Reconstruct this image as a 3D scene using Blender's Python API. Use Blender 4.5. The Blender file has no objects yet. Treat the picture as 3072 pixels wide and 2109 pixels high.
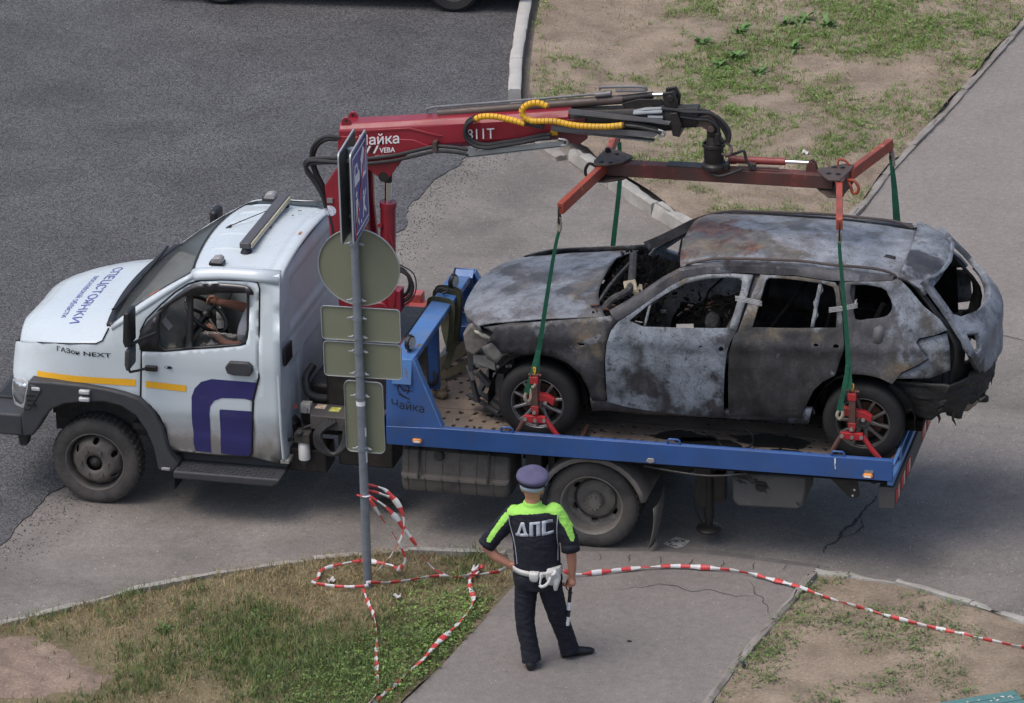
import bpy, bmesh, math, random
from mathutils import Vector as V, Matrix as M, noise, geometry
from mathutils.bvhtree import BVHTree
import numpy as np
S=bpy.context.scene; COL=S.collection
PI=math.pi; R=math.radians
rnd=random.Random(11)
# ------------------------------------------------------------------ camera, sky, sun, exposure
cam=bpy.data.cameras.new('camera'); co=bpy.data.objects.new('camera',cam); COL.objects.link(co); S.camera=co
cam.sensor_width=36; cam.lens=14001/3072*36; cam.clip_start=1; cam.clip_end=400
def _cam(yaw,pit,rol):
    f=V((math.sin(yaw)*math.cos(pit),math.cos(yaw)*math.cos(pit),-math.sin(pit)))
    r0=V((math.cos(yaw),-math.sin(yaw),0)); u0=r0.cross(f)
    r=r0*math.cos(rol)+u0*math.sin(rol); u=-r0*math.sin(rol)+u0*math.cos(rol)
    return M((r,u,-f)).transposed().to_4x4()
co.matrix_world=M.Translation((13.099,-35.496,17.132))@_cam(-0.25543,0.39667,-0.02586)
SUN_EL=66; SUN_AZ=228            # azimuth from +Y towards +X of the place the light comes from
W=bpy.data.worlds.new('World'); S.world=W; W.use_nodes=True
_n=W.node_tree.nodes; _sky=_n.new('ShaderNodeTexSky'); _sky.sky_type='NISHITA'; _sky.sun_disc=False
_sky.sun_elevation=R(SUN_EL); _sky.sun_rotation=R(SUN_AZ); _sky.dust_density=5; _sky.air_density=1.0; _sky.ozone_density=1.6
W.node_tree.links.new(_sky.outputs[0],_n['Background'].inputs[0]); _n['Background'].inputs[1].default_value=.15
sl=bpy.data.lights.new('sun','SUN'); sl.energy=.62; sl.angle=R(30); sl.color=(1,.985,.97)
so=bpy.data.objects.new('sun',sl); COL.objects.link(so)
_d=V((math.sin(R(SUN_AZ))*math.cos(R(SUN_EL)),math.cos(R(SUN_AZ))*math.cos(R(SUN_EL)),math.sin(R(SUN_EL))))
so.rotation_euler=_d.to_track_quat('Z','Y').to_euler(); so.location=_d*40
S.view_settings.view_transform='Standard'; S.view_settings.look='None'; S.view_settings.exposure=.38; S.view_settings.gamma=1
S.cycles.use_denoising=True; S.cycles.max_bounces=8; S.cycles.transparent_max_bounces=12
S.render.film_transparent=False
# ------------------------------------------------------------------ baked plan (metres; truck frame: x to the tail, y away, z up; car entries in the car's frame)
TR={
'asph':[(-0.549,-1.015),(-0.531,-0.781),(-0.552,-0.552),(-0.511,-0.261),(-0.516,0.044),(-0.43,0.215),(0.875,6.486),(0.835,6.85),(0.899,6.987),(0.779,7.6),(0.836,7.998),(0.841,8.419),(0.969,8.749),(0.995,9.199),(1.122,9.454),(1.236,9.959),(1.151,11.009)],
'kerbA':[(1.015,11.496),(0.888,12.069),(0.732,12.882),(0.577,13.719),(0.45,14.342)],
'kerbAtop':[(1.229,11.251),(1.124,11.676),(0.952,12.478),(0.736,13.615)],
'kerbB':[(2.087,9.247),(2.406,8.718),(2.51,8.577),(2.806,8.374),(3.072,8.071),(3.514,7.537)],
'kerbBtop':[(2.012,9.089),(2.203,8.981),(2.369,9.011),(2.724,8.432),(2.911,8.327),(3.115,8.109),(3.474,7.728)],
'kerbBend':[(3.865,7.229)],
'pathR':[(6.162,14.313),(5.973,12.831),(5.776,11.317),(5.5,9.581),(5.379,8.173)],
'lawnL':[(-0.006,-2.518),(0.438,-2.111),(0.879,-1.675),(1.251,-1.363),(1.719,-1.092),(2.187,-0.811),(2.598,-0.594),(3.065,-0.43),(3.598,-0.288),(3.811,-0.355)],
'lawnLr':[(4.049,-0.914),(3.945,-1.713),(3.83,-2.569),(3.703,-3.199)],
'lawnR':[(6.487,-0.149),(6.872,-0.179),(7.3,-0.252),(7.671,-0.457),(8.064,-0.594),(8.356,-0.749)],
'lawnRl':[(6.487,-0.149),(6.324,-1.069),(6.183,-1.851),(6.071,-2.722)],
'walktop':[(4.455,-0.192),(5.124,-0.06),(5.662,-0.044),(6.484,-0.132)],
'crack':[(6.758,1.478),(6.716,1.266),(6.665,1.175),(6.676,0.99),(6.596,0.815),(6.545,0.489),(6.491,0.244)],
'crack2':[(6.702,0.968),(6.72,0.839),(6.688,0.674),(6.578,0.547)],
'topcar':[(-3.229,13.696),(-2.023,13.174),(-1.0,13.067),(-0.509,13.442),(-0.108,14.183)],
'lawnblobs':[(3.758,-1.58),(3.646,-2.442),(2.856,-3.089),(1.827,-2.806),(1.999,-1.497),(3.056,-1.111),(0.654,-3.288),(6.237,-1.758),(7.463,-1.43),(6.827,-0.969),(8.08,-1.879),(6.727,-2.391),(2.731,13.16),(3.366,12.513),(3.835,13.979),(4.702,13.358),(4.244,14.526),(1.439,12.168),(1.72,13.135),(3.51,11.798),(5.234,13.149),(3.61,10.115),(3.285,8.321),(4.548,8.945)],
'docks':[(2.745,12.856),(3.074,12.237),(3.222,12.487),(3.106,13.304),(3.548,12.099),(3.569,13.775),(3.79,12.891),(3.737,13.962),(4.024,13.778),(1.406,-2.389),(2.111,-1.993)],
'manhole':[(5.095,0.145),(5.265,0.06),(5.314,0.248),(5.173,0.309)],
'teal':[(8.087,-4.11,0.9),(8.717,-3.727,0.9),(8.759,-3.975,0.9)],
'door':[(0.48,1.051),(0.505,1.38),(0.516,1.537),(0.508,1.713),(0.562,1.818),(0.695,1.956),(0.828,2.075),(0.942,2.152),(1.055,2.191),(1.244,2.21),(1.508,2.219),(1.568,2.209),(1.587,2.155),(1.585,1.8),(1.575,1.367),(1.548,1.286),(1.511,1.145),(1.486,0.823),(1.467,0.633),(1.438,0.595),(1.169,0.579),(0.939,0.582),(0.719,0.594),(0.707,0.671),(0.689,0.794),(0.642,0.925),(0.57,1.018),(0.515,1.054)],
'dframe':[(0.518,1.532),(0.516,1.723),(0.657,1.871),(0.847,2.045),(0.951,2.12),(1.055,2.155),(1.244,2.168),(1.47,2.162),(1.495,2.122),(1.491,1.793),(1.469,1.688),(1.416,1.647),(0.98,1.582)],
'qglass':[(0.687,1.873),(0.809,1.982),(0.913,2.044),(0.942,2.037),(0.92,1.592),(0.732,1.561),(0.686,1.597),(0.67,1.734)],
'mglass':[(0.983,2.049),(1.225,2.094),(1.471,2.111),(1.472,1.792),(1.45,1.69),(1.407,1.663),(0.981,1.601)],
'visor':[(0.657,1.897),(0.857,2.07),(0.961,2.143),(1.065,2.176),(1.253,2.192),(1.479,2.186),(1.527,2.162),(1.547,2.118),(1.48,2.114),(1.442,2.138),(1.065,2.121),(0.961,2.086),(0.857,2.015)],
'fendseam':[(-0.788,1.376),(-0.446,1.487),(-0.159,1.538),(0.101,1.569),(0.16,1.601),(0.218,1.716)],
'fend':[(-0.788,1.376),(-0.781,1.224),(-0.768,1.15),(-0.751,1.108),(-0.568,1.13),(-0.339,1.156),(-0.038,1.163),(0.193,1.143),(0.345,1.115),(0.474,1.074),(0.501,1.38),(0.512,1.537),(0.504,1.713),(0.558,1.821),(0.695,1.959),(0.828,2.078),(0.942,2.156),(1.008,2.182),(0.96,2.221),(0.447,1.861),(0.243,1.729),(0.222,1.716),(0.16,1.601),(0.101,1.569),(-0.159,1.538),(-0.446,1.487)],
'flare':[(-0.534,1.185),(-0.311,1.193),(-0.022,1.186),(0.208,1.165),(0.36,1.138),(0.492,1.099),(0.601,0.988),(0.679,0.835),(0.717,0.659),(0.751,0.582),(0.814,0.497),(0.802,0.47),(0.757,0.418),(0.627,0.427),(0.62,0.47),(0.591,0.648),(0.533,0.803),(0.444,0.936),(0.314,1.015),(0.162,1.042),(-0.032,1.026),(-0.208,0.992),(-0.328,0.932),(-0.401,0.846),(-0.467,0.74),(-0.52,0.665),(-0.615,0.651),(-0.621,0.848),(-0.575,0.952)],
'headl':[(-0.753,1.105),(-0.574,1.126),(-0.599,1.022),(-0.641,0.864),(-0.685,0.828),(-0.753,0.838),(-0.773,0.889)],
'grillside':[(-0.516,1.16),(-0.442,1.145),(-0.409,1.106),(-0.528,0.915),(-0.594,0.915)],
'stripe1':[(-0.491,1.236),(0.45,1.261),(0.446,1.197),(-0.489,1.183)],
'stripe2':[(0.541,1.254),(0.911,1.239),(0.906,1.179),(0.538,1.193)],
'logoA':[(0.951,0.61),(0.94,0.685),(0.946,0.77),(0.94,0.882),(0.952,1.134),(0.984,1.217),(1.047,1.284),(1.143,1.319),(1.561,1.317),(1.532,1.235),(1.51,1.14),(1.434,1.156),(1.228,1.146),(1.158,1.115),(1.117,1.058),(1.107,0.986),(1.093,0.604)],
'logoB':[(1.185,0.603),(1.201,1.025),(1.21,1.037),(1.495,1.04),(1.46,0.627),(1.436,0.597),(1.406,0.589)],
'handle':[(1.282,1.454),(1.323,1.51),(1.493,1.514),(1.53,1.478),(1.531,1.429),(1.501,1.387),(1.36,1.385),(1.301,1.398)],
'cabback':[(1.587,2.155),(1.585,1.8),(1.575,1.367),(1.548,1.286),(1.511,1.145),(1.486,0.823),(1.467,0.633),(1.438,0.595),(1.7,0.549),(1.727,0.594),(1.774,1.442),(1.765,1.995),(1.755,2.276)],
'badge':[(-0.302,0.007,1.446),(0.238,-0.06,1.471)],
'mirror1':[(0.474,2.005),(0.528,2.009),(0.515,1.695),(0.47,1.672),(0.451,1.73)],
'mirror2':[(0.463,1.652),(0.517,1.666),(0.506,1.479),(0.466,1.446),(0.451,1.514)],
'mirbase':[(0.552,-0.1,1.41),(0.659,-0.1,1.409),(0.656,-0.1,1.359),(0.549,-0.1,1.357),(0.423,-0.1,1.39)],
'mirarm':[(0.623,-0.1,1.721),(0.467,-0.1,1.65)],
'lightbar':[(1.309,0.436,2.36),(1.297,1.643,2.36),(1.37,1.633,2.36),(1.388,0.428,2.36)],
'roofmark':[(1.172,0.198,2.32),(1.131,1.851,2.32)],
'antenna':[(1.008,0.986,2.33),(1.316,1.183,2.33)],
'hoodtext':[(-0.226,1.429,1.66),(-0.194,0.142,1.66),(-0.332,1.195,1.66),(-0.334,0.255,1.66)],
'roofribs':[(1.06,0.213,2.31),(1.622,0.24,2.31),(1.015,0.521,2.31),(1.342,0.571,2.31),(0.996,0.827,2.31),(1.236,0.86,2.31),(1.009,1.402,2.31),(1.236,1.432,2.31)],
'wipers':[(0.173,0.206,1.66),(0.122,0.941,1.66),(0.149,1.455,1.66),(0.196,1.985,1.66)],
'backrec':[(1.77,0.345,2.149),(1.77,1.162,2.174),(1.77,0.298,1.707),(1.77,1.268,1.674)],
'vent':[(1.78,0.03,1.621),(1.78,0.298,1.589),(1.78,0.276,1.441),(1.78,0.003,1.445)],
'wheelsteer':[(0.867,0.45,1.879),(1.034,0.45,1.607),(0.921,0.45,1.581)],
'driver':[(1.366,0.4,1.919),(1.298,0.4,1.754),(1.322,0.4,1.543),(1.25,0.4,1.475),(1.091,0.4,1.561),(1.024,0.4,1.609),(1.292,0.4,1.807),(1.103,0.4,1.802),(0.976,0.4,1.836)],
'bottle':[(0.937,0.9,1.534),(0.927,0.9,1.416)],
'papers':[(0.341,0.286,1.7),(0.541,1.223,1.7)],
'step':[(0.787,0.482),(0.834,0.549),(1.761,0.547),(1.767,0.503),(1.686,0.406),(1.617,0.391),(0.817,0.403),(0.789,0.437)],
'stepz':[(0.775,0.008,0.47),(1.654,0.097,0.47),(1.63,-0.193,0.47),(0.793,-0.153,0.47)],
'tank':[(2.923,0.781),(2.879,0.601),(2.832,0.563),(2.843,0.503),(2.886,0.438),(3.617,0.423),(3.695,0.468),(3.71,0.551),(3.791,0.747),(3.806,0.829)],
'rflare':[(4.093,0.417),(4.123,0.622),(4.189,0.75),(4.317,0.841),(4.519,0.859),(4.72,0.862),(4.87,0.795),(4.956,0.654),(5.004,0.497),(5.027,0.364),(5.077,0.321),(5.128,0.36)],
'flap':[(5.15,-0.253,0.445),(5.15,0.37,0.217),(5.15,0.474,-0.064),(5.15,-0.379,0.233)],
'jack':[(5.389,0.25,0.639),(5.588,0.25,0.656),(5.433,0.25,0.619),(5.519,0.25,0.281),(5.452,0.25,0.263),(5.507,0.25,0.196),(5.384,0.25,0.143),(5.585,0.25,0.161)],
'tbox':[(5.738,0.777),(6.386,0.821),(6.332,0.534),(6.299,0.505),(5.785,0.495),(5.742,0.541)],
'gusset':[(6.55,0.754),(6.79,0.751),(6.807,0.605),(6.785,0.586),(6.725,0.584)],
'rbumper':[(7.042,-0.12,0.84),(7.166,-0.12,0.828),(7.167,-0.12,0.635),(7.043,-0.12,0.636)],
'rbumperf':[(7.25,1.436,0.733),(7.25,-0.069,0.637)],
'rrail':[(7.15,-0.229,1.126),(7.15,0.794,0.865),(7.15,1.569,0.744)],
'wlamp1':[(3.041,-0.19,0.92)],
'wlamp2':[(6.941,-0.19,0.962)],
'latch':[(5.067,-0.19,0.945)],
'handles':[(3.759,-0.17,1.086),(3.86,-0.17,1.095),(3.76,-0.17,1.127),(5.214,-0.17,1.095),(5.32,-0.17,1.097),(5.215,-0.17,1.135),(6.625,-0.17,1.104),(6.732,-0.17,1.103),(6.63,-0.17,1.141)],
'filter':[(1.867,0.05,0.725),(1.974,0.05,0.734),(1.865,0.05,0.581),(1.964,0.05,0.589),(1.9,0.05,0.512)],
'aircan':[(1.669,0.25,0.801),(1.794,0.25,0.811),(1.666,0.25,0.639),(1.787,0.25,0.649)],
'ctrl':[(1.859,0.25,1.019),(1.932,0.25,1.024),(1.856,0.25,0.942)],
'bracket':[(1.944,0.352,1.0),(2.2,0.338,1.0),(2.195,0.076,1.0),(1.998,0.079,1.0)],
'railA':[(1.575,0.5,0.459),(2.533,0.5,0.477)],
'bedrail':[(2.742,0.892),(2.748,1.064),(3.244,1.088),(7.149,1.113),(7.15,0.919)],
'gplate':[(2.741,1.05),(3.233,1.072),(3.079,1.435),(2.981,1.691),(2.884,1.699),(2.865,1.806)],
'gplatefar':[(2.901,2.0,1.591),(3.004,2.0,1.473),(2.904,2.0,1.044),(2.787,2.0,1.024)],
'glogo':[(2.893,-0.13,1.373),(2.786,-0.13,1.252),(3.077,-0.13,1.198),(2.932,-0.13,1.293)],
'glights':[(2.903,0.102,1.75),(2.914,1.524,1.75)],
'holes':[(2.862,0.847,0.91),(2.984,0.847,0.91),(2.992,0.986,0.91),(3.112,0.99,0.91),(2.999,1.25,0.91),(3.121,1.245,0.91),(2.997,1.387,0.91),(3.106,0.537,0.91),(3.224,0.537,0.91),(3.102,0.393,0.91),(3.224,0.393,0.91),(3.222,0.259,0.91),(3.34,0.259,0.91)],
'seam':[(2.967,0.616,0.91),(3.426,0.618,0.91)],
'gpost':[(2.95,0.868,1.608),(2.95,0.828,1.267)],
'strapbag':[(2.718,1.089,0.95),(2.79,1.32,0.95),(2.944,1.838,0.95),(2.869,1.022,0.95),(2.963,0.779,0.95),(2.882,1.777,0.95),(2.715,2.043,0.95)],
'redtank':[(2.286,1.924,1.2),(2.384,1.817,1.2),(2.432,1.428,1.2),(2.447,1.98,1.2),(2.35,2.012,1.2)],
'boomnear':[(2.114,3.363),(3.394,3.513),(4.157,3.614),(4.155,3.382),(3.708,3.316),(3.249,3.244),(2.942,3.24),(2.712,3.194),(2.63,3.101),(2.56,2.995),(2.493,2.954),(2.428,2.977),(2.377,3.016),(2.1,3.011)],
'ext1':[(4.156,3.584),(5.045,3.609),(5.082,3.586),(5.081,3.515),(4.944,3.484),(4.291,3.402),(4.152,3.382)],
'ext2':[(5.07,3.673),(5.269,3.701),(5.268,3.546),(5.081,3.515)],
'tiphead':[(5.258,3.65),(5.357,3.663),(5.425,3.603),(5.419,3.538),(5.369,3.515),(5.307,3.557),(5.257,3.56)],
'rot':[(5.383,1.0,3.498),(5.388,1.0,3.376),(5.394,1.0,3.272),(5.4,1.0,3.207)],
'topcyl':[(2.962,1.05,3.506),(4.601,1.05,3.735),(4.839,1.05,3.791),(4.939,1.05,3.798),(5.014,1.05,3.813)],
'toppipe':[(2.912,1.05,3.545),(3.679,1.05,3.657),(4.35,1.05,3.755),(4.501,1.05,3.78)],
'toploop':[(4.426,1.0,3.812),(4.426,1.0,3.832),(4.764,1.0,3.856),(4.801,1.0,3.836),(4.751,1.0,3.82),(4.551,1.0,3.807)],
'topbrk':[(4.612,3.753),(4.725,3.786),(4.95,3.803),(4.976,3.847),(5.063,3.853),(5.068,3.717),(5.011,3.688),(4.95,3.762),(4.724,3.708),(4.624,3.718)],
'trk1':[(3.264,3.247),(4.079,3.399),(4.129,3.402),(4.122,3.35),(3.269,3.192)],
'trk2':[(4.019,3.538),(4.97,3.542),(4.907,3.486),(4.011,3.499)],
'trk3':[(4.173,3.7),(4.984,3.653),(5.045,3.624),(4.921,3.616),(4.166,3.667)],
'hyel1':[(3.342,0.82,3.547),(3.406,0.82,3.581),(3.52,0.82,3.591),(3.659,0.82,3.571),(3.797,0.82,3.541)],
'hblk1':[(3.342,0.82,3.547),(3.277,0.82,3.497),(3.252,0.82,3.417),(3.279,0.82,3.353),(3.348,0.82,3.306),(3.449,0.82,3.297),(3.551,0.82,3.319)],
'hblk1b':[(3.551,0.82,3.319),(3.755,0.82,3.365),(3.933,0.82,3.416),(4.008,0.82,3.425)],
'hyel2':[(4.008,0.82,3.713),(3.921,0.82,3.744),(3.839,0.82,3.731),(3.775,0.82,3.679),(3.78,0.82,3.621),(3.848,0.82,3.58),(3.936,0.82,3.582),(4.062,0.82,3.587),(4.237,0.82,3.562),(4.488,0.82,3.567),(4.663,0.82,3.594)],
'hblk2':[(4.663,0.82,3.581),(4.775,0.82,3.575),(4.862,0.82,3.561),(4.937,0.82,3.547),(4.974,0.82,3.523)],
'htip1':[(4.96,0.9,3.716),(5.064,0.9,3.713),(5.18,0.9,3.699),(5.354,0.9,3.705),(5.44,0.9,3.674),(5.515,0.9,3.607),(5.549,0.9,3.531),(5.537,0.9,3.452)],
'htip2':[(4.966,0.9,3.695),(5.035,0.9,3.684),(5.122,0.9,3.659),(5.267,0.9,3.684),(5.354,0.9,3.692),(5.411,0.9,3.66),(5.457,0.9,3.591),(5.502,0.9,3.516),(5.525,0.9,3.445)],
'htip3':[(4.977,0.9,3.645),(5.122,0.9,3.647),(5.266,0.9,3.636),(5.365,0.9,3.633),(5.439,0.9,3.578),(5.456,0.9,3.501),(5.485,0.9,3.448)],
'hfit':[(4.721,0.9,3.672),(4.822,0.9,3.698),(4.959,0.9,3.71),(4.821,0.9,3.679),(4.971,0.9,3.688),(4.846,0.9,3.642),(4.977,0.9,3.646)],
'hL1':[(2.038,0.82,2.383),(2.013,0.82,2.573),(1.972,0.82,2.72),(1.868,0.82,2.917),(1.806,0.82,3.007),(1.828,0.82,3.07),(1.981,0.82,3.1),(2.206,0.82,3.109),(2.364,0.82,3.119),(2.601,0.82,3.162),(2.799,0.82,3.22),(2.984,0.82,3.272),(3.166,0.82,3.273),(3.269,0.82,3.26)],
'hL2':[(2.125,0.85,3.288),(1.993,0.85,3.286),(1.891,0.85,3.212),(1.854,0.85,3.108),(1.874,0.85,2.96),(1.947,0.85,2.802),(1.974,0.85,2.654),(2.025,0.85,2.426)],
'hL3':[(2.109,0.9,3.248),(1.99,0.9,3.24),(1.895,0.9,3.173),(1.857,0.9,3.049),(1.891,0.9,2.916),(1.945,0.9,2.783),(1.978,0.9,2.608),(2.017,0.9,2.42)],
'hL4':[(2.118,0.8,3.076),(1.947,0.8,3.078),(1.84,0.8,3.064),(1.823,0.8,2.975),(1.935,0.8,2.806),(1.982,0.8,2.646)],
'col':[(2.073,2.996),(1.974,2.84),(1.991,2.596),(2.026,2.324),(2.341,2.388),(2.321,2.564),(2.325,3.026)],
'cyl':[(2.482,0.95,3.019),(2.506,0.95,2.898),(2.497,0.95,2.646),(2.48,0.95,2.145),(2.469,0.95,1.841)],
'cbase':[(2.328,0.9,1.698),(2.515,0.9,1.712),(2.587,0.9,1.87),(2.464,0.9,1.778)],
'hbase':[(2.588,0.9,2.07),(2.672,0.9,2.028),(2.711,0.9,1.921),(2.679,0.9,1.822),(2.597,0.9,1.76)],
'btext':[(2.346,0.9,3.257),(2.656,0.9,3.298),(2.346,0.9,3.183),(2.615,0.9,3.241),(2.436,0.9,3.182)],
'btext2':[(3.279,0.9,3.324),(3.496,0.9,3.352),(3.282,0.9,3.429),(3.499,0.9,3.459)],
'wsign':[(3.97,0.9,3.403),(4.047,0.9,3.466),(4.071,0.9,3.409)],
'sp':[(4.285,-0.163),(4.325,-0.171),(4.441,0.723),(4.471,0.745),(4.418,1.252),(4.374,1.55),(4.647,1.026),(4.396,0.863),(4.412,1.1),(4.587,1.132),(4.514,0.835)],
'spR':[(6.747,1.949),(6.537,1.252),(6.657,-0.038),(6.483,0.911),(6.269,1.08),(6.524,1.293),(6.398,0.912),(6.504,0.932),(6.386,1.241)],
'spcyl':[(5.533,1.05,3.243),(5.836,1.05,3.244),(6.035,1.05,3.25),(6.195,1.05,3.254),(6.244,1.05,3.238)],
'sprot':[(5.381,1.03,3.2),(5.285,1.346,3.2),(5.266,1.076,3.2),(5.479,1.115,3.2)],
'slNL':[(4.214,0.06,3.031),(4.187,0.06,2.849),(4.133,0.06,2.36),(4.089,0.06,1.96),(4.067,0.06,1.743),(4.022,0.06,1.585),(3.966,0.06,1.425)],
'slFL':[(4.306,1.85,2.673),(4.299,1.85,2.028)],
'slNR':[(6.638,0.08,3.046),(6.647,0.08,2.839),(6.676,0.08,2.423),(6.706,0.08,1.973),(6.721,0.08,1.792),(6.679,0.08,1.667),(6.652,0.08,1.42)],
'slFR':[(6.765,1.95,3.142),(6.803,1.95,2.745),(6.824,1.95,2.421)],
'k1':[(4.042,0.03,1.543),(4.041,0.03,1.48),(4.037,0.03,1.312),(4.02,0.03,1.247),(3.971,0.03,1.394),(4.174,0.03,1.347),(3.956,0.03,1.233),(4.107,0.03,1.21),(3.83,0.03,1.022),(3.877,0.03,1.082),(4.194,0.03,1.077),(4.307,0.03,1.03)],
'k6':[(6.736,0.13,1.572),(6.736,0.13,1.503),(6.755,0.13,1.328),(6.762,0.13,1.275),(6.673,0.13,1.368),(6.872,0.13,1.415),(6.691,0.13,1.23),(6.845,0.13,1.243),(6.616,0.13,1.023),(6.996,0.13,1.04),(7.067,0.13,1.038),(7.123,0.13,1.174)],
'pole':[(2.846,-1.25,3.163),(2.839,-1.25,1.749),(2.841,-1.25,1.095),(2.835,-1.25,-0.017)],
'disc':[(2.507,-1.25,2.915),(3.207,-1.25,2.967),(2.869,-1.25,3.267),(2.844,-1.25,2.608)],
's1':[(2.512,-1.25,2.573),(3.194,-1.25,2.586),(3.199,-1.25,2.292),(2.518,-1.25,2.269)],
's2':[(2.523,-1.25,2.249),(3.193,-1.25,2.272),(3.193,-1.25,1.952),(2.524,-1.25,1.942)],
's3':[(2.688,-1.25,1.916),(3.029,-1.25,1.913),(3.021,-1.25,1.264),(2.687,-1.25,1.266)],
'bsignR':[(2.857,-1.25,3.932),(2.975,-1.25,4.202),(2.97,-1.25,3.384),(2.83,-1.25,3.143)],
'bsignL':[(2.737,-1.25,3.953),(2.886,-1.25,4.2),(2.826,-1.25,3.374),(2.686,-1.25,3.151)],
'tp1':[(2.866,-1.2,0.962),(2.935,-1.2,0.961),(3.01,-1.2,0.935),(3.07,-1.2,0.874)],
'tp2':[(2.864,-1.2,0.909),(2.946,-1.2,0.903),(3.045,-1.2,0.871),(3.118,-1.2,0.811),(3.153,-1.2,0.728),(3.165,-1.2,0.635),(3.133,-1.2,0.499),(3.065,-1.2,0.372),(2.999,-1.2,0.272),(2.867,-1.2,0.131)],
'tp3':[(2.803,-1.0,0.774),(2.933,-1.0,0.698),(3.031,-1.0,0.6),(3.103,-1.0,0.499),(3.2,-1.0,0.359),(3.272,-1.0,0.244),(3.339,-1.0,0.156),(3.502,-0.977,0.12),(3.602,-0.972,0.12),(3.701,-0.866,0.12)],
'tp4':[(2.838,-1.1,0.795),(2.933,-1.1,0.636),(3.029,-1.1,0.497),(3.101,-1.1,0.369),(3.135,-1.1,0.265),(3.121,-1.1,0.209),(2.956,-0.883,0.1),(2.822,-0.859,0.1),(2.662,-0.838,0.1)],
'tp5':[(2.674,-0.879,0.12),(2.545,-0.963,0.12),(2.399,-1.123,0.12),(2.405,-1.296,0.12),(2.377,-1.373,0.12),(2.547,-1.412,0.12),(2.708,-1.4,0.12),(2.858,-1.35,0.12),(2.986,-1.267,0.12),(3.167,-1.188,0.12),(3.337,-1.068,0.12),(3.575,-1.015,0.12),(3.751,-0.963,0.12),(3.918,-0.93,0.12)],
'tp6':[(3.703,-0.779,0.1),(3.703,-0.924,0.1),(3.676,-1.016,0.1),(3.732,-1.206,0.1),(3.797,-1.363,0.1),(3.821,-1.528,0.1),(3.806,-1.755,0.1),(3.779,-1.982,0.1),(3.724,-2.239,0.1),(3.674,-2.601,0.1),(3.595,-2.936,0.1),(3.523,-3.29,0.1),(3.47,-3.443,0.1)],
'tp7':[(2.853,-1.422,0.12),(2.957,-1.657,0.12),(3.058,-1.862,0.12),(3.161,-2.119,0.12),(3.243,-2.377,0.12),(3.306,-2.661,0.12),(3.395,-2.937,0.12),(3.464,-3.16,0.12),(3.48,-3.391,0.12),(3.47,-3.483,0.12)],
'tp8':[(3.993,-1.212,0.25),(4.086,-1.194,0.25),(4.513,-0.712,0.06),(4.781,-0.595,0.06),(5.065,-0.457,0.06),(5.323,-0.383,0.06),(5.653,-0.364,0.06),(5.912,-0.39,0.06),(6.162,-0.476,0.06),(6.414,-0.574,0.06),(6.695,-0.74,0.06),(7.006,-0.876,0.06),(7.415,-1.047,0.06),(7.812,-1.171,0.06),(8.203,-1.285,0.06),(8.442,-1.343,0.06)],
'off':[(4.577,1.738),(4.457,1.604),(4.69,1.638),(4.565,1.452),(4.343,1.335),(4.806,1.389),(4.177,1.084),(4.91,1.125),(4.173,1.018),(4.258,0.908),(4.405,0.882),(4.86,1.016),(4.917,0.824),(4.866,0.714),(4.417,0.87),(4.797,0.931),(4.396,0.776),(4.483,0.055),(4.61,-0.067),(4.731,0.106),(4.953,0.167),(4.803,0.006),(4.542,-0.08),(4.854,0.753),(4.823,0.38)],
'oyoke':[(4.531,1.477),(4.682,1.486),(4.761,1.467),(4.839,1.45),(4.804,1.396),(4.717,1.401),(4.608,1.399),(4.498,1.384),(4.406,1.354),(4.374,1.391),(4.451,1.445)],
'oslL':[(4.364,1.372),(4.29,1.267),(4.211,1.139),(4.24,1.113),(4.307,1.216),(4.396,1.335)],
'oslR':[(4.829,1.431),(4.887,1.32),(4.931,1.186),(4.905,1.173),(4.856,1.278),(4.794,1.376)],
'odps':[(4.451,1.189),(4.762,1.223),(4.478,1.321),(4.762,1.356)],
'opipe':[(4.396,1.349),(4.41,1.243),(4.443,1.116),(4.46,0.941),(4.804,1.398),(4.792,1.252),(4.788,1.134),(4.788,0.975)],
'offfeet':[(4.617,-2.477),(4.475,-2.302),(4.8,-2.319),(4.867,-2.004)],
'cdoor':[(0.706,1.128),(0.648,1.053),(0.615,0.944),(0.601,0.799),(0.603,0.619),(0.61,0.399),(0.784,0.358),(1.036,0.33),(1.288,0.31),(1.616,0.311),(1.617,0.518),(1.627,0.728),(1.647,0.929),(1.676,1.018),(1.725,1.109),(1.786,1.342),(1.835,1.544),(1.662,1.546),(1.438,1.53),(1.265,1.495),(1.133,1.429),(0.966,1.309),(0.822,1.205)],
'cwin':[(0.8,1.139),(0.956,1.275),(1.137,1.391),(1.269,1.457),(1.441,1.498),(1.627,1.518),(1.721,1.516),(1.746,1.493),(1.742,1.428),(1.659,1.126),(1.293,1.111),(0.922,1.099)],
'cdiv':[(0.922,1.099),(0.943,1.1),(0.983,1.289),(0.962,1.277)],
'rdoor':[(1.896,1.549),(1.813,1.334),(1.736,1.108),(1.703,1.067),(1.669,0.93),(1.659,0.727),(1.657,0.344),(1.835,0.346),(2.108,0.35),(2.278,0.361),(2.325,0.484),(2.384,0.626),(2.466,0.721),(2.574,0.79),(2.638,0.994),(2.642,1.056),(2.623,1.205),(2.599,1.362),(2.567,1.488),(2.534,1.52),(2.207,1.551)],
'rwin':[(1.856,1.144),(1.902,1.326),(1.945,1.509),(1.972,1.532),(2.128,1.531),(2.427,1.51),(2.521,1.488),(2.546,1.431),(2.584,1.18),(2.237,1.159)],
'rdiv':[(2.349,1.167),(2.378,1.169),(2.425,1.507),(2.394,1.51)],
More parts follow.
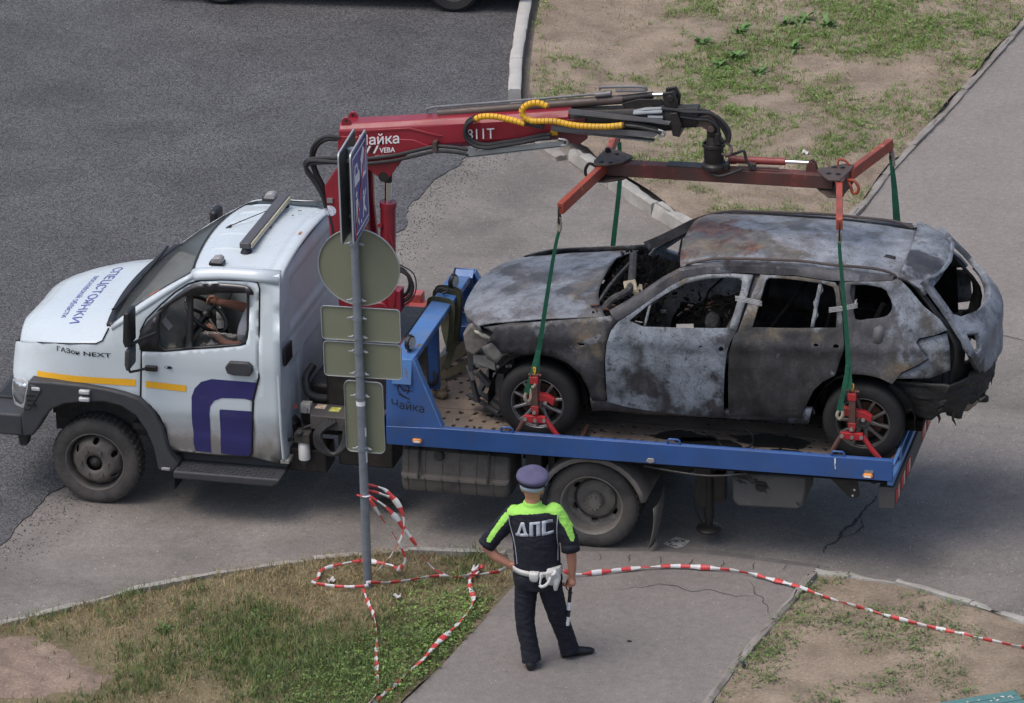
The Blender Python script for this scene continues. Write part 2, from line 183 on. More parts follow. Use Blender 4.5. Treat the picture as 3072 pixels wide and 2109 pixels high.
'quart':[(2.614,1.527),(2.694,1.539),(2.882,1.546),(3.014,1.558),(3.068,1.581),(3.169,1.496),(3.294,1.372),(3.43,1.268),(3.497,1.177),(3.398,1.145),(3.267,1.122),(3.248,1.091),(3.303,1.019),(3.355,0.957),(3.267,0.904),(3.137,0.841),(3.062,0.744),(2.951,0.79),(2.857,0.81),(2.736,0.812),(2.662,0.81),(2.664,1.057),(2.644,1.206),(2.62,1.363),(2.597,1.48)],
'qwin':[(2.672,1.51),(2.925,1.505),(2.99,1.453),(3.029,1.384),(3.02,1.329),(2.969,1.286),(2.836,1.265),(2.727,1.256),(2.701,1.38)],
'lampp':[(3.267,1.101),(3.489,1.141),(3.517,1.037),(3.531,0.831),(3.367,0.773),(3.062,0.775),(3.131,0.816),(3.262,0.88),(3.354,0.937),(3.301,1.0),(3.247,1.073)],
'ffend':[(-0.472,0.998),(-0.227,1.064),(0.156,1.109),(0.61,1.165),(0.669,1.188),(0.7,1.13),(0.641,1.053),(0.606,0.944),(0.593,0.798),(0.594,0.619),(0.595,0.405),(0.481,0.411),(0.448,0.538),(0.388,0.661),(0.289,0.751),(0.164,0.805),(0.036,0.817),(-0.092,0.808),(-0.196,0.811),(-0.303,0.783),(-0.396,0.873),(-0.445,0.851),(-0.382,0.967)],
'chole':[(0.355,0.935),(0.434,0.936),(0.412,0.912),(0.374,0.914)],
'rail':[(0.706,1.131),(0.822,1.208),(0.966,1.311),(1.133,1.431),(1.265,1.497),(1.438,1.532),(1.662,1.548),(1.951,1.546)],
'railtop':[(0.711,-1.039,1.271),(0.849,-0.964,1.35),(1.036,-0.814,1.461),(1.165,-0.689,1.532),(1.278,-0.609,1.567),(1.421,-0.565,1.588),(1.682,-0.552,1.602),(1.938,-0.577,1.593)],
'sill':[(0.467,0.396),(0.477,0.309),(0.781,0.321),(1.287,0.305),(1.629,0.307),(1.698,0.338),(2.106,0.327),(2.285,0.35),(2.344,0.32)],
'hoodnear':[(-0.674,-0.47,0.977),(-0.583,-0.649,0.987),(-0.491,-0.776,0.983),(-0.248,-0.771,1.03),(0.138,-0.782,1.078),(0.591,-0.753,1.128)],
'hoodrear':[(0.591,-0.753,1.128),(0.528,-0.72,1.131),(0.466,-0.615,1.145),(0.439,-0.489,1.161),(0.421,-0.263,1.177),(0.449,-0.005,1.185),(0.511,0.281,1.185),(0.629,0.661,1.15)],
'hoodfar':[(-0.688,-0.379,0.98),(-0.673,-0.115,0.998),(-0.643,0.17,1.01),(-0.528,0.556,1.016)],
'roofF':[(1.178,-0.654,1.546),(1.165,-0.54,1.574),(1.157,-0.208,1.618),(1.188,0.199,1.624)],
'roofR':[(3.049,-0.504,1.545),(3.057,-0.258,1.579),(3.086,0.147,1.582),(3.109,0.721,1.478)],
'chead':[(-0.625,0.964),(-0.549,0.899),(-0.435,0.847),(-0.487,0.774),(-0.588,0.691),(-0.654,0.728),(-0.66,0.892)],
'tgl':[(-0.832,1.652),(-0.736,1.516),(-0.726,1.497),(-0.675,1.277),(-0.674,1.219),(-0.699,1.145),(-0.744,1.007),(-0.565,0.754),(-0.436,0.749),(-0.272,0.885),(-0.39,0.988),(-0.538,1.118)],
'tgwin':[(-0.63,1.506),(-0.604,1.273),(-0.538,1.26),(-0.257,1.246),(0.041,1.24),(0.343,1.197)],
'spoil':[(3.066,-0.622,1.6),(3.155,0.41,1.6),(3.234,0.451,1.6),(3.344,0.366,1.6),(3.368,0.211,1.6),(3.338,-0.387,1.6),(3.247,-0.951,1.6)],
'tailcorner':[(3.794,-0.0,1.397),(3.897,-0.0,1.08),(3.849,-0.0,0.842),(3.674,-0.0,1.5)],
'bump':[(3.025,-0.6,0.637),(3.108,-0.6,0.609),(3.397,-0.6,0.616),(3.41,-0.6,0.348),(3.523,-0.6,0.412),(3.666,-0.6,0.477),(3.817,-0.6,0.666),(3.826,-0.6,0.755),(3.713,-0.6,0.77)],
'crail':[(1.65,-0.56,1.615),(2.193,-0.56,1.647),(2.464,-0.56,1.62),(2.868,-0.56,1.6),(3.029,-0.56,1.566)],
}
# ------------------------------------------------------------------ helpers
def interp(x,xs,ys):
    if x<=xs[0]: return ys[0]
    for i in range(1,len(xs)):
        if x<=xs[i]:
            t=(x-xs[i-1])/(xs[i]-xs[i-1]); return ys[i-1]+(ys[i]-ys[i-1])*t
    return ys[-1]
def sstep(a,b,x):
    t=min(1,max(0,(x-a)/(b-a))); return t*t*(3-2*t)
def fbm(x,y,z=0,o=4):
    return noise.fractal(V((x,y,z)),1.0,2.0,o)
class MB:
    def __init__(s): s.v=[]; s.f=[]; s.m=[]
    def add(s,vs,fs,mi=0):
        o=len(s.v); s.v+= [tuple(a) for a in vs]; s.f+=[tuple(i+o for i in f) for f in fs]; s.m+=[mi]*len(fs); return s
    def box(s,x0,x1,y0,y1,z0,z1,mi=0):
        return s.add([(x0,y0,z0),(x1,y0,z0),(x1,y1,z0),(x0,y1,z0),(x0,y0,z1),(x1,y0,z1),(x1,y1,z1),(x0,y1,z1)],
            [(0,3,2,1),(4,5,6,7),(0,1,5,4),(1,2,6,5),(2,3,7,6),(3,0,4,7)],mi)
    def obox(s,c,size,rot=None,mi=0):
        h=[a/2 for a in size]; rot=rot or M.Identity(3); c=V(c)
        vs=[c+rot@V((sx*h[0],sy*h[1],sz*h[2])) for sz in (-1,1) for sx,sy in ((-1,-1),(1,-1),(1,1),(-1,1))]
        return s.add(vs,[(0,3,2,1),(4,5,6,7),(0,1,5,4),(1,2,6,5),(2,3,7,6),(3,0,4,7)],mi)
    def beam(s,a,b,w,h,mi=0,up=(0,0,1)):
        a,b=V(a),V(b); d=(b-a); L=d.length; d.normalize(); u=V(up); u=(u-d*u.dot(d)).normalized(); r=d.cross(u)
        return s.obox((a+b)/2,(L,w,h),M((d,r,u)).transposed(),mi)
    def prism(s,poly,axis,a,b,mi=0):
        def P(p,t):
            l=list(p); l.insert(axis,t); return tuple(l)
        n=len(poly); A=sum(poly[i][0]*poly[(i+1)%n][1]-poly[(i+1)%n][0]*poly[i][1] for i in range(n))
        poly=list(poly) if A>0 else list(reversed(poly))
        if (axis==1): poly=list(reversed(poly))
        if a>b: a,b=b,a
        vs=[P(p,a) for p in poly]+[P(p,b) for p in poly]
        fs=[tuple(reversed(range(n))),tuple(range(n,2*n))]+[(i,(i+1)%n,n+(i+1)%n,n+i) for i in range(n)]
        return s.add(vs,fs,mi)
    def rings(s,rs,cap=True,mi=0,closed=True):
        n=len(rs[0]); vs=[p for r in rs for p in r]; fs=[]
        for i in range(len(rs)-1):
            for j in range(n if closed else n-1):
                k=(j+1)%n; fs.append((i*n+j,i*n+k,(i+1)*n+k,(i+1)*n+j))
        if cap and closed: fs+= [tuple(reversed(range(n))),tuple(range((len(rs)-1)*n,len(rs)*n))]
        return s.add(vs,fs,mi)
    def tube(s,path,r,n=8,mi=0,cap=True,sub=0):
        P=[V(a) for a in path]
        if sub: P=spline(P,sub)
        m=len(P); rr=r if isinstance(r,(list,tuple)) else [r]*m
        if len(rr)!=m: rr=[interp(i/(m-1),[k/(len(rr)-1) for k in range(len(rr))],rr) for i in range(m)]
        T=[(P[min(i+1,m-1)]-P[max(i-1,0)]).normalized() for i in range(m)]
        u=T[0].orthogonal().normalized(); out=[]
        for i in range(m):
            u=(u-T[i]*u.dot(T[i])).normalized(); w=T[i].cross(u)
            out.append([P[i]+(u*math.cos(2*PI*j/n)+w*math.sin(2*PI*j/n))*rr[i] for j in range(n)])
        return s.rings(out,cap,mi)
    def cyl(s,a,b,r0,r1=None,n=16,mi=0): return s.tube([a,b],[r0,r0 if r1 is None else r1],n,mi)
    def lathe(s,prof,o,ax=(0,-1,0),n=32,mi=0,closed=False):  # open ends unless the profile ends on the axis
        ax=V(ax).normalized(); o=V(o); u=ax.orthogonal().normalized(); w=ax.cross(u)
        rs=[[o+ax*h+(u*math.cos(2*PI*j/n)+w*math.sin(2*PI*j/n))*r for j in range(n)] for r,h in prof]
        if closed: rs.append(rs[0])
        return s.rings(rs,False,mi)
    def ell(s,c,r,n=12,m=8,rot=None,mi=0):
        c=V(c); rs=[]
        for i in range(m+1):
            a=-PI/2+PI*i/m; ca=max(math.cos(a),.02)
            ring=[V((r[0]*ca*math.cos(2*PI*j/n),r[1]*ca*math.sin(2*PI*j/n),r[2]*math.sin(a))) for j in range(n)]
            rs.append([c+(rot@p if rot else p) for p in ring])
        return s.rings(rs,True,mi)
    def grid(s,fn,nu,nv,mi=0):
        vs=[fn(i/nu,j/nv) for j in range(nv+1) for i in range(nu+1)]; w=nu+1
        return s.add(vs,[(j*w+i,j*w+i+1,(j+1)*w+i+1,(j+1)*w+i) for j in range(nv) for i in range(nu)],mi)
    def build(s,name,mats,parent=None,sm=35,bevel=0,solid=0,sub=0,seg=2,loc=None):
        me=bpy.data.meshes.new(name); vs=s.v
        if loc is not None: vs=[tuple(V(a)-V(loc)) for a in vs]
        me.from_pydata(vs,[],s.f)
        mats=mats if isinstance(mats,(list,tuple)) else [mats]
        for m in mats: me.materials.append(m)
        if len(mats)>1: me.polygons.foreach_set('material_index',s.m)
        if sm: me.shade_smooth(); me.set_sharp_from_angle(angle=R(sm))
        o=bpy.data.objects.new(name,me); COL.objects.link(o)
        if loc is not None: o.location=loc
        if parent: o.parent=parent
        if solid: md=o.modifiers.new('s','SOLIDIFY'); md.thickness=abs(solid); md.offset=-1 if solid>0 else 1
        if bevel: md=o.modifiers.new('b','BEVEL'); md.width=bevel; md.segments=seg; md.limit_method='ANGLE'; md.angle_limit=R(40)
        if sub: md=o.modifiers.new('d','SUBSURF'); md.levels=md.render_levels=sub
        return o
def spline(P,k):
    P=[V(a) for a in P]; out=[]
    for i in range(len(P)-1):
        a=P[max(i-1,0)];b=P[i];c=P[i+1];d=P[min(i+2,len(P)-1)]
        for j in range(k):
            t=j/k; out.append(.5*((2*b)+(c-a)*t+(2*a-5*b+4*c-d)*t*t+(3*b-a-3*c+d)*t**3))
    out.append(P[-1]); return out
def empty(name,loc=(0,0,0),rz=0,parent=None):
    o=bpy.data.objects.new(name,None); COL.objects.link(o); o.location=loc; o.rotation_euler=(0,0,rz); o.empty_display_size=.2
    if parent: o.parent=parent
    return o
def tag(o,label=None,cat=None,group=None,kind=None):
    if label: o['label']=label
    if cat: o['category']=cat
    if group: o['group']=group
    if kind: o['kind']=kind
    return o
def inpoly(p,poly):
    x,y=p[0],p[1]; c=False; n=len(poly); j=n-1
    for i in range(n):
        xi,yi=poly[i][0],poly[i][1]; xj,yj=poly[j][0],poly[j][1]
        if (yi>y)!=(yj>y) and x<(xj-xi)*(y-yi)/(yj-yi)+xi: c=not c
        j=i
    return c
def edgedist(p,poly):
    b=9e9; x,y=p
    for i in range(len(poly)):
        ax,ay=poly[i]; bx,by=poly[(i+1)%len(poly)]; dx,dy=bx-ax,by-ay; L=dx*dx+dy*dy or 1e-9
        t=max(0,min(1,((x-ax)*dx+(y-ay)*dy)/L)); b=min(b,(x-ax-t*dx)**2+(y-ay-t*dy)**2)
    return math.sqrt(b)
def resamp(poly,step):
    out=[]
    for i in range(len(poly)):
        a=V(poly[i]);b=V(poly[(i+1)%len(poly)]); k=max(1,int((b-a).length/step+.5))
        out+= [tuple(a+(b-a)*j/k) for j in range(k)]
    return out
def smoothpoly(poly,k=3):
    P=[V((a[0],a[1],0)) for a in poly]; n=len(P); out=[]
    for i in range(n):
        a=P[i-1];b=P[i];c=P[(i+1)%n];d=P[(i+2)%n]
        for j in range(k):
            t=j/k; q=.5*((2*b)+(c-a)*t+(2*a-5*b+4*c-d)*t*t+(3*b-a-3*c+d)*t**3); out.append((q.x,q.y))
    return out
def tri2d(poly,holes=(),step=.06):
    loops=[resamp(poly,step)]+[resamp(h,step) for h in holes]
    vs=[];es=[]
    for lp in loops:
        o=len(vs); vs+=lp; es+=[(o+i,o+(i+1)%len(lp)) for i in range(len(lp))]
    xs=[a[0] for a in poly]; ys=[a[1] for a in poly]
    x=min(xs)+step*.5; row=0
    while x<max(xs):
        y=min(ys)+step*(.5 if row%2 else .95)
        while y<max(ys):
            if inpoly((x,y),poly) and not any(inpoly((x,y),h) for h in holes) and all(edgedist((x,y),l)>step*.45 for l in loops): vs.append((x,y))
            y+=step
        x+=step*.9; row+=1
    r=geometry.delaunay_2d_cdt([V(a) for a in vs],es,[],0,1e-6)
    nv=[tuple(a) for a in r[0]]; fs=[]
    for f in r[2]:
        c=(sum(nv[i][0] for i in f)/len(f),sum(nv[i][1] for i in f)/len(f))
        if inpoly(c,poly) and not any(inpoly(c,h) for h in holes): fs.append(tuple(f))
    return nv,fs
def panel(name,poly,fn,mat,parent=None,holes=(),step=.06,th=.006,sm=50,flip=False,bevel=0):
    v,f=tri2d(poly,holes,step); b=MB()
    b.add([fn(*p) for p in v],[tuple(reversed(q)) for q in f] if flip else f)
    return b.build(name,mat,parent,sm=sm,solid=th,bevel=bevel)
_tc={}
def text2d(s,shear=0):
    if (s,shear) in _tc: return _tc[(s,shear)]
    cu=bpy.data.curves.new('t','FONT'); cu.body=s; cu.size=1; cu.resolution_u=3; cu.offset=shear
    o=bpy.data.objects.new('t',cu); COL.objects.link(o)
    dg=bpy.context.evaluated_depsgraph_get(); me=bpy.data.meshes.new_from_object(o.evaluated_get(dg))
    vs=[(v.co.x,v.co.y) for v in me.vertices]; fs=[tuple(p.vertices) for p in me.polygons]
    bpy.data.objects.remove(o); bpy.data.curves.remove(cu); bpy.data.meshes.remove(me)
    x0=min(a[0] for a in vs);x1=max(a[0] for a in vs)
    _tc[(s,shear)]=([((a[0]-x0)/(x1-x0),a[1]) for a in vs],fs,x1-x0); return _tc[(s,shear)]
def lettering(name,s,fn,mat,parent,dup=0,bold=0):
    v,f,w=text2d(s,bold); b=MB(); b.add([fn(p[0],p[1]) for p in v],f)
    return b.build(name,mat,parent,sm=0)
# ---- materials
def _new(name):
    m=bpy.data.materials.new(name); m.use_nodes=True; nt=m.node_tree; return m,nt,nt.nodes,nt.links,nt.nodes['Principled BSDF']
def _nz(nt,sc,det=5,rough=.6,dist=0,co=None,off=0):
    n=nt.nodes.new('ShaderNodeTexNoise'); n.inputs['Scale'].default_value=sc; n.inputs['Detail'].default_value=det; n.inputs['Roughness'].default_value=rough; n.inputs['Distortion'].default_value=dist
    if co is not None:
        if off:
            mp=nt.nodes.new('ShaderNodeMapping'); mp.inputs['Location'].default_value=(off,off*.7,off*1.3); nt.links.new(co,mp.inputs[0]); nt.links.new(mp.outputs[0],n.inputs['Vector'])
        else: nt.links.new(co,n.inputs['Vector'])
    return n
def _ramp(nt,src,stops):
    r=nt.nodes.new('ShaderNodeValToRGB'); e=r.color_ramp.elements
    while len(e)<len(stops): e.new(.5)
    for a,(p,c) in zip(e,stops):
        a.position=p; a.color=(*c,1) if isinstance(c,(tuple,list)) else (c,c,c,1)
    nt.links.new(src,r.inputs[0]); return r
def _mix(nt,fac,a,b,mode='MIX'):
    m=nt.nodes.new('ShaderNodeMix'); m.data_type='RGBA'; m.blend_type=mode
    for sock,val in ((m.inputs[0],fac),(m.inputs[6],a),(m.inputs[7],b)):
        if isinstance(val,bpy.types.NodeSocket): nt.links.new(val,sock)
        elif isinstance(val,(int,float)): sock.default_value=val
        else: sock.default_value=(*val,1)
    return m.outputs[2]
def _math(nt,op,a,b=None,clamp=False):
    m=nt.nodes.new('ShaderNodeMath'); m.operation=op; m.use_clamp=clamp
    for i,val in enumerate((a,b)):
        if val is None: continue
        if isinstance(val,bpy.types.NodeSocket): nt.links.new(val,m.inputs[i])
        else: m.inputs[i].default_value=val
    return m.outputs[0]
def _bump(nt,bs,h,st,dist=.01):
    b=nt.nodes.new('ShaderNodeBump'); b.inputs['Strength'].default_value=st; b.inputs['Distance'].default_value=dist
    nt.links.new(h,b.inputs['Height']); nt.links.new(b.outputs[0],bs.inputs['Normal'])
_mc={}
def mat(name,c,rough=.6,metal=0,var=.12,sc=6,dirt=None,da=.5,ds=4,bump=0,bs=60,coat=0,alpha=1,spec=.5,emit=None,wear=None,wa=.62,ws=9):
    if name in _mc: return _mc[name]
    m,nt,N,L,B=_new(name); tc=N.new('ShaderNodeTexCoord').outputs['Object']
    n=_nz(nt,sc,4,.6,0,tc); col=_ramp(nt,n.outputs[0],[(.3,tuple(x*(1-var) for x in c)),(.7,tuple(min(1,x*(1+var)) for x in c))]).outputs[0]
    if dirt:
        d=_nz(nt,ds,6,.65,.3,tc,3.1); mk=_ramp(nt,d.outputs[0],[(.62-da*.35,0.),(.62-da*.35+.22,1.)]).outputs[0]
        col=_mix(nt,_math(nt,'MULTIPLY',mk,da),col,dirt)
    if wear:
        d=_nz(nt,ws,8,.7,.6,tc,7.7); mk=_ramp(nt,d.outputs[0],[(wa,0.),(wa+.04,1.)]).outputs[0]
        col=_mix(nt,mk,col,wear)
    L.new(col,B.inputs['Base Color']); B.inputs['Metallic'].default_value=metal; B.inputs['Specular IOR Level'].default_value=spec
    rr=_nz(nt,sc*3,4,.6,0,tc,1.7); q=_ramp(nt,rr.outputs[0],[(.3,max(0,rough-.08)),(.7,min(1,rough+.1))]); L.new(q.outputs[0],B.inputs['Roughness'])
    if coat: B.inputs['Coat Weight'].default_value=coat; B.inputs['Coat Roughness'].default_value=.08
    if bump: h=_nz(nt,bs,5,.6,0,tc); _bump(nt,B,h.outputs[0],bump)
    if alpha<1: B.inputs['Alpha'].default_value=alpha
    if emit: B.inputs['Emission Color'].default_value=(*emit[:3],1); B.inputs['Emission Strength'].default_value=emit[3]
    _mc[name]=m; return m
def ccopy(root,label=None):
    def rec(o,par):
        c=o.copy(); COL.objects.link(c); c.parent=par
        for ch in o.children: rec(ch,c)
        return c
    return rec(root,None)
YC=.97
def mir(y): return 2*YC-y
# ------------------------------------------------------------------ setting: ground, road, kerbs, verges
def asphalt(name,lo,hi,tint,grain=75,bump=.5,blot=.25,speck=0.,rough=.85):
    m,nt,N,L,B=_new(name); tc=N.new('ShaderNodeTexCoord').outputs['Object']
    vo=N.new('ShaderNodeTexVoronoi'); vo.inputs['Scale'].default_value=grain; L.new(tc,vo.inputs['Vector'])
    sep=N.new('ShaderNodeSeparateColor'); L.new(vo.outputs['Color'],sep.inputs[0])
    g=_ramp(nt,sep.outputs[0],[(0.,tuple(lo*t for t in tint)),(.55,tuple((lo*.45+hi*.55)*t for t in tint)),(1.,tuple(hi*t for t in tint))]).outputs[0]
    big=_nz(nt,.9,6,.6,.4,tc); k=_ramp(nt,big.outputs[0],[(.3,1-blot),(.72,1+blot*.4)]).outputs[0]
    col=_mix(nt,1.,g,k,'MULTIPLY')
    med=_nz(nt,14,5,.7,0,tc,4.); k2=_ramp(nt,med.outputs[0],[(.25,.82),(.75,1.14)]).outputs[0]; col=_mix(nt,1.,col,k2,'MULTIPLY')
    if speck:
        v2=N.new('ShaderNodeTexVoronoi'); v2.inputs['Scale'].default_value=grain*.45; L.new(tc,v2.inputs['Vector'])
        s2=N.new('ShaderNodeSeparateColor'); L.new(v2.outputs['Color'],s2.inputs[0])
        mk=_ramp(nt,s2.outputs[0],[(1-speck,0.),(1-speck+.01,1.)]).outputs[0]; near=_ramp(nt,v2.outputs['Distance'],[(.2,1.),(.4,0.)]).outputs[0]
        col=_mix(nt,_math(nt,'MULTIPLY',_math(nt,'MULTIPLY',mk,near),.8),col,(.045,.042,.04))
        mk=_ramp(nt,s2.outputs[1],[(1-speck*.4,0.),(1-speck*.4+.01,1.)]).outputs[0]
        col=_mix(nt,_math(nt,'MULTIPLY',_math(nt,'MULTIPLY',mk,near),.7),col,(.5,.48,.45))
    L.new(col,B.inputs['Base Color']); B.inputs['Roughness'].default_value=rough; B.inputs['Specular IOR Level'].default_value=.3
    h=_math(nt,'ADD',sep.outputs[0],_math(nt,'MULTIPLY',vo.outputs['Distance'],-1.2)); _bump(nt,B,h,bump,.006)
    return m
def soil(name,a,b,c,sc=2.2):
    m,nt,N,L,B=_new(name); tc=N.new('ShaderNodeTexCoord').outputs['Object']
    n=_nz(nt,sc,8,.62,.2,tc); col=_ramp(nt,n.outputs[0],[(.3,a),(.5,b),(.7,c)]).outputs[0]
    f=_nz(nt,38,6,.75,0,tc,2.); col=_mix(nt,1.,col,_ramp(nt,f.outputs[0],[(.28,.62),(.72,1.28)]).outputs[0],'MULTIPLY')
    vo=N.new('ShaderNodeTexVoronoi'); vo.inputs['Scale'].default_value=30; L.new(tc,vo.inputs['Vector'])
    s=N.new('ShaderNodeSeparateColor'); L.new(vo.outputs['Color'],s.inputs[0])
    mk=_math(nt,'MULTIPLY',_ramp(nt,s.outputs[0],[(.93,0.),(.94,1.)]).outputs[0],_ramp(nt,vo.outputs['Distance'],[(.15,1.),(.35,0.)]).outputs[0])
    col=_mix(nt,_math(nt,'MULTIPLY',mk,.7),col,(.42,.38,.33))
    L.new(col,B.inputs['Base Color']); B.inputs['Roughness'].default_value=.95; B.inputs['Specular IOR Level'].default_value=.15
    _bump(nt,B,_math(nt,'ADD',n.outputs[0],_math(nt,'MULTIPLY',f.outputs[0],.5)),.9,.03)
    return m
M_old=asphalt('old asphalt',.165,.23,(1.09,1.0,.91),95,.35,.36,.06)
M_new=asphalt('fresh asphalt',.045,.155,(.99,.99,1.02),70,.7,.3,0,.8)
M_walk=asphalt('footpath asphalt',.165,.21,(1.09,1.,.92),110,.25,.16,.02)
M_pathR=asphalt('far footpath asphalt',.185,.235,(1.10,1.,.91),100,.25,.14,.03)
M_soil=soil('verge soil',(.19,.15,.112),(.275,.22,.165),(.36,.29,.22))
M_sand=soil('sandy soil',(.18,.14,.11),(.27,.205,.16),(.36,.275,.21),3)
M_lawnsoil=soil('lawn soil',(.14,.115,.07),(.19,.16,.095),(.25,.2,.125))
M_conc=mat('kerb concrete',(.36,.35,.32),.9,var=.12,sc=5,dirt=(.2,.18,.15),da=.55,ds=3,bump=.6,bs=35)
M_conc2=mat('dirty edging',(.27,.25,.225),.95,var=.2,sc=5,dirt=(.14,.12,.1),da=.6,ds=4,bump=.5,bs=30)
def sheet(name,poly,z,m,kind='structure',step=2.,fn=None,th=0):
    v,f=tri2d(poly,(),step); b=MB(); b.add([(x,y,z+(fn(x,y) if fn else 0)) for x,y in v],f)
    o=b.build(name,m,None,sm=0 if not fn else 60); tag(o,kind=kind); return o
b=MB(); b.add([(-150,-150,0),(150,-150,0),(150,150,0),(-150,150,0)],[(0,1,2,3)]); tag(b.build('road',M_old,sm=0),kind='structure')
def rag(pts,amp,step=.07,seed=0):
    out=[]
    for a,b_ in zip(pts[:-1],pts[1:]):
        a,b_=V(a),V(b_); k=max(1,int((b_-a).length/step)); n=V((-(b_-a).y,(b_-a).x)).normalized()
        for j in range(k):
            p=a+(b_-a)*j/k; out.append(tuple(p+n*amp*fbm(p.x*5+seed,p.y*5,seed)))
    out.append(tuple(pts[-1])); return out
ka=TR['kerbA']; edge=rag([(-6,-3.2),(-1.3,-1.9)]+TR['asph'],.04,.04)
newp=edge+ka+[(.0,17.),(-.9,24),(-2,60),(-60,60),(-60,-3)]
v,f=tri2d(newp,(),3.); b=MB(); b.add([(x,y,.010) for x,y in v],f)
n=len(edge); b.add([(x,y,.010) for x,y in edge]+[(x,y,-.002) for x,y in edge],[(i,n+i,n+i+1,i+1) for i in range(n-1)])
tag(b.build('fresh_asphalt',M_new,sm=0),kind='structure')
# kerbs: one structure each, every stone a piece of its own
def stone(L_,w,h,seed,chip=.02):
    b=MB(); nx=7; pr=[(-w/2,0),(-w/2,h*.55),(-w/2,h*.9),(-w/2+.02,h),(0,h),(w/2-.02,h),(w/2,h*.9),(w/2,0)]
    rs=[]
    for i in range(nx+1):
        x=L_*(i/nx-.5)*(.988 if chip>.015 else .996); rs.append([])
        for (y,z) in pr:
            k=chip*(max(0,fbm(x*3+seed,y*9,z*9+seed))*2.2) if z>h*.5 else 0
            rs[-1].append((x+fbm(y*20,z*20,seed)*.006,y+k*(1 if y<0 else -.3)+fbm(x*6,z*8,seed)*.006,z-k*.7))
    return b.rings(rs)
def kerb(name,line,w,h,mat_,L_=1.,z=0,chip=.02,gap=0,side=1,tilt=0):
    root=MB(); P=[V((a[0],a[1])) for a in line]
    segs=[];d=0
    for a,c in zip(P[:-1],P[1:]): segs.append((a,c,d)); d+=(c-a).length
    def at(s):
        for a,c,d0 in segs:
            if s<=d0+(c-a).length+1e-6: return a+(c-a)*((s-d0)/(c-a).length)
        return segs[-1][1]
    jt=1 if chip>.015 else .25; k=max(1,round(d/L_)); l=d/k; e=empty(name); tag(e,kind='structure'); ms=[]
    for i in range(k):
        a,c=at(i*l),at((i+1)*l); t=(c-a); ang=math.atan2(t.y,t.x); nrm=V((-t.y,t.x)).normalized()
        if i<3 or not ms: o=stone(l,w,h,i*3.7+len(name),chip).build('kerb_stone',mat_,e,sm=40); ms.append(o.data)
        else: o=bpy.data.objects.new('kerb_stone',ms[i%len(ms)]); COL.objects.link(o); o.parent=e
        p=(a+c)/2+nrm*side*w/2; o.location=(p.x,p.y,z+jt*rnd.uniform(-.012,.006)); o.rotation_euler=(jt*rnd.uniform(-.03,.03)+tilt,jt*rnd.uniform(-.008,.008),ang+jt*rnd.uniform(-.01,.01))
    return e
kerb('kerb_white',[(-.9,24),(0,17),(.45,14.342),(.577,13.719),(.732,12.882),(.888,12.069),(1.015,11.496),(1.16,10.9)],.14,.16,mat('pale kerb concrete',(.42,.41,.38),.85,var=.08,sc=4,dirt=(.3,.27,.23),da=.35,ds=3,bump=.3,bs=30),1.0,side=-1,chip=.01)
kerb('kerb_broken',[(2.09,9.2),(2.42,8.72),(2.806,8.374),(3.072,8.071),(3.514,7.537),(3.93,7.13)],.14,.15,M_conc,.85,side=1,chip=.045,tilt=-.05)
kerb('kerb_sunken',[(1.18,10.85),(1.4,10.2),(1.8,9.55),(2.06,9.25)],.14,.07,M_conc2,.7,side=-1,chip=.04)
kerb('path_edging',[(5.1,6.6),(5.379,8.173),(5.5,9.581),(5.776,11.317),(5.973,12.831),(6.162,14.313),(6.7,18),(7.6,24)],.085,.045,M_conc2,.95,side=1,chip=.02)
lawnL=TR['lawnL']; lawnR=TR['lawnR']
kerb('lawn_edging',[(-1.6,-4.1)]+lawnL,.075,.075,M_conc,.9,side=-1,chip=.035)
kerb('verge_edging',lawnR+[(9.2,-1.2),(10.5,-2.0)],.075,.06,M_conc,.8,side=-1,chip=.05)
kerb('walk_edging',[(6.45,-.2),(6.324,-1.069),(6.183,-1.851),(6.071,-2.722),(5.9,-4.2)],.07,.065,M_conc2,.9,side=1,chip=.03)
tw=TR['walktop']; lr=TR['lawnLr']; rl=TR['lawnRl']
sheet('footpath',[tw[0]]+tw[1:]+rl[1:]+[(5.7,-5.5),(5.2,-9),(2.6,-9),(3.4,-5)]+lr[::-1]+[(3.83,-.35)],.03,M_walk)
sheet('crossing_strip',[(3.8,-.36),(4.455,-.20),(5.124,-.07),(5.662,-.05),(6.484,-.14),(6.5,-.02),(5.66,.09),(5.1,.07),(4.4,-.05),(3.8,-.22)],.008,mat('patched strip',(.16,.15,.14),.95,var=.18,sc=6,dirt=(.1,.09,.08),da=.6,ds=3,bump=.4,bs=40))
sheet('far_footpath',TR['pathR'][::-1]+[(6.7,18),(7.6,24),(14,24),(11.5,14),(9.6,9),(8.8,5.5),(7.6,5.2),(5.6,6.0)],.006,M_pathR)
def hTR(x,y): return .05*fbm(x*.8,y*.8,3)+.022*fbm(x*5,y*5,1)+.02*sstep(2.2,.9,x)
def eTR(x,y): k=interp(y,[9,10,11.5,14.3,17,24],[2.6,1.7,1.02,.45,0,-.9]); return .055*sstep(1.2,.2,x-k)-.04*sstep(.8,0.,interp(y,[6.6,8.2,9.6,11.3,14.3,24],[5.05,5.35,5.47,5.75,6.15,7.55])-x)
vTR=[(-.82,24),(.09,17),(.55,14.36),(.675,13.74),(.83,12.9),(.985,12.09),(1.11,11.52),(1.25,10.93),(1.53,10.25),(1.92,9.65),(2.21,9.3),(2.55,8.85),(2.92,8.51),(3.2,8.2),(3.64,7.66),(4.06,7.25),(4.5,6.6),(5.03,6.62),(5.3,8.18),(5.42,9.59),(5.69,11.33),(5.89,12.84),(6.08,14.33),(6.6,18),(7.5,24)]
sheet('verge_far',vTR,.085,M_soil,step=.2,fn=lambda x,y:hTR(x,y)+eTR(x,y))
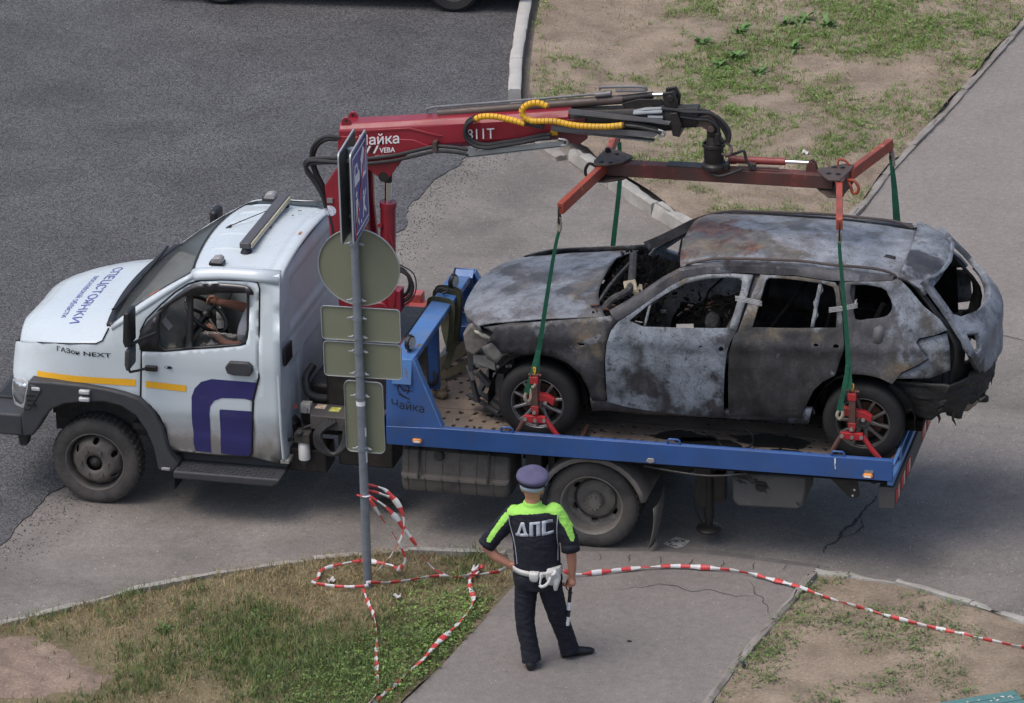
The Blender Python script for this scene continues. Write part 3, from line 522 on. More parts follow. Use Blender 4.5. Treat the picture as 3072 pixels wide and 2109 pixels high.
def hL(x,y): return .03*fbm(x*1.1,y*1.1,5)+.015*fbm(x*6,y*6,2)
vL=[(a[0]+.03,a[1]-.07) for a in lawnL]+[(4.05,-.92),(3.95,-1.713),(3.83,-2.569),(3.70,-3.199),(3.35,-5),(2.6,-9),(-6,-9),(-1.7,-4.2)]
sheet('lawn',vL,.045,M_lawnsoil,step=.12,fn=lambda x,y:hL(x,y)-.02*sstep(.25,0.,edgedist((x,y),vL)))
vR=[(6.55,-.22)]+[(a[0],a[1]-.1) for a in lawnR[1:]]+[(9.2,-1.3),(10.5,-2.1),(11,-9),(5.3,-9),(5.75,-5.5),(6.14,-2.72),(6.25,-1.85),(6.39,-1.07)]
sheet('verge_near',vR,.04,M_soil,step=.12,fn=lambda x,y:hL(x,y)-.02*sstep(.25,0.,edgedist((x,y),vR)))
# sand heap
b=MB(); 
def _sp(u,w_):
    a=u*2*PI; r=w_*(1.15+.3*fbm(math.cos(a),math.sin(a),8)); x=.42+math.cos(a)*r*.85; y=-3.35+math.sin(a)*r*.62
    return (x,y,.04+hL(x,y)+.085*(1-w_**1.6)-.022+.03*fbm(x*5,y*5,4))
b.grid(_sp,40,10); tag(b.build('sand_patch',M_sand,sm=60),kind='structure')
# cracks and patch in the old asphalt: thin dark fissures
M_crack=mat('fissure',(.05,.045,.042),1,var=.3,sc=20)
def fissure(name,line,w,z=.0035,seed=0):
    pts=rag(line,.06,.025,seed); b=MB(); vs=[]
    for i,p in enumerate(pts):
        q=pts[min(i+1,len(pts)-1)]; o=pts[max(i-1,0)]; n=V((-(q[1]-o[1]),q[0]-o[0])).normalized()
        ww=w*(.45+.9*abs(fbm(p[0]*6,p[1]*6,seed)))*(.3+.7*math.sin(PI*(i+.5)/len(pts)))
        vs+= [(p[0]+n.x*ww,p[1]+n.y*ww,z),(p[0]-n.x*ww,p[1]-n.y*ww,z)]
    b.add(vs,[(2*i,2*i+1,2*i+3,2*i+2) for i in range(len(pts)-1)]); tag(b.build(name,M_crack,sm=0),kind='structure')
fissure('road_crack',TR['crack'],.02); fissure('road_crack',TR['crack2'],.011,seed=3)
fissure('path_crack',[(4.9,-.9),(5.25,-.72),(5.7,-.75),(6.1,-.8)],.006,.034,5); fissure('path_crack',[(6.0,-.5),(6.1,-.75),(6.28,-1.1)],.005,.034,6)
for i in range(7): fissure('path_crack',[(4.6+i*.27,-.18+.01*i),(4.62+i*.27,-.36+.02*i)],.005,.034,9+i)
sheet('worn_paint',[TR['manhole'][i] for i in range(4)],.005,mat('cracked paint',(.42,.41,.38),.9,var=.1,wear=(.06,.055,.05),wa=.52,ws=16))
# loose asphalt crumbs along the fresh edge
def crumbs(name,pts,m):
    b=MB()
    for (x,y,z,s) in pts:
        a=rnd.uniform(0,6); c,s_=math.cos(a)*s,math.sin(a)*s
        b.add([(x+c,y+s_,z),(x-s_*.8,y+c*.8,z),(x-c,y-s_,z),(x+s_*.7,y-c*.7,z),(x,y,z+s*rnd.uniform(.7,1.2))],[(0,1,4),(1,2,4),(2,3,4),(3,0,4)])
    return b.build(name,m,sm=0)
cp=[]
for i in range(5200):
    p=rnd.choice(edge[20:]); d=abs(rnd.gauss(0,.28))*rnd.random(); x=p[0]+d*.9+rnd.uniform(-.1,.25); y=p[1]-d*.45+rnd.uniform(-.2,.2)
    cp.append((x,y,.0,rnd.uniform(.003,.011)))
tag(crumbs('asphalt_crumbs',cp,mat('crumb',(.05,.05,.052),.9,var=.5,sc=40)),'loose black asphalt crumbs along the edge of the fresh paving','gravel',kind='stuff')
cp=[(rnd.uniform(-.3,9),rnd.uniform(-.3,11),.0,rnd.uniform(.002,.006)) for i in range(1500)]+[(rnd.uniform(4,6.1),rnd.uniform(-3,-.3),.03,rnd.uniform(.002,.005)) for i in range(130)]
tag(crumbs('pale_grit',cp,mat('grit',(.45,.43,.4),.9,var=.3,sc=40)),'fine pale grit scattered over the road','gravel',kind='stuff')
# ------------------------------------------------------------------ tow truck
M_white=mat('cab white paint',(.53,.595,.625),.3,var=.03,sc=2,dirt=(.42,.40,.36),da=.22,ds=2.2,coat=.3)
def dirty_white():
    m,nt,N,L,B=_new('cab white paint, road dirt'); tc=N.new('ShaderNodeTexCoord').outputs['Object']
    sp=N.new('ShaderNodeSeparateXYZ'); L.new(tc,sp.inputs[0]); n=_nz(nt,5,7,.7,.3,tc)
    g=N.new('ShaderNodeMapRange'); g.inputs[1].default_value=1.12; g.inputs[2].default_value=.5; L.new(sp.outputs[2],g.inputs[0])
    g=g.outputs[0]
    mk=_ramp(nt,_math(nt,'MULTIPLY',g,_math(nt,'ADD',n.outputs[0],.28)),[(.08,0.),(.55,.95)]).outputs[0]
    col=_mix(nt,mk,(.53,.595,.625),(.20,.185,.165)); L.new(col,B.inputs['Base Color'])
    B.inputs['Roughness'].default_value=.42; B.inputs['Coat Weight'].default_value=.2; return m
M_wdoor=dirty_white()
M_backw=mat('cab rear white',(.50,.55,.58),.4,var=.04,dirt=(.36,.35,.33),da=.4,ds=3)
M_plas=mat('grey plastic',(.038,.04,.045),.6,var=.12,sc=8,dirt=(.085,.083,.082),da=.3,ds=4,bump=.15,bs=200)
M_blk=mat('black trim',(.012,.012,.013),.45,var=.1)
M_chas=mat('grimy chassis',(.022,.021,.02),.75,var=.3,sc=9,dirt=(.075,.066,.056),da=.55,ds=5,bump=.3,bs=30)
M_tank=mat('dusty fuel tank',(.05,.047,.043),.7,var=.25,sc=6,dirt=(.13,.115,.1),da=.7,ds=3,bump=.2,bs=20)
M_tyre=mat('dusty tyre',(.04,.038,.036),.85,var=.2,sc=12,dirt=(.11,.10,.09),da=.6,ds=3,bump=.2,bs=60)
M_rimf=mat('grimy steel rim',(.115,.105,.095),.7,.2,var=.18,sc=7,dirt=(.06,.055,.05),da=.5,ds=4)
M_rim=mat('dusty steel rim',(.19,.175,.155),.7,.2,var=.18,sc=7,dirt=(.06,.055,.05),da=.5,ds=4)
M_orange=mat('reflective yellow band',(.80,.42,.02),.45,var=.04,sc=20)
M_navy=mat('navy film',(.026,.025,.125),.4,var=.1,sc=3,dirt=(.12,.11,.15),da=.3,ds=3,wear=(.5,.5,.5),wa=.69,ws=3.5)
M_blue=mat('blue bed paint',(.026,.085,.26),.42,var=.1,sc=3,dirt=(.06,.075,.12),da=.4,ds=3,wear=(.16,.11,.07),wa=.66,ws=5,coat=.15)
M_blue2=mat('pale blue bed paint',(.07,.18,.42),.4,var=.08,sc=4,dirt=(.16,.16,.16),da=.45,ds=5,wear=(.13,.09,.06),wa=.62,ws=7)
M_deck=mat('rusty deck plate',(.21,.165,.13),.75,var=.2,sc=3,dirt=(.075,.06,.05),da=.5,ds=2.5,bump=.3,bs=40,wear=(.26,.2,.15),wa=.6,ws=4)
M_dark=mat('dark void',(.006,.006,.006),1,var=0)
M_red=mat('crane red paint',(.24,.014,.026),.38,var=.1,sc=3,dirt=(.12,.02,.025),da=.35,ds=3,coat=.2)
M_redd=mat('faded red paint',(.42,.09,.085),.5,var=.12,sc=4,dirt=(.2,.08,.07),da=.5,ds=4)
M_steel=mat('galvanised guide',(.33,.36,.37),.42,.6,var=.12,sc=6,dirt=(.18,.17,.16),da=.4,ds=5)
M_gsteel=mat('grey guide steel',(.16,.165,.175),.5,.3,var=.15,sc=6,dirt=(.16,.09,.05),da=.35,ds=4)
M_chrome=mat('chrome rod',(.75,.75,.76),.12,1,var=.03)
M_oily=mat('oily black steel',(.022,.02,.019),.5,.2,var=.3,sc=10,dirt=(.07,.055,.045),da=.4,ds=8)
M_brown=mat('brown cylinder',(.085,.062,.052),.5,.1,var=.2,sc=5,dirt=(.05,.04,.036),da=.5,ds=6)
M_hose=mat('rubber hose',(.017,.017,.018),.55,var=.2,sc=20,dirt=(.05,.048,.046),da=.4,ds=8)
M_yel=mat('yellow spiral guard',(.72,.40,.02),.5,var=.15,sc=12,dirt=(.3,.2,.06),da=.4,ds=8)
M_ltr=mat('white lettering',(.72,.72,.72),.5,var=.05)
M_glass=mat('cab glass',(.02,.025,.025),.04,var=0,alpha=.30)
M_lens=mat('lamp lens',(.42,.44,.45),.1,var=.25,sc=14,coat=.5)
M_amber=mat('amber lens',(.75,.25,.03),.3,var=.1)
M_grey=mat('grey lens',(.28,.27,.27),.25,var=.1)
M_int=mat('cab interior',(.02,.02,.021),.8,var=.2)
T=empty('tow_truck'); tag(T,'white cab tow truck with blue flatbed and red loader crane','truck')
def scab(x,z):
    v=interp(z,[.4,.6,.9,1.5,1.6,2.3],[.0,-.03,-.06,-.06,-.05,.07])
    if x<.1: v+=.42*(.1-x)**2*interp(z,[1.1,1.45],[.3,1])
    if x<-.5: v+=1.2*(-.5-x)**2
    return v
# slightly sculpted door/side skin
def scs(x,z): 
    v=scab(x,z); v+=.012*sstep(.98,.90,z)-.012*sstep(.80,.74,z)+.006*sstep(1.40,1.34,z)*sstep(.3,1.4,x)
    return v
N_=lambda d=0,far=0:(lambda x,z:(x,scs(x,z)-d,z)) if not far else (lambda x,z:(x,mir(scs(x,z)-d),z))
for far in (0,1):
    fl=bool(far)
    fend=panel('cab_fender',TR['fend'],N_(0,far),M_white,T,step=.07,th=.012,flip=fl,bevel=.005)
    dr=panel('door',TR['door'],N_(0.001,far),M_wdoor,T,holes=[smoothpoly(TR['dframe'],2)],step=.04,th=.03,flip=fl,bevel=.006)
    CB=list(TR['cabback']); CB[0]=(1.575,2.225); CB[-1]=(1.765,2.295); CB.insert(1,(1.587,2.155))
    panel('cab_rear_side',CB,N_(0,far),M_wdoor,T,step=.08,th=.02,flip=fl,bevel=.008)
    panel('window_frame',smoothpoly(TR['dframe'],2),N_(.004,far),M_blk,dr,holes=[TR['qglass'],TR['mglass']],step=.06,th=.03,flip=fl)
    panel('quarter_pane',TR['qglass'],N_(-.004,far),M_glass,dr,step=.1,th=.004,flip=fl)
    lower=[(x,z) for x,z in TR['mglass']]
    # the near pane is wound half down, its upper edge shows
    pane=lower if far else [(.981,1.601),(1.407,1.663),(1.45,1.69),(1.46,1.735),(1.30,1.745),(1.10,1.748),(.982,1.735)]
    panel('door_pane',pane,N_(-.012,far),M_glass,dr,step=.1,th=.004,flip=fl)
    hd=TR['handle']; b=MB(); b.prism(hd,1,*( (-.105,-.055) if not far else (mir(-.055),mir(-.105)) )); hh=b.build('handle',M_plas,dr,bevel=.012)
    fl_=[(x,z) for x,z in TR['flare']]
    b=MB(); b.prism(fl_,1,*((-.115,.06) if not far else (mir(.06),mir(-.115)))); b.build('wheel_arch_flare',M_plas,T,bevel=.018,seg=3)
# roof gutter strip between fender top and roof, door seam line
def cabtop_strip(far):
    b=MB(); rows=[]
    xs=[.96,1.02,1.15,1.3,1.5,1.76]; zs=[2.222,2.243,2.262,2.268,2.27,2.272]
    lo=[(1.008,2.186),(1.06,2.197),(1.244,2.214),(1.35,2.218),(1.568,2.215),(1.755,2.2)]
    r=[]
    for (x1,z1),x,z in zip(lo,xs,zs):
        y0=scs(x1,z1); r.append([(x1,y0,z1),((x1+x)/2,y0+.008,(z1+z)/2+.005),(x,y0+.03,z+.012),(x+.005,y0+.075,z+.03)])
    if far: r=[[(p[0],mir(p[1]),p[2]) for p in q] for q in r]
    b.rings(r,False,closed=False); return b.build('roof_side_rail',M_white,T,sm=60,solid=.01)
cabtop_strip(0); cabtop_strip(1)
# roof skin with ribs
def wtop(t): return (.90+.07*t*t,2.305-.075*t*t)
ribs=[.21,.52,.83,1.11,1.40,1.68]
def roof(u,v):
    y=.13+(1.81-.13)*u; t=abs(y-YC)/.9; xf,zf=wtop(t); x=xf+(1.765-xf)*v
    z=zf+(.03*(1-t**4))*sstep(0,.3,v)*1.+.005*sstep(0,.15,v)-.018*sstep(.955,1,v)
    z=max(z,zf) if v<.1 else z
    for r in ribs: z+=.010*math.exp(-((y-r)/.014)**2)*sstep(.08,.14,v)*sstep(.62 if r!=.21 else .85,.55 if r!=.21 else .8,v)
    z-=.012*math.exp(-((x-1.66)/.02)**2)
    z-=.035*(max(0,t-.80)/.14)**2
    return (x,y,z)
b=MB(); b.grid(roof,160,40); rf=b.build('cab_roof',M_white,T,sm=50,solid=-.01)
# rear wall with pressed recess
def rear(u,v):
    z=.58+(2.268-.58)*v; y0=scab(1.7,z)+.0; y=y0+(mir(y0)-y0)*u
    x=1.772-.012*(abs(u-.5)*2)**8
    if z>2.2: x-=.03*sstep(2.2,2.27,z)
    def rec(a,b_,c,d): 
        k=min(y-a,b_-y,z-c,d-z); return sstep(0,.03,k)
    x-=.022*rec(.30,1.64,1.70,2.15)+.018*rec(.22,.5,.78,1.40)+.018*rec(.62,1.3,.78,1.40)
    x-=.012*math.exp(-((z-1.62)/.02)**2)
    return (x,y,z)
b=MB(); b.grid(rear,100,70); bw=b.build('cab_rear_wall',M_backw,T,sm=40,solid=.02)
b=MB(); b.box(1.775,1.80,.02,.24,1.45,1.62); b.build('vent_cover',M_blk,bw,bevel=.02)
b=MB(); b.box(1.72,1.80,-.02,1.96,.545,.585); b.build('sill_beam',mat('muddy sill',(.3,.29,.27),.6,dirt=(.15,.14,.12),da=.6),bw,bevel=.006)
# bonnet
_fs=sorted(TR['fendseam'])
def hseam(x): return interp(x,[p[0] for p in _fs],[p[1] for p in _fs])
HT=([-.82,-.80,-.76,-.70,-.6,-.45,-.3,.1,.25],[1.40,1.45,1.50,1.545,1.59,1.625,1.65,1.705,1.74])
def hood(u,v):
    s=u*2-1; t=abs(s); xr=.13+.09*t*t; xf=-.81+.085*t**2
    x=xf+(xr-xf)*v**1.15; top=interp(x+.07*t*t,*HT); sz=hseam(x); sz=min(sz,top)
    z=sz+(top-sz)*(1-t**3.2)
    sgn=-1 if s<0 else 1; half=YC-scab(x,sz); y=YC+sgn*half*t
    return (x,y,z)
b=MB(); b.grid(hood,60,36); BVH_H=BVHTree.FromPolygons([V(a) for a in b.v],b.f); hd_=b.build('bonnet',M_white,T,sm=60,solid=-.012)
def ontop(x,y):
    # height of the bonnet skin at (x,y)
    top=1.6
    h_=BVH_H.ray_cast(V((x,y,3)),V((0,0,-1))); return (h_[0].z if h_[0] is not None else top)+.005
M_htx=mat('blue film lettering',(.10,.12,.36),.45,var=.08)
def htext(s,y0,y1,xb,hgt):
    def fn(u,v):
        y=y0+(y1-y0)*u; x=xb+hgt*v; return (x,y,ontop(x,y))
    return lettering('lettering',s,fn,M_htx,hd_)
htext('СПЕЦСТОЯНКИ',1.50,.24,-.245,.125)
htext('московской области',1.28,.36,-.365,.085)
# grille and nose
b=MB(); b.grid(lambda u,v:(-.79+.30*(abs(u-.5)*2)**4,.12+1.70*u,.86+.56*v),24,6); nose=b.build('nose_panel',M_plas,T,solid=.02)
for k in range(5): 
    b=MB(); b.box(-.815,-.785,.45,1.49,.98+k*.08,1.02+k*.08); b.build('grille_slat',M_blk,nose,bevel=.006)
for far in (0,1):
    hl=panel('headlight',smoothpoly(TR['headl'],2),N_(.012,far),M_lens,T,step=.04,th=.03,flip=bool(far),bevel=.006)
    panel('headlight_bowl',[(p[0]*.9-.07,p[1]*.75+.26) for p in TR['headl']],N_(.014,far),mat('chrome bowl',(.7,.71,.72),.15,.9,var=.15,sc=14),hl,step=.04,th=.004,flip=bool(far))
b=MB(); b.prism(TR['grillside'],1,-.125,-.10); gsd=b.build('side_marker_panel',M_plas,T,bevel=.01)
b=MB(); b.box(-.50,-.42,-.135,-.12,1.105,1.14); b.build('marker_lens',M_lens,gsd,bevel=.008)
for k in range(3): b=MB(); b.box(-.55+.0*k,-.47,-.132,-.12,.96+k*.045,.972+k*.045); b.build('louvre',M_blk,gsd)
for (x,z,m_) in ((-.005,1.135,M_lens),(-.01,1.065,M_lens)):
    b=MB(); b.box(x-.05,x+.05,-.155,-.11,z-.02,z+.02); b.build('side_lamp',m_,T,bevel=.012,seg=3)
b=MB(); b.box(.66,.74,-.13,-.11,.44,.465); b.build('side_reflector',M_grey,T,bevel=.005)
# bumper with steps
b=MB(); b.prism([(-1.02,.03),(-.98,-.06),(-.84,-.10),(-.62,-.10),(-.60,.05),(-.72,.12),(-.72,1.82),(-.60,1.89),(-.62,2.04),(-.84,2.04),(-.98,2.0),(-1.02,1.9)],2,.645,.85); bp=b.build('front_bumper',M_plas,T,bevel=.02,seg=3)
b=MB(); b.box(-.96,-.80,.22,1.72,.85,.875); pl=b.build('step_plate',M_plas,bp,bevel=.004)
for i in range(7):
    for j in range(5):
        b=MB(); b.box(-.95+j*.03,-.93+j*.03,.24+i*.05,.275+i*.05,.8755,.8775); b.build('step_tread',M_blk,pl,sm=0)
for y in (.02,1.80): b=MB(); b.prism([(-.72,.645),(-.60,.645),(-.64,.50),(-.70,.50)],1,y,y+.1); b.build('tow_bracket',M_chas,bp,bevel=.004)
# decals on the doors and fenders
panel('reflective_strip',TR['stripe1'],N_(.004),M_orange,T,step=.05,th=0)
panel('reflective_strip',TR['stripe2'],N_(.005),M_orange,T,step=.05,th=0)
panel('film_emblem',smoothpoly(TR['logoA'],1),N_(.005),M_navy,T,step=.04,th=0)
panel('film_emblem',TR['logoB'],N_(.005),M_navy,T,step=.04,th=0)
M_bdg=mat('badge chrome black',(.03,.03,.033),.2,.6,var=.1)
def side_text(s,x0,x1,z0,z1,h,mt,par=T,bold=.0): return lettering('lettering',s,lambda u,v:(x0+(x1-x0)*u+.0*v,scs(x0+(x1-x0)*u,z0)-.006,z0+(z1-z0)*u+h*v),mt,par,bold=bold)
side_text('ГАЗон',-.285,-.06,1.452,1.449,.06,M_bdg,fend,bold=.012); side_text('NEXT',-.02,.235,1.449,1.452,.055,M_bdg,fend,bold=.012)
side_text('C',.72,.75,1.388,1.388,.03,M_bdg); b=MB(); b.prism([(.745,1.39),(.775,1.388),(.795,1.398),(.77,1.412),(.75,1.408)],1,-.07,-.055); b.build('door_badge',M_bdg,dr,sm=0)
# deflector over the near window
def visf(x,z): 
    k=sstep(1.95,2.17,z); return (x,scab(x,z)-.03-.018*(1-abs(k-.5)),z)
panel('rain_deflector',smoothpoly(TR['visor'],2),visf,mat('smoked deflector',(.02,.018,.022),.12,var=.1),T,step=.05,th=.004)
# seam lines of bonnet and door
def seam(line,d,r,par): b=MB(); b.tube([(x,scab(x,z)-d,z) for x,z in line],r,6); b.build('panel_seam',M_dark,par)
seam(TR['fendseam'],.003,.006,T)
dd=TR['door']; seam(dd+[dd[0]],-.002,.009,T)
# windscreen
def wbase(t): return (.145+.085*t*t,1.738-.02*t*t)
def ws(u,v):
    s=u*2-1; t=abs(s); xb,zb=wbase(t); xt,zt=wtop(t); yb=YC+s*(YC-.01); yt=YC+s*.88; k=.03*math.sin(PI*v)
    return (xb+(xt-xb)*v-k*.4,yb+(yt-yb)*v,zb+(zt-zb)*v+k*.6)
b=MB(); b.grid(ws,30,12); wsc=b.build('windscreen',mat('windscreen glass',(.26,.29,.29),.04,var=.1,sc=3,alpha=.26),T,sm=60)  # grey base colour puts sky reflection, and some dust, into the glass
def wsstrip(name,u0,u1,v0,v1,m_,d=.006,n=20):
    b=MB(); b.grid(lambda u,v:tuple(V(ws(u0+(u1-u0)*u,v0+(v1-v0)*v))+V((-d*.7,0,d*.7))),n,3); return b.build(name,m_,wsc,sm=60,solid=.004)
wsstrip('windscreen_seal',0,1,-.015,.02,M_blk); wsstrip('windscreen_seal',0,1,.985,1.01,M_blk); wsstrip('windscreen_seal',0,.022,0,1,M_blk,.006,2); wsstrip('windscreen_seal',.978,1,0,1,M_blk,.006,2)
b=MB(); b.grid(lambda u,v:(.10+.09*(abs(u*2-1))**2+.07*v,.0+1.94*u,1.735-.02*abs(u*2-1)**2+.012*v),30,2); b.build('cowl',M_blk,T,sm=60,solid=.02)
for (y0,y1) in ((.25,.95),(.95,1.65)):
    b=MB(); b.tube([(.16,y0,1.77),(.20,(y0+y1)/2,1.80),(.22,y1,1.83)],.010,6); b.beam((.19,y0-.02,1.785),(.235,y1-.1,1.845),.02,.018); b.build('wiper',M_blk,T)
# a-pillar skin between windscreen and fender
b=MB(); r=[]
for i in range(9):
    v=i/8; p=V(ws(0,v)); q_=interp(p.x,[.222,.243,.447,.96],[1.70,1.715,1.855,2.215]); r.append([tuple(p+V((-.004,0,.004))),(p.x+.01,(p.y+scab(p.x,q_))/2-.012,(p.z+q_)/2+.012),(p.x+.02,scab(p.x,q_)-.001,q_-.008)])
b.rings(r,False,closed=False); b.build('a_pillar',M_white,T,sm=70,solid=-.008)
b=MB(); b.rings([[(p[0],mir(p[1]),p[2]) for p in q] for q in r],False,closed=False); b.build('a_pillar',M_white,T,sm=70,solid=.008)
# mirrors
mr=empty('mirror',parent=T)
b=MB(); b.prism(TR['mirror1'],1,-.36,-.16); b.build('mirror_housing',M_blk,mr,bevel=.02,seg=3)
b=MB(); b.prism(TR['mirror2'],1,-.35,-.17); b.build('wide_angle_housing',M_plas,mr,bevel=.02,seg=3)
b=MB(); b.tube([(.66,-.07,1.72),(.56,-.16,1.69),(.49,-.25,1.67)],.016,8); b.tube([(.49,-.25,1.95),(.47,-.25,1.65),(.45,-.22,1.42),(.47,-.16,1.38),(.56,-.09,1.385)],.012,8,sub=3); b.build('mirror_arm',M_blk,mr)
b=MB(); b.box(.55,.66,-.10,-.06,1.36,1.41); b.build('mirror_foot',M_blk,mr,bevel=.01)
panel('mirror_gusset',[(.50,1.545),(.515,1.72),(.66,1.86),(.68,1.60),(.66,1.56)],N_(.008),M_blk,mr,th=.02)
mr2=empty('mirror',parent=T); b=MB(); b.box(.46,.54,2.13,2.33,1.68,2.00); b.build('mirror_housing',M_blk,mr2,bevel=.03); b=MB(); b.tube([(.62,2.0,1.72),(.5,2.15,1.70)],.016); b.build('mirror_arm',M_blk,mr2)
# roof furniture
lb=MB(); lb.obox((1.345,1.035,2.385),(.095,1.22,.055)); lbo=lb.build('light_bar',mat('light bar top',(.075,.075,.08),.5,var=.1),T,bevel=.01)
b=MB()
b.box(1.394,1.408,.45,1.62,2.36,2.405); b.build('light_bar_lens',mat('yellowed lens',(.5,.45,.32),.4,var=.15,sc=10),lbo,bevel=.004)
for y in (.47,1.6): b=MB(); b.cyl((1.345,y,2.31),(1.345,y,2.36),.055,.03,14); b.build('light_bar_foot',M_blk,lbo)
for y in (.22,1.80):
    b=MB(); b.prism([(1.10,2.29),(1.215,2.29),(1.215,2.345),(1.19,2.365),(1.13,2.355)],1,y-.045,y+.045); mk=b.build('roof_marker',M_grey,T,bevel=.012,seg=3)
    b=MB(); b.box(1.095,1.22,y-.05,y+.05,2.285,2.315); b.build('marker_base',M_blk,mk,bevel=.006)
b=MB(); b.prism([(.985,2.31),(1.06,2.31),(1.045,2.35)],1,.965,1.0); b.tube([(1.04,.985,2.34),(1.32,1.17,2.43)],[.006,.004],6); b.build('aerial',M_blk,T)
b=MB(); b.tube([(1.37,1.62,2.36),(1.5,1.66,2.345),(1.65,1.7,2.34),(1.80,1.74,2.33)],.006,6,sub=3); b.build('light_bar_cable',M_blk,lbo)
for (x,y,w_) in ((1.66,1.62,.03),(1.55,1.42,.035),(1.52,1.30,.02),(1.40,.98,.05),(1.35,.72,.03)):
    b=MB(); b.obox((x,y,2.352),(w_,.012,.003),M.Rotation(.3,3,'Z')); b.build('roof_scuff',M_blk,rf,sm=0)
for (x,y) in ((1.70,.92),(1.34,.62),(1.30,.55)):
    b=MB(); b.obox((x,y,2.345),(.02,.06,.003)); b.build('rust_spot',mat('rust',(.42,.17,.05),.9,var=.3,sc=30),rf,sm=0)
# interior
b=MB(); b.box(.35,1.70,.08,1.86,.72,.78); b.box(1.62,1.70,.08,1.86,.78,2.2); it=b.build('cab_floor',M_int,T)
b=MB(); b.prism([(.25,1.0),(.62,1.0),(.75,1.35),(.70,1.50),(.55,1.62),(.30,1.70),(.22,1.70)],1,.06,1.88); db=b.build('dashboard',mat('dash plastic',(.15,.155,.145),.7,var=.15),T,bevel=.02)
b=MB()  # painted reflection: orange and pale tiles added under the windscreen glass
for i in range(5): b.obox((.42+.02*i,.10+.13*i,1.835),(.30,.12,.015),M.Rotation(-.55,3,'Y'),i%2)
b.build('windscreen_reflection',[mat('orange reflection',(.75,.13,.03),.8,var=.15,sc=12),mat('pale reflection',(.62,.6,.55),.8,var=.1)],db,bevel=.004)
b=MB(); b.obox((.60,.42,1.60),(.10,.11,.003),M.Rotation(.9,3,'Y')); b.build('sticker',M_ltr,db,sm=0)
b=MB(); b.prism([(.98,.9),(1.50,.9),(1.52,1.12),(.98,1.15)],1,.18,.72); b.prism([(1.42,1.12),(1.58,1.12),(1.62,1.95),(1.50,1.95)],1,.2,.7); b.build('driver_seat',mat('seat cloth',(.03,.035,.03),.9,var=.2,sc=10),T,bevel=.04)
b=MB(); b.prism([(.98,.9),(1.50,.9),(1.52,1.12),(.98,1.15)],1,.85,1.75); b.prism([(1.42,1.12),(1.58,1.12),(1.62,1.95),(1.50,1.95)],1,.85,1.75); b.build('passenger_bench',mat('seat cloth',(0,0,0)),T,bevel=.04)
swc=V((.955,.46,1.70)); ax=V((.62,0,.78)).normalized(); u_=V((0,1,0)); w_=ax.cross(u_)
b=MB(); rr=[swc+(u_*math.cos(a)+w_*math.sin(a))*.215 for a in [2*PI*i/28 for i in range(29)]]; b.tube(rr,.018,8); 
for a in (0,PI*.5+.6,PI*1.5-.6,PI): b.tube([swc,swc+(u_*math.cos(a)+w_*math.sin(a))*.21],.016,6)
b.ell(swc,(.06,.06,.05)); b.tube([swc,swc-ax*.35],.03,8); b.build('steering_wheel',M_blk,T)
bt=MB(); bt.lathe([(.0,0),(.032,0),(.034,.02),(.034,.06),(.029,.075),(.034,.09),(.034,.14),(.013,.17),(.013,.19),(0,.19)],(.93,.9,1.40),(0,0,1),14); tag(bt.build('water_bottle',mat('clear bottle',(.7,.72,.72),.1,var=.1,alpha=.45)),'clear plastic water bottle standing inside the truck cab','bottle')
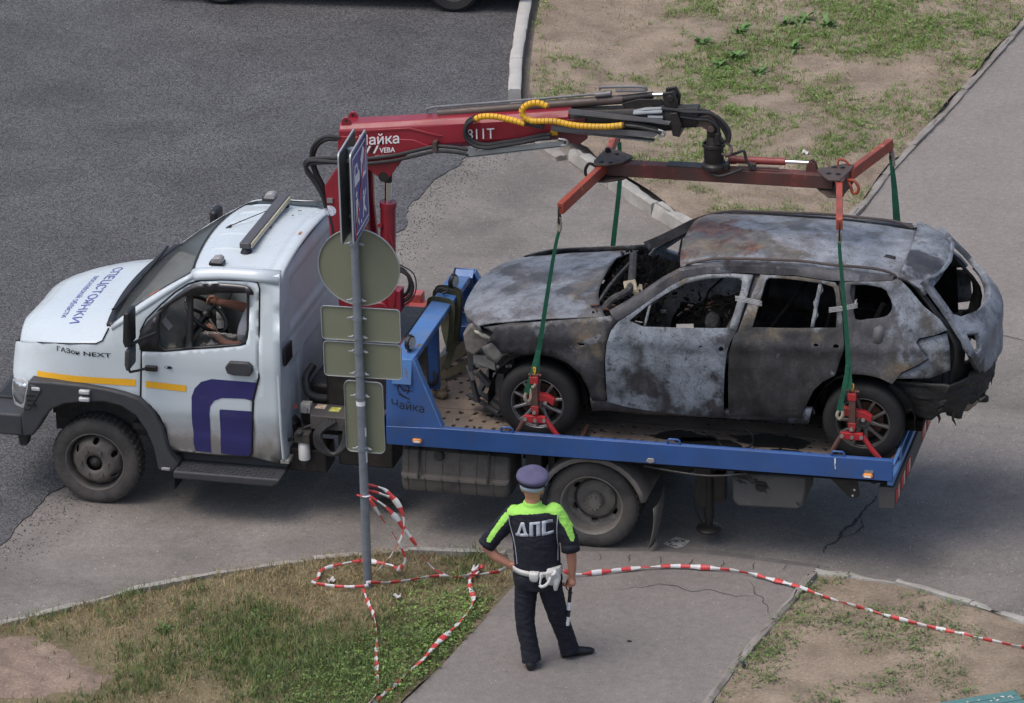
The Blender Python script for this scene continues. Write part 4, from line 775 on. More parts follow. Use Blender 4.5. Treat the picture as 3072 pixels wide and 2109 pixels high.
# wheels
def tyre_prof(r,w,rim): 
    return [(rim,-w*.42),(rim+.02,-w*.5),(r*.86,-w*.53),(r*.965,-w*.46),(r,-w*.36),(r,w*.36),(r*.965,w*.46),(r*.86,w*.53),(rim+.02,w*.5),(rim,w*.42)]
def truck_wheel(c,w,dish,par,n=44):
    MR=M_rimf if dish>0 else M_rim
    # dish>0: disc stands proud of the rim (front), <0: deep set (rear dual)
    e=empty('wheel',parent=par); c=V(c); r=.402
    b=MB(); b.lathe([(a,h) for a,h in tyre_prof(r,w,.262)],c,(0,-1,0),n,closed=True)
    for j in range(n*1):
        a=2*PI*j/n
        for s in (-1,1): b.obox(c+V((math.cos(a)*(r+.001),s*w*.2,math.sin(a)*(r+.001))),(.012,w*.30,.026),M.Rotation(-a+s*.25,3,'Y'))
    ty=b.build('tyre',M_tyre,e,sm=50)
    of=w*.5
    b=MB(); b.lathe([(.262,of-.03),(.278,of-.004),(.270,of-.001),(.258,of-.012),(.248,of-.05),(.24,of-.16),(.22,of-.2),(.22,-of+.02),(.27,-of+.01)],c,(0,-1,0),40); rim=b.build('rim',MR,e,sm=50)
    # disc with hand holes
    def dep(rad):
        if dish>0: return interp(rad,[0,.10,.175,.19,.225,.245],[dish,dish,dish,dish-.02,dish-.09,dish-.1])
        return interp(rad,[0,.10,.135,.15,.2,.245],[dish,dish,dish-.0,dish-.01,dish-.03,dish+.02])
    outer=[(.246*math.cos(2*PI*i/48),.246*math.sin(2*PI*i/48)) for i in range(48)]
    holes=[]
    for k in range(6):
        a=2*PI*k/6+.45; q=[]
        for i in range(12):
            t=2*PI*i/12; p=V((.198+.022*math.cos(t),.027*math.sin(t))); q.append((p.x*math.cos(a)-p.y*math.sin(a),p.x*math.sin(a)+p.y*math.cos(a)))
        holes.append(q)
    cen=[(.075*math.cos(2*PI*i/20),.075*math.sin(2*PI*i/20)) for i in range(20)] 
    panel('disc',outer,lambda x,z:(c.x+x,c.y-(of+dep(math.hypot(x,z))),c.z+z),MR,rim,holes=holes+([cen] if dish>0 else []),step=.035,th=.008)
    b=MB()
    if dish>0:
        b.lathe([(.07,dish-.05),(.05,dish-.03),(.03,dish-.01),(0,dish)],c+V((0,-of,0)),(0,-1,0),18)
    else: b.lathe([(.075,dish-.02),(.075,dish+.06),(.06,dish+.085),(.035,dish+.09),(0,dish+.09)],c+V((0,-of,0)),(0,-1,0),20)
    b.build('hub',M_chas if dish>0 else MR,rim,sm=40)
    for k in range(6 if dish>0 else 10):
        a=2*PI*k/(6 if dish>0 else 10); rr=.125 if dish>0 else .06
        p=c+V((math.cos(a)*rr,-of-(dish if dish>0 else dish+.08),math.sin(a)*rr)); b=MB(); b.cyl(p,p+V((0,-.022,0)),.016 if dish>0 else .009,None,8); b.build('wheel_nut',MR,rim,sm=30)
    b=MB(); b.cyl(c+V((0,.05,0)),c+V((0,.25,0)),.19,.19,20); b.build('brake_drum',M_chas,rim)
    return e
truck_wheel((0,.115,.402),.23,.015,T); truck_wheel((0,mir(.115),.402),.23,-.05,T)
truck_wheel((4.515,.06,.402),.235,-.15,T); truck_wheel((4.515,.36,.402),.235,-.15,T,20) if 0 else None
for y in (.33,mir(.33),mir(.06)):
    b=MB(); b.lathe(tyre_prof(.402,.235,.24),(4.515,y,.402),(0,-1,0),30,closed=True); b.lathe([(.24,-.1),(.24,.0),(0,.0),(0,-.1)],(4.515,y,.402),(0,-1,0),24); e=empty('wheel',parent=T); b.build('tyre',M_tyre,e,sm=50)
# chassis
b=MB()
for y in (.50,1.36): b.box(-.55,7.05,y,y+.08,.62,.84)
for x in (-.3,1.9,2.6,3.6,4.6,5.4,6.4,7.0): b.box(x,x+.08,.5,1.44,.64,.80)
b.build('chassis_rails',M_chas,T,bevel=.006)
b=MB(); b.tube([(0,.2,.40),(0,1.74,.40)],.06,10); b.build('front_axle',M_chas,T)
b=MB(); b.tube([(4.515,.25,.42),(4.515,1.69,.42)],.09,10); b.ell((4.515,.97,.42),(.2,.22,.22)); b.build('rear_axle',M_chas,T)
b=MB(); b.tube([(-.5,.52,.66),(0,.5,.50),(.7,.52,.62)],.035,8,sub=4); b.build('leaf_spring',M_chas,T)
b=MB(); b.tube([(3.8,.45,.62),(4.515,.45,.52),(5.3,.45,.62)],.05,8,sub=4); b.build('leaf_spring',M_chas,T)
b=MB(); b.box(.1,1.5,.45,1.5,.5,.95); b.build('engine',M_chas,T)
b=MB(); b.box(-.42,.66,.22,.30,.6,1.12); b.box(-.42,.66,.05,1.9,1.05,1.10); b.build('inner_wheel_arch',M_chas,T)
# mud flap, steps
b=MB(); b.box(.70,.715,.05,.42,.18,.56); b.build('mud_flap',M_blk,T)
st=[(x,z) for x,z in TR['step']]
b=MB(); b.prism([(.79,.40),(1.69,.395),(1.76,.44),(1.765,.475),(.79,.475)],1,-.20,.12); sp=b.build('cab_step',M_plas,T,bevel=.02,seg=3)
b=MB(); b.box(.80,1.76,.05,.12,.475,.60); b.build('step_riser',M_plas,sp,bevel=.01)
for i in range(22):
    for j in range(5):
        b=MB(); b.obox((.84+i*.04,-.165+j*.042,.4775),(.03,.008,.005),M.Rotation(.7 if (i+j)%2 else -.7,3,'Z')); b.build('tread_bar',M_plas,sp,sm=0)
# fuel tank
def tank_ring(x,k):
    pr=[(-.12,.47),(-.10,.435),(.0,.415),(.30,.415),(.36,.45),(.38,.56),(.38,.80),(.33,.83),(.02,.83),(-.06,.80),(-.09,.70),(-.10,.60),(-.14,.585),(-.145,.565),(-.12,.555)]
    cy,cz=.13,.62; return [(x,cy+(y-cy)*k,cz+(z-cz)*k) for y,z in pr]
b=MB(); xs=[2.84,2.855,2.88]; ks=[.88,.96,1.]
for i in range(6):
    a=2.90+i*.152; xs+=[a,a+.006,a+.014,a+.02]; ks+=[1.,.975,.975,1.]
xs+=[3.76,3.785,3.80]; ks+=[1,.96,.88]
b.rings([tank_ring(x,k) for x,k in zip(xs,ks)]); tk=b.build('fuel_tank',M_tank,T,sm=30)
b=MB(); b.cyl((3.18,-.06,.76),(3.18,-.115,.785),.04,.04,16); b.build('fuel_cap',M_chas,tk,bevel=.005)
for x in (3.0,3.62): b=MB(); b.tube([(x,-.155,.58),(x,-.11,.70),(x,-.07,.815),(x,.05,.845),(x,.35,.845)],.012,6); b.build('tank_strap',M_chas,tk)
# rear wheel guards
for s in (0,1):
    b=MB(); C0=V((4.53,0,.40)); y0,y1=(-.10,.47) if not s else (mir(.47),mir(-.10))
    rs=[]
    for i in range(15):
        a=R(172-i*(172-12)/14); r=.475; p=[(C0.x+math.cos(a)*r,y0,C0.z+math.sin(a)*r*.98)]; 
        rs.append([(C0.x+math.cos(a)*(r-.035),y0,C0.z+math.sin(a)*(r-.035)),(C0.x+math.cos(a)*r,y0+.005,C0.z+math.sin(a)*r),(C0.x+math.cos(a)*r,y1,C0.z+math.sin(a)*r)])
    b.rings(rs,False,closed=False); mg=b.build('mudguard',mat('dusty mudguard',(.17,.155,.14),.8,var=.2,sc=5,dirt=(.05,.046,.042),da=.5,ds=4),T,sm=60,solid=.008)
    b=MB(); b.grid(lambda u,v:(5.02+.05*math.sin(v*2)+.02*math.sin(u*5),y0+.03+(y1-y0-.05)*u,.05+.38*v),6,6); b.build('mud_flap',mat('muddy flap',(.13,.12,.105),.9,var=.2,sc=6),mg,solid=.008)
b=MB(); b.box(3.92,4.06,.02,.30,.62,.84); b.box(4.1,4.16,.1,.4,.5,.85); b.build('spring_hanger',M_chas,T,bevel=.006)
# stabiliser leg, tool box, gusset, light guard
jk=MB(); jk.box(5.37,5.47,.2,.34,.36,.86); jk.cyl((5.48,.25,.24),(5.48,.25,.84),.045,None,14); jk.cyl((5.48,.25,.16),(5.48,.25,.30),.034,None,12); jk.lathe([(.0,0),(.11,0),(.115,.012),(.10,.03),(.04,.045),(0,.045)],(5.48,.25,.13),(0,0,1),20); jk.tube([(5.38,.2,.6),(5.36,.2,.45),(5.38,.22,.3),(5.42,.24,.2)],.01,6,sub=4); jk.box(5.52,5.62,.24,.36,.40,.66); jk.build('stabiliser_leg',M_oily,T,sm=40)
b=MB(); b.prism([(5.74,.80),(6.38,.82),(6.36,.56),(6.31,.51),(5.79,.495),(5.745,.54)],1,-.02,.42); tb=b.build('tool_box',mat('worn tool box',(.09,.088,.085),.75,var=.15,sc=4,wear=(.014,.014,.014),wa=.57,ws=3.2),T,bevel=.02)
b=MB(); b.cyl((5.99,-.028,.70),(5.99,-.012,.70),.05,None,14); b.beam((5.95,-.035,.70),(6.03,-.035,.70),.01,.02); b.build('box_latch',M_blk,tb)
b=MB(); b.prism(TR['gusset'],1,.15,.17); gg=b.build('rear_gusset',M_chas,T); 
for (x,z) in ((6.765,.66),(6.75,.605)): b=MB(); b.cyl((x,.149,z),(x,.145,z),.01,None,10); b.build('bolt_hole',M_ltr,gg)
b=MB(); b.box(7.02,7.16,-.12,2.06,.635,.83); rb=b.build('rear_bumper',mat('rear bumper grey',(.06,.06,.062),.6,var=.1,dirt=(.1,.09,.08),da=.5),T,bevel=.006)
M_rw=[mat('reflector red',(.5,.045,.03),.4,var=.1),mat('reflector pale',(.6,.58,.55),.4,var=.1)]
for i in range(8):
    if i in (3,4): continue
    b=MB(); b.box(7.162,7.166,-.10+i*.27,.10+i*.27,.68,.80,0); b.box(7.1625,7.167,.02+i*.27,.06+i*.27,.68,.80,1); b.build('rear_reflector',M_rw,rb,sm=0)
# stuff between cab and bed
b=MB(); b.lathe([(.0,0),(.05,0),(.052,.01),(.052,.14),(.045,.15),(.05,.17),(0,.17)],(1.92,.06,.575),(0,0,1),18); ff=b.build('fuel_filter',mat('filter white',(.6,.6,.58),.4,var=.06,dirt=(.3,.28,.25),da=.3),T)
b=MB(); b.cyl((1.92,.06,.50),(1.92,.06,.575),.02,.045,12); b.build('filter_bowl',M_chas,ff)
b=MB(); b.box(1.85,1.99,.0,.14,.745,.84); b.cyl((1.90,.02,.82),(1.90,.0,.86),.03,None,12); b.build('filter_head',M_chas,ff,bevel=.008)
b=MB(); b.lathe([(0,0),(.07,0),(.08,.05),(.08,.2),(.05,.24),(0,.24)],(1.74,.30,.62),(0,0,1),16); b.build('air_drier',M_oily,T)
b=MB(); b.box(1.85,1.94,.22,.30,.935,1.025); cb=b.build('control_box',mat('cream switch box',(.45,.44,.38),.5,var=.05),T,bevel=.006); b=MB(); b.cyl((1.895,.22,.975),(1.895,.19,.975),.026,None,14); b.build('push_button',M_grey,cb)
b=MB(); b.cyl((1.81,.22,1.0),(1.81,.2,1.0),.02,None,10); b.build('red_button',M_redd,T)
b=MB(); b.prism([(1.92,.35),(2.62,.33),(2.62,.08),(1.98,.08)],2,.965,.985); b.box(1.98,2.6,.075,.085,.86,.985); br=b.build('step_bracket',mat('grimy bracket',(.07,.065,.062),.6,var=.15,dirt=(.13,.12,.11),da=.4),T,bevel=.004)
for (x,y,c_) in ((2.02,.28,(.65,.5,.35)),(2.16,.24,(.5,.5,.12))): b=MB(); b.obox((x,y,.987),(.09,.09,.002)); b.build('sticker',mat('sticker%g'%x,c_,.5,var=.5,sc=25),br,sm=0)
b=MB(); b.box(2.05,2.65,.35,1.6,.86,1.45); b.box(1.84,2.05,.5,1.4,.86,1.1); b.build('crane_tank',M_oily,T,bevel=.03)
b=MB()
for k in range(3): b.tube([(2.16+.03*k,.05,.96),(2.05+.02*k,.0,.86),(2.08+.03*k,-.02,.72),(2.22,-.02,.68),(2.33-.02*k,.02,.78),(2.3,.06,.92)],.022,8,sub=5)
b.build('hose_coil',M_hose,T)
b=MB(); b.tube([(1.86,.22,.94),(1.87,.2,.84),(1.95,.15,.80)],.012,6,sub=4); b.tube([(1.70,.25,.84),(1.74,.12,.72),(1.84,.04,.78)],.014,6,sub=4); b.tube([(1.84,.1,.80),(1.98,.1,.88),(2.1,.1,.87)],.016,6,sub=4); b.tube([(1.88,.55,1.25),(1.85,.42,1.18),(1.9,.36,1.06),(2.05,.4,1.02),(2.15,.5,1.05)],.035,10,sub=5); b.tube([(1.75,.3,.6),(1.85,.2,.5),(2.0,.2,.52)],.02,6,sub=4); b.build('engine_hoses',M_hose,T)
b=MB(); b.obox((2.06,.08,.84),(.03,.02,.03)); b.build('red_cap',M_redd,T,bevel=.006)
b=MB(); b.box(1.62,2.1,.12,.4,.42,.64); b.ell((1.78,.2,.50),(.09,.09,.10)); b.box(2.2,2.7,.15,.5,.50,.80); b.build('gearbox_units',M_oily,T,bevel=.02)
b=MB(); b.beam((2.58,.38,.10),(2.58,.38,.9),.10,.10); b.beam((2.45,.36,.35),(2.45,.36,.9),.06,.06); b.lathe([(0,0),(.11,0),(.11,.02),(.04,.04),(0,.04)],(2.58,.38,.09),(0,0,1),16); b.build('front_stabiliser_leg',M_oily,T)
# ---- flatbed
bed=empty('flatbed',parent=T)
br_=TR['bedrail']; b=MB(); b.prism([(2.742,.892),(2.742,1.062),(3.244,1.08),(7.149,1.108),(7.15,.919)],1,-.19,-.165); b.prism([(3.244,1.079),(7.149,1.107),(7.149,1.085),(3.244,1.058)],1,-.165,-.13); b.build('side_rail',M_blue,bed,bevel=.006)
b=MB(); b.prism([(2.742,.892),(2.742,1.062),(3.244,1.08),(7.149,1.108),(7.15,.919)],1,mir(-.165),mir(-.19)); b.prism([(3.244,1.079),(7.149,1.107),(7.149,1.085),(3.244,1.058)],1,mir(-.13),mir(-.165)); b.build('side_rail',M_blue,bed,bevel=.006)
# deck plates with punched holes
ZF=.915; DX=.12
rows=[-.03,.12,.259,.393,.537,.697,.847,.986,1.118,1.25,1.387,1.53,1.68,1.82,1.97]
def deckpiece(y0,y1,rws):
    b=MB(); xs=[2.80+DX*i for i in range(37)]; edges=[y0]+[(rws[i]+rws[i+1])/2 for i in range(len(rws)-1)]+[y1]
    for k,yc in enumerate(rws):
        a,c=edges[k],edges[k+1]
        for x in xs[:-1]:
            xc=x+DX/2+.002; hw,hh=.017,.022
            if yc in (.697,1.118): b.add([(x,a,ZF),(x+DX,a,ZF),(x+DX,c,ZF),(x,c,ZF)],[(0,1,2,3)]); continue
            o=[(x,a),(x+DX,a),(x+DX,c),(x,c)]; h=[(xc-hw-.004,yc-hh),(xc+hw-.004,yc-hh),(xc+hw+.004,yc+hh),(xc-hw+.004,yc+hh)]
            b.add([(p[0],p[1],ZF) for p in o]+[(p[0],p[1],ZF) for p in h]+[(p[0],p[1],ZF-.012) for p in h],
              [(0,1,5,4),(1,2,6,5),(2,3,7,6),(3,0,4,7),(4,5,9,8),(5,6,10,9),(6,7,11,10),(7,4,8,11)])
    return b.build('deck_plate',M_deck,bed,sm=0)
deckpiece(-.165,.612,rows[:5]); deckpiece(.618,1.318,rows[5:10]); deckpiece(1.324,mir(-.165),rows[10:])
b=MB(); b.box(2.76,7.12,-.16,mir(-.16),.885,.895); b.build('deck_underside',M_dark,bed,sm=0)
b=MB(); b.box(2.745,2.80,-.16,mir(-.16),.88,1.0); b.build('deck_head_beam',M_gsteel,bed,bevel=.006)
b=MB(); b.box(7.10,7.149,-.165,mir(-.165),.87,.918); b.box(7.125,7.150,-.165,mir(-.165),1.02,1.045); 
for y in (.28,.97,1.66): b.box(7.125,7.148,y-.012,y+.012,.91,1.03)
b.build('tail_rail',M_blue2,bed,bevel=.004)
for x0,x1,z in ((3.759,3.86,1.08),(5.214,5.32,1.09),(6.625,6.732,1.098)):
    b=MB(); b.tube([(x0,-.165,z),(x0,-.165,z+.035),(x0+.015,-.165,z+.048),(x1-.015,-.165,z+.048),(x1,-.165,z+.035),(x1,-.165,z)],.009,8); b.build('lashing_loop',M_blue,bed)
def mlamp(x,z,brk):
    b=MB(); b.prism([(x-.045,z),(x-.035,z+.02),(x+.035,z+.02),(x+.045,z),(x+.035,z-.02),(x-.035,z-.02)],1,-.215,-.19); lo=b.build('marker_lamp',M_amber,bed,bevel=.008,seg=3)
    b=MB(); b.box(x-.028,x+.028,-.22,-.214,z-.013,z+.005); b.build('lamp_reflector',M_ltr,lo,bevel=.002)
    if brk: b=MB(); b.box(x-.03,x+.045,-.197,-.19,z+.022,z+.045); b.build('lamp_bracket',M_steel,lo)
mlamp(3.02,.952,0); mlamp(6.941,.962,1)
b=MB(); b.prism([(5.03,.93),(5.05,.96),(5.10,.962),(5.11,.93),(5.07,.915)],1,-.205,-.19); b.build('lamp_stub',M_grey,bed,bevel=.004)
b=MB(); b.obox((6.66,-.192,1.06),(.012,.003,.07)); b.obox((6.662,-.192,1.02),(.007,.003,.05)); b.build('paint_drip',M_ltr,bed,sm=0)
b=MB(); b.tube([(5.0,-.14,.86),(5.3,-.17,.84),(5.6,-.17,.83),(5.9,-.15,.87)],.01,6,sub=5); b.build('loose_cable',M_hose,bed); b=MB(); b.tube([(6.9,-.1,.9),(6.98,-.14,.87),(7.05,-.1,.9)],.008,6,sub=5); b.build('loose_cable',M_hose,bed)
# headboard
hb=empty('headboard',parent=T)
def plate(far):
    P=[(2.742,1.062),(3.240,1.082),(3.08,1.435),(2.985,1.655),(2.785,1.66),(2.742,1.5)]
    def fn(x,z):
        y=interp(z,[1.06,1.66],[-.185,-.10]); return (x,y if not far else mir(y)-.02*0,z)
    panel('side_plate',P,fn,M_blue,hb,step=.12,th=.012,flip=bool(far),bevel=.003)
    b=MB(); q=[(3.240,1.082),(3.08,1.435),(2.985,1.655)]
    for a,c in zip(q[:-1],q[1:]): 
        A,B_=fn(*a),fn(*c); s=1 if not far else -1; b.beam((A[0],A[1]+s*.04,A[2]),(B_[0],B_[1]+s*.04,B_[2]),.08,.012,up=(1,0,.4))
    b.build('plate_flange',M_blue2,hb,bevel=.002)
plate(0); plate(1)
b=MB(); b.box(2.785,2.975,-.09,1.86,1.60,1.66); b.build('cross_beam',M_blue2,hb,bevel=.008)
for s in (0,1):
    q=[(-.10,1.66),(-.02,1.60),(-.13,1.45),(-.16,1.45)]; q=[(mir(a),z) for a,z in q] if s else q
    b=MB(); b.prism(q,0,2.80,2.97); b.build('corner_gusset',M_blue2,hb,bevel=.003)
b=MB(); b.box(2.86,2.95,.80,.87,1.0,1.60); b.build('middle_post',M_blue,hb,bevel=.005)
for (x,y) in ((2.90,.09),(2.91,1.52)):
    b=MB(); b.lathe([(0,0),(.05,0),(.066,.012),(.066,.04),(.055,.046),(0,.046)],(x-.02,y,1.74),(.93,-.28,.0),24); wl=b.build('work_lamp',M_blk,hb,sm=40)
    b=MB(); b.cyl((x+.024,y-.012,1.74),(x+.028,y-.0135,1.74),.052,None,24); b.build('lamp_glass',mat('lamp glass',(.45,.45,.42),.2,var=.2,sc=40),wl); b=MB(); b.box(x-.02,x+.01,y-.02,y+.02,1.66,1.69); b.build('lamp_foot',M_chas,wl)
    for k in range(9):
        a=R(-40+k*32); p=V((x-.0,y,1.74))+V((0,math.cos(a)*.068,math.sin(a)*.068)); b=MB(); b.obox(p,(.035,.004,.012),M.Rotation(a,3,'X')); b.build('cooling_fin',M_blk,wl,sm=0)
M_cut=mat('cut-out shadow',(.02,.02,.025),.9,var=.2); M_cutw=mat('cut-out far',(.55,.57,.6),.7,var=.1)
def gfn(far,dx=0,sx=1):
    def fn(x,z):
        y=interp(z,[1.06,1.66],[-.185,-.10])-.0035; return (x,y,z) if not far else (x,mir(-.155)-.022,z)
    return fn
for far in (0,1):
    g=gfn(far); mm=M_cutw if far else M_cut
    xo=0
    def L_(u,v): x=2.79+.29*u; x=5.87-x if far else x; return g(x,1.235-.03*u+.10*v)
    lettering('cut_lettering','Чайка',L_,mm,hb,bold=.0)
    b=MB(); c=(2.895,1.40)
    for i in range(14):
        if i in (3,10,11): continue
        a0,a1=2*PI*i/14,2*PI*(i+.9)/14; r0,r1=.045,.055
        q=[(c[0]+math.cos(a)*r,c[1]+math.sin(a)*r) for a,r in ((a0,r0),(a1,r0),(a1,r1),(a0,r1))]; b.add([g((5.87-x if far else x),z) for x,z in q],[(0,1,2,3)])
    for q in ([(2.85,1.445),(2.895,1.40),(2.888,1.385)],[(2.895,1.402),(2.985,1.385),(2.893,1.378)],[(2.84,1.355),(2.90,1.345),(2.96,1.315),(2.94,1.312),(2.89,1.33)]): b.add([g((5.87-x if far else x),z) for x,z in q],[tuple(range(len(q)))])
    b.build('cut_emblem',mm,hb,sm=0)
b=MB(); b.tube([(2.90,.86,1.55),(2.84,.95,1.3),(2.83,.9,1.12),(2.88,.80,1.05),(2.93,.78,1.1),(2.90,.83,1.2)],.02,8,sub=5); b.build('hose_loop',M_hose,hb)
b=MB(); b.cyl((2.28,1.95,1.28),(2.30,1.45,1.28),.13,None,20); b.ell((2.28,1.96,1.28),(.13,.06,.13)); b.ell((2.30,1.44,1.28),(.13,.06,.13)); b.build('air_tank',M_redd,T,sm=50)
b=MB(); b.beam((2.47,2.0,1.26),(2.47,.55,1.26),.16,.16); b.box(2.35,2.50,1.92,2.04,1.28,1.42); b.build('stabiliser_beam',M_redd,T,bevel=.01)
b=MB(); b.box(2.66,2.72,.35,.75,.9,1.5); b.build('red_cover',mat('maroon plate',(.10,.03,.03),.6,var=.2),T,bevel=.004)
# ------------------------------------------------------------------ loader crane (part of the truck)
cr=empty('crane',parent=T)
# column and base
b=MB(); b.cyl((2.22,.97,.86),(2.22,.97,1.75),.17,.15,20); b.box(2.0,2.62,.70,1.24,.95,1.25); b.build('crane_base',M_red,cr,bevel=.02)
P=[(2.08,1.55),(2.02,2.2),(1.975,2.84),(2.075,3.0),(2.16,3.06),(2.33,3.03),(2.33,2.6),(2.36,2.2),(2.40,1.55)]
b=MB(); b.prism(P,1,.80,.86); b.prism(P,1,1.08,1.14); b.prism([(2.06,1.5),(1.99,2.6),(2.05,2.9),(2.28,2.9),(2.36,1.5)],1,.86,1.08); b.build('column',M_red,cr,bevel=.012)
b=MB(); b.ell((2.02,.798,2.62),(.055,.004,.05)); b.build('column_sticker',mat('sticker white',(.6,.62,.7),.5,var=.3,sc=40),cr)
b=MB(); b.cyl((2.44,.80,1.72),(2.44,1.14,1.72),.07,None,18); b.box(2.3,2.5,.84,1.1,1.55,1.70); b.build('cylinder_foot',M_red,cr,bevel=.01)
b=MB(); b.cyl((2.465,.97,1.74),(2.497,.97,2.66),.068,None,22); b.cyl((2.4955,.97,2.62),(2.4985,.97,2.675),.075,None,22); lc=b.build('lift_cylinder',M_red,cr,sm=40)
b=MB(); b.cyl((2.497,.97,2.66),(2.508,.97,2.93),.031,None,18); b.build('piston_rod',M_chrome,cr); b=MB(); b.cyl((2.505,.97,2.86),(2.51,.97,2.96),.035,None,14); b.build('rod_eye',M_oily,cr)
b=MB(); b.cyl((2.44,.90,2.48),(2.44,.88,2.48),.02,None,10); b.tube([(2.52,.90,2.42),(2.545,.9,2.3),(2.53,.9,1.9)],.012,6); b.build('cylinder_pipe',M_red,cr)
b=MB(); b.cyl((2.50,.84,2.95),(2.50,1.10,2.95),.045,None,16); b.build('pivot_pin',M_oily,cr)
# main boom: hexagonal box lofted along its axis
def boomsec(x,zt,zb,w,yc=.98):
    h=zt-zb; return [(x,yc-w*.32,zt+.02),(x,yc+w*.32,zt+.02),(x,yc+w/2,zt-.03),(x,yc+w/2,zb+.05),(x,yc+w*.25,zb-.005),(x,yc-w*.25,zb-.005),(x,yc-w/2,zb+.05),(x,yc-w/2,zt-.03)]
b=MB(); b.rings([boomsec(x,zt,zb,w) for x,zt,zb,w in ((2.105,3.375,3.02,.24),(2.5,3.42,3.10,.24),(2.95,3.475,3.215,.235),(3.5,3.54,3.29,.225),(4.157,3.63,3.385,.215))]); bo=b.build('main_boom',M_red,cr,bevel=.012)
bp_=TR['boomnear']; lowp=[(2.10,3.30),(2.10,3.01),(2.377,3.005),(2.428,2.962),(2.493,2.925),(2.56,2.955),(2.63,3.06),(2.72,3.17),(2.95,3.25),(2.78,3.31)]
for y in (.845,1.10): b=MB(); b.prism(lowp,1,y,y+.02); b.build('boom_cheek',M_red,bo,bevel=.004)
b=MB(); b.prism([(2.28,3.36),(2.75,3.415),(3.04,3.36),(3.0,3.35),(2.72,3.395),(2.28,3.335)],1,.853,.864); b.build('stiffener',M_red,bo,bevel=.003)
for (x,y) in ((2.19,1.05),(2.17,.90)):
    b=MB(); b.prism([(x-.05,3.36),(x-.04,3.43),(x-.015,3.46),(x+.015,3.46),(x+.04,3.43),(x+.05,3.36)],1,y-.012,y+.012); lg=b.build('lifting_eye',M_red,bo,bevel=.004); b=MB(); b.cyl((x,y-.0135,3.43),(x,y+.0135,3.43),.014,None,12); b.build('eye_hole',M_oily,lg)
def btext(s,x0,z0,x1,z1,h,bold=0): return lettering('lettering',s,lambda u,v:(x0+(x1-x0)*u,.840,z0+(z1-z0)*u+h*v),M_ltr,bo,bold=bold)
btext('Чайка',2.30,3.232,2.655,3.275,.125,.014); btext('VEBA',2.475,3.172,2.615,3.19,.065,.02); btext('A HYVA GROUP COMPANY',2.43,3.135,2.62,3.158,.02); btext('811T',3.262,3.345,3.505,3.375,.135,.004)
b=MB()
for k in range(3):
    x=2.345+.035*k; b.add([(x,.8405,3.155+.004*k),(x+.018,.8405,3.157+.004*k),(x+.055,.8405,3.232+.004*k),(x+.037,.8405,3.23+.004*k)],[(0,1,2,3)],k%2)
b.build('maker_mark',[M_ltr,M_oily],bo,sm=0)
b=MB(); b.add([(3.97,.864,3.42),(4.075,.868,3.43),(4.05,.866,3.50),(4.0,.866,3.47)],[(0,1,2,3)]); b.build('warning_sticker',M_yel,bo,sm=0)
b=MB(); b.prism([(4.05,3.56),(4.30,3.60),(4.32,3.42),(4.25,3.36),(4.06,3.37)],1,.862,.875); b.build('boom_collar',mat('dull red',(.13,.03,.03),.6,var=.3),bo,bevel=.004)
# extensions
b=MB(); b.rings([boomsec(x,zt,zb,w) for x,zt,zb,w in ((4.15,3.615,3.40,.185),(5.06,3.70,3.515,.165))]); b.build('boom_extension',M_oily,cr,bevel=.008)
b=MB(); b.rings([boomsec(x,zt,zb,w) for x,zt,zb,w in ((5.05,3.695,3.53,.14),(5.27,3.715,3.555,.13))]); b.prism([(5.04,3.69),(5.10,3.70),(5.14,3.60),(5.12,3.48),(5.06,3.49),(5.05,3.55)],1,.86,1.10); b.build('inner_extension',M_oily,cr,bevel=.006)
b=MB(); b.prism(TR['tiphead'],1,.93,.955); b.prism(TR['tiphead'],1,1.02,1.045); b.cyl((5.385,.90,3.555),(5.385,1.08,3.555),.03,None,14); b.build('boom_tip',M_brown,cr,bevel=.004)
# top cylinder, pipe and bracket
tc=TR['topcyl']; b=MB(); b.cyl((2.962,1.02,3.50),(4.60,1.02,3.735),.04,None,18); b.build('extension_cylinder',M_brown,cr); b=MB(); b.cyl((4.60,1.02,3.735),(4.86,1.02,3.79),.038,.03,14); b.build('cylinder_gland',M_oily,cr)
b=MB(); b.cyl((4.84,1.02,3.79),(4.95,1.02,3.80),.018,None,12); b.build('extension_rod',M_chrome,cr)
b=MB(); b.tube([(2.90,1.02,3.50),(2.86,1.02,3.51),(2.86,1.02,3.535),(2.92,1.02,3.555),(3.68,1.02,3.665),(4.35,1.02,3.765),(4.50,1.02,3.79)],.011,8); b.build('steel_pipe',M_gsteel,cr)
b=MB(); b.tube([(4.41,1.0,3.815),(4.40,1.0,3.83),(4.44,1.0,3.842),(4.74,1.0,3.862),(4.80,1.0,3.855),(4.80,1.0,3.835),(4.72,1.0,3.825),(4.54,1.0,3.815)],.013,8,sub=3); b.cyl((4.36,1.0,3.765),(4.50,1.0,3.79),.024,None,10); b.build('valve_pipes',M_gsteel,cr)
b=MB(); b.prism([(4.60,3.72),(4.75,3.77),(4.95,3.78),(4.97,3.73),(4.78,3.68),(4.62,3.68)],1,.95,.97); b.prism([(4.73,3.69),(4.86,3.72),(5.0,3.70),(5.04,3.64),(4.80,3.635)],1,.92,.94); b.prism([(4.96,3.84),(5.05,3.86),(5.09,3.78),(5.08,3.66),(5.01,3.66),(4.97,3.74)],1,.93,.96); b.prism([(4.96,3.84),(5.05,3.86),(5.09,3.78),(5.08,3.66),(5.01,3.66),(4.97,3.74)],1,1.06,1.09); b.cyl((5.03,.92,3.80),(5.03,1.1,3.80),.03,None,12); b.build('cylinder_bracket',M_oily,cr,bevel=.004)
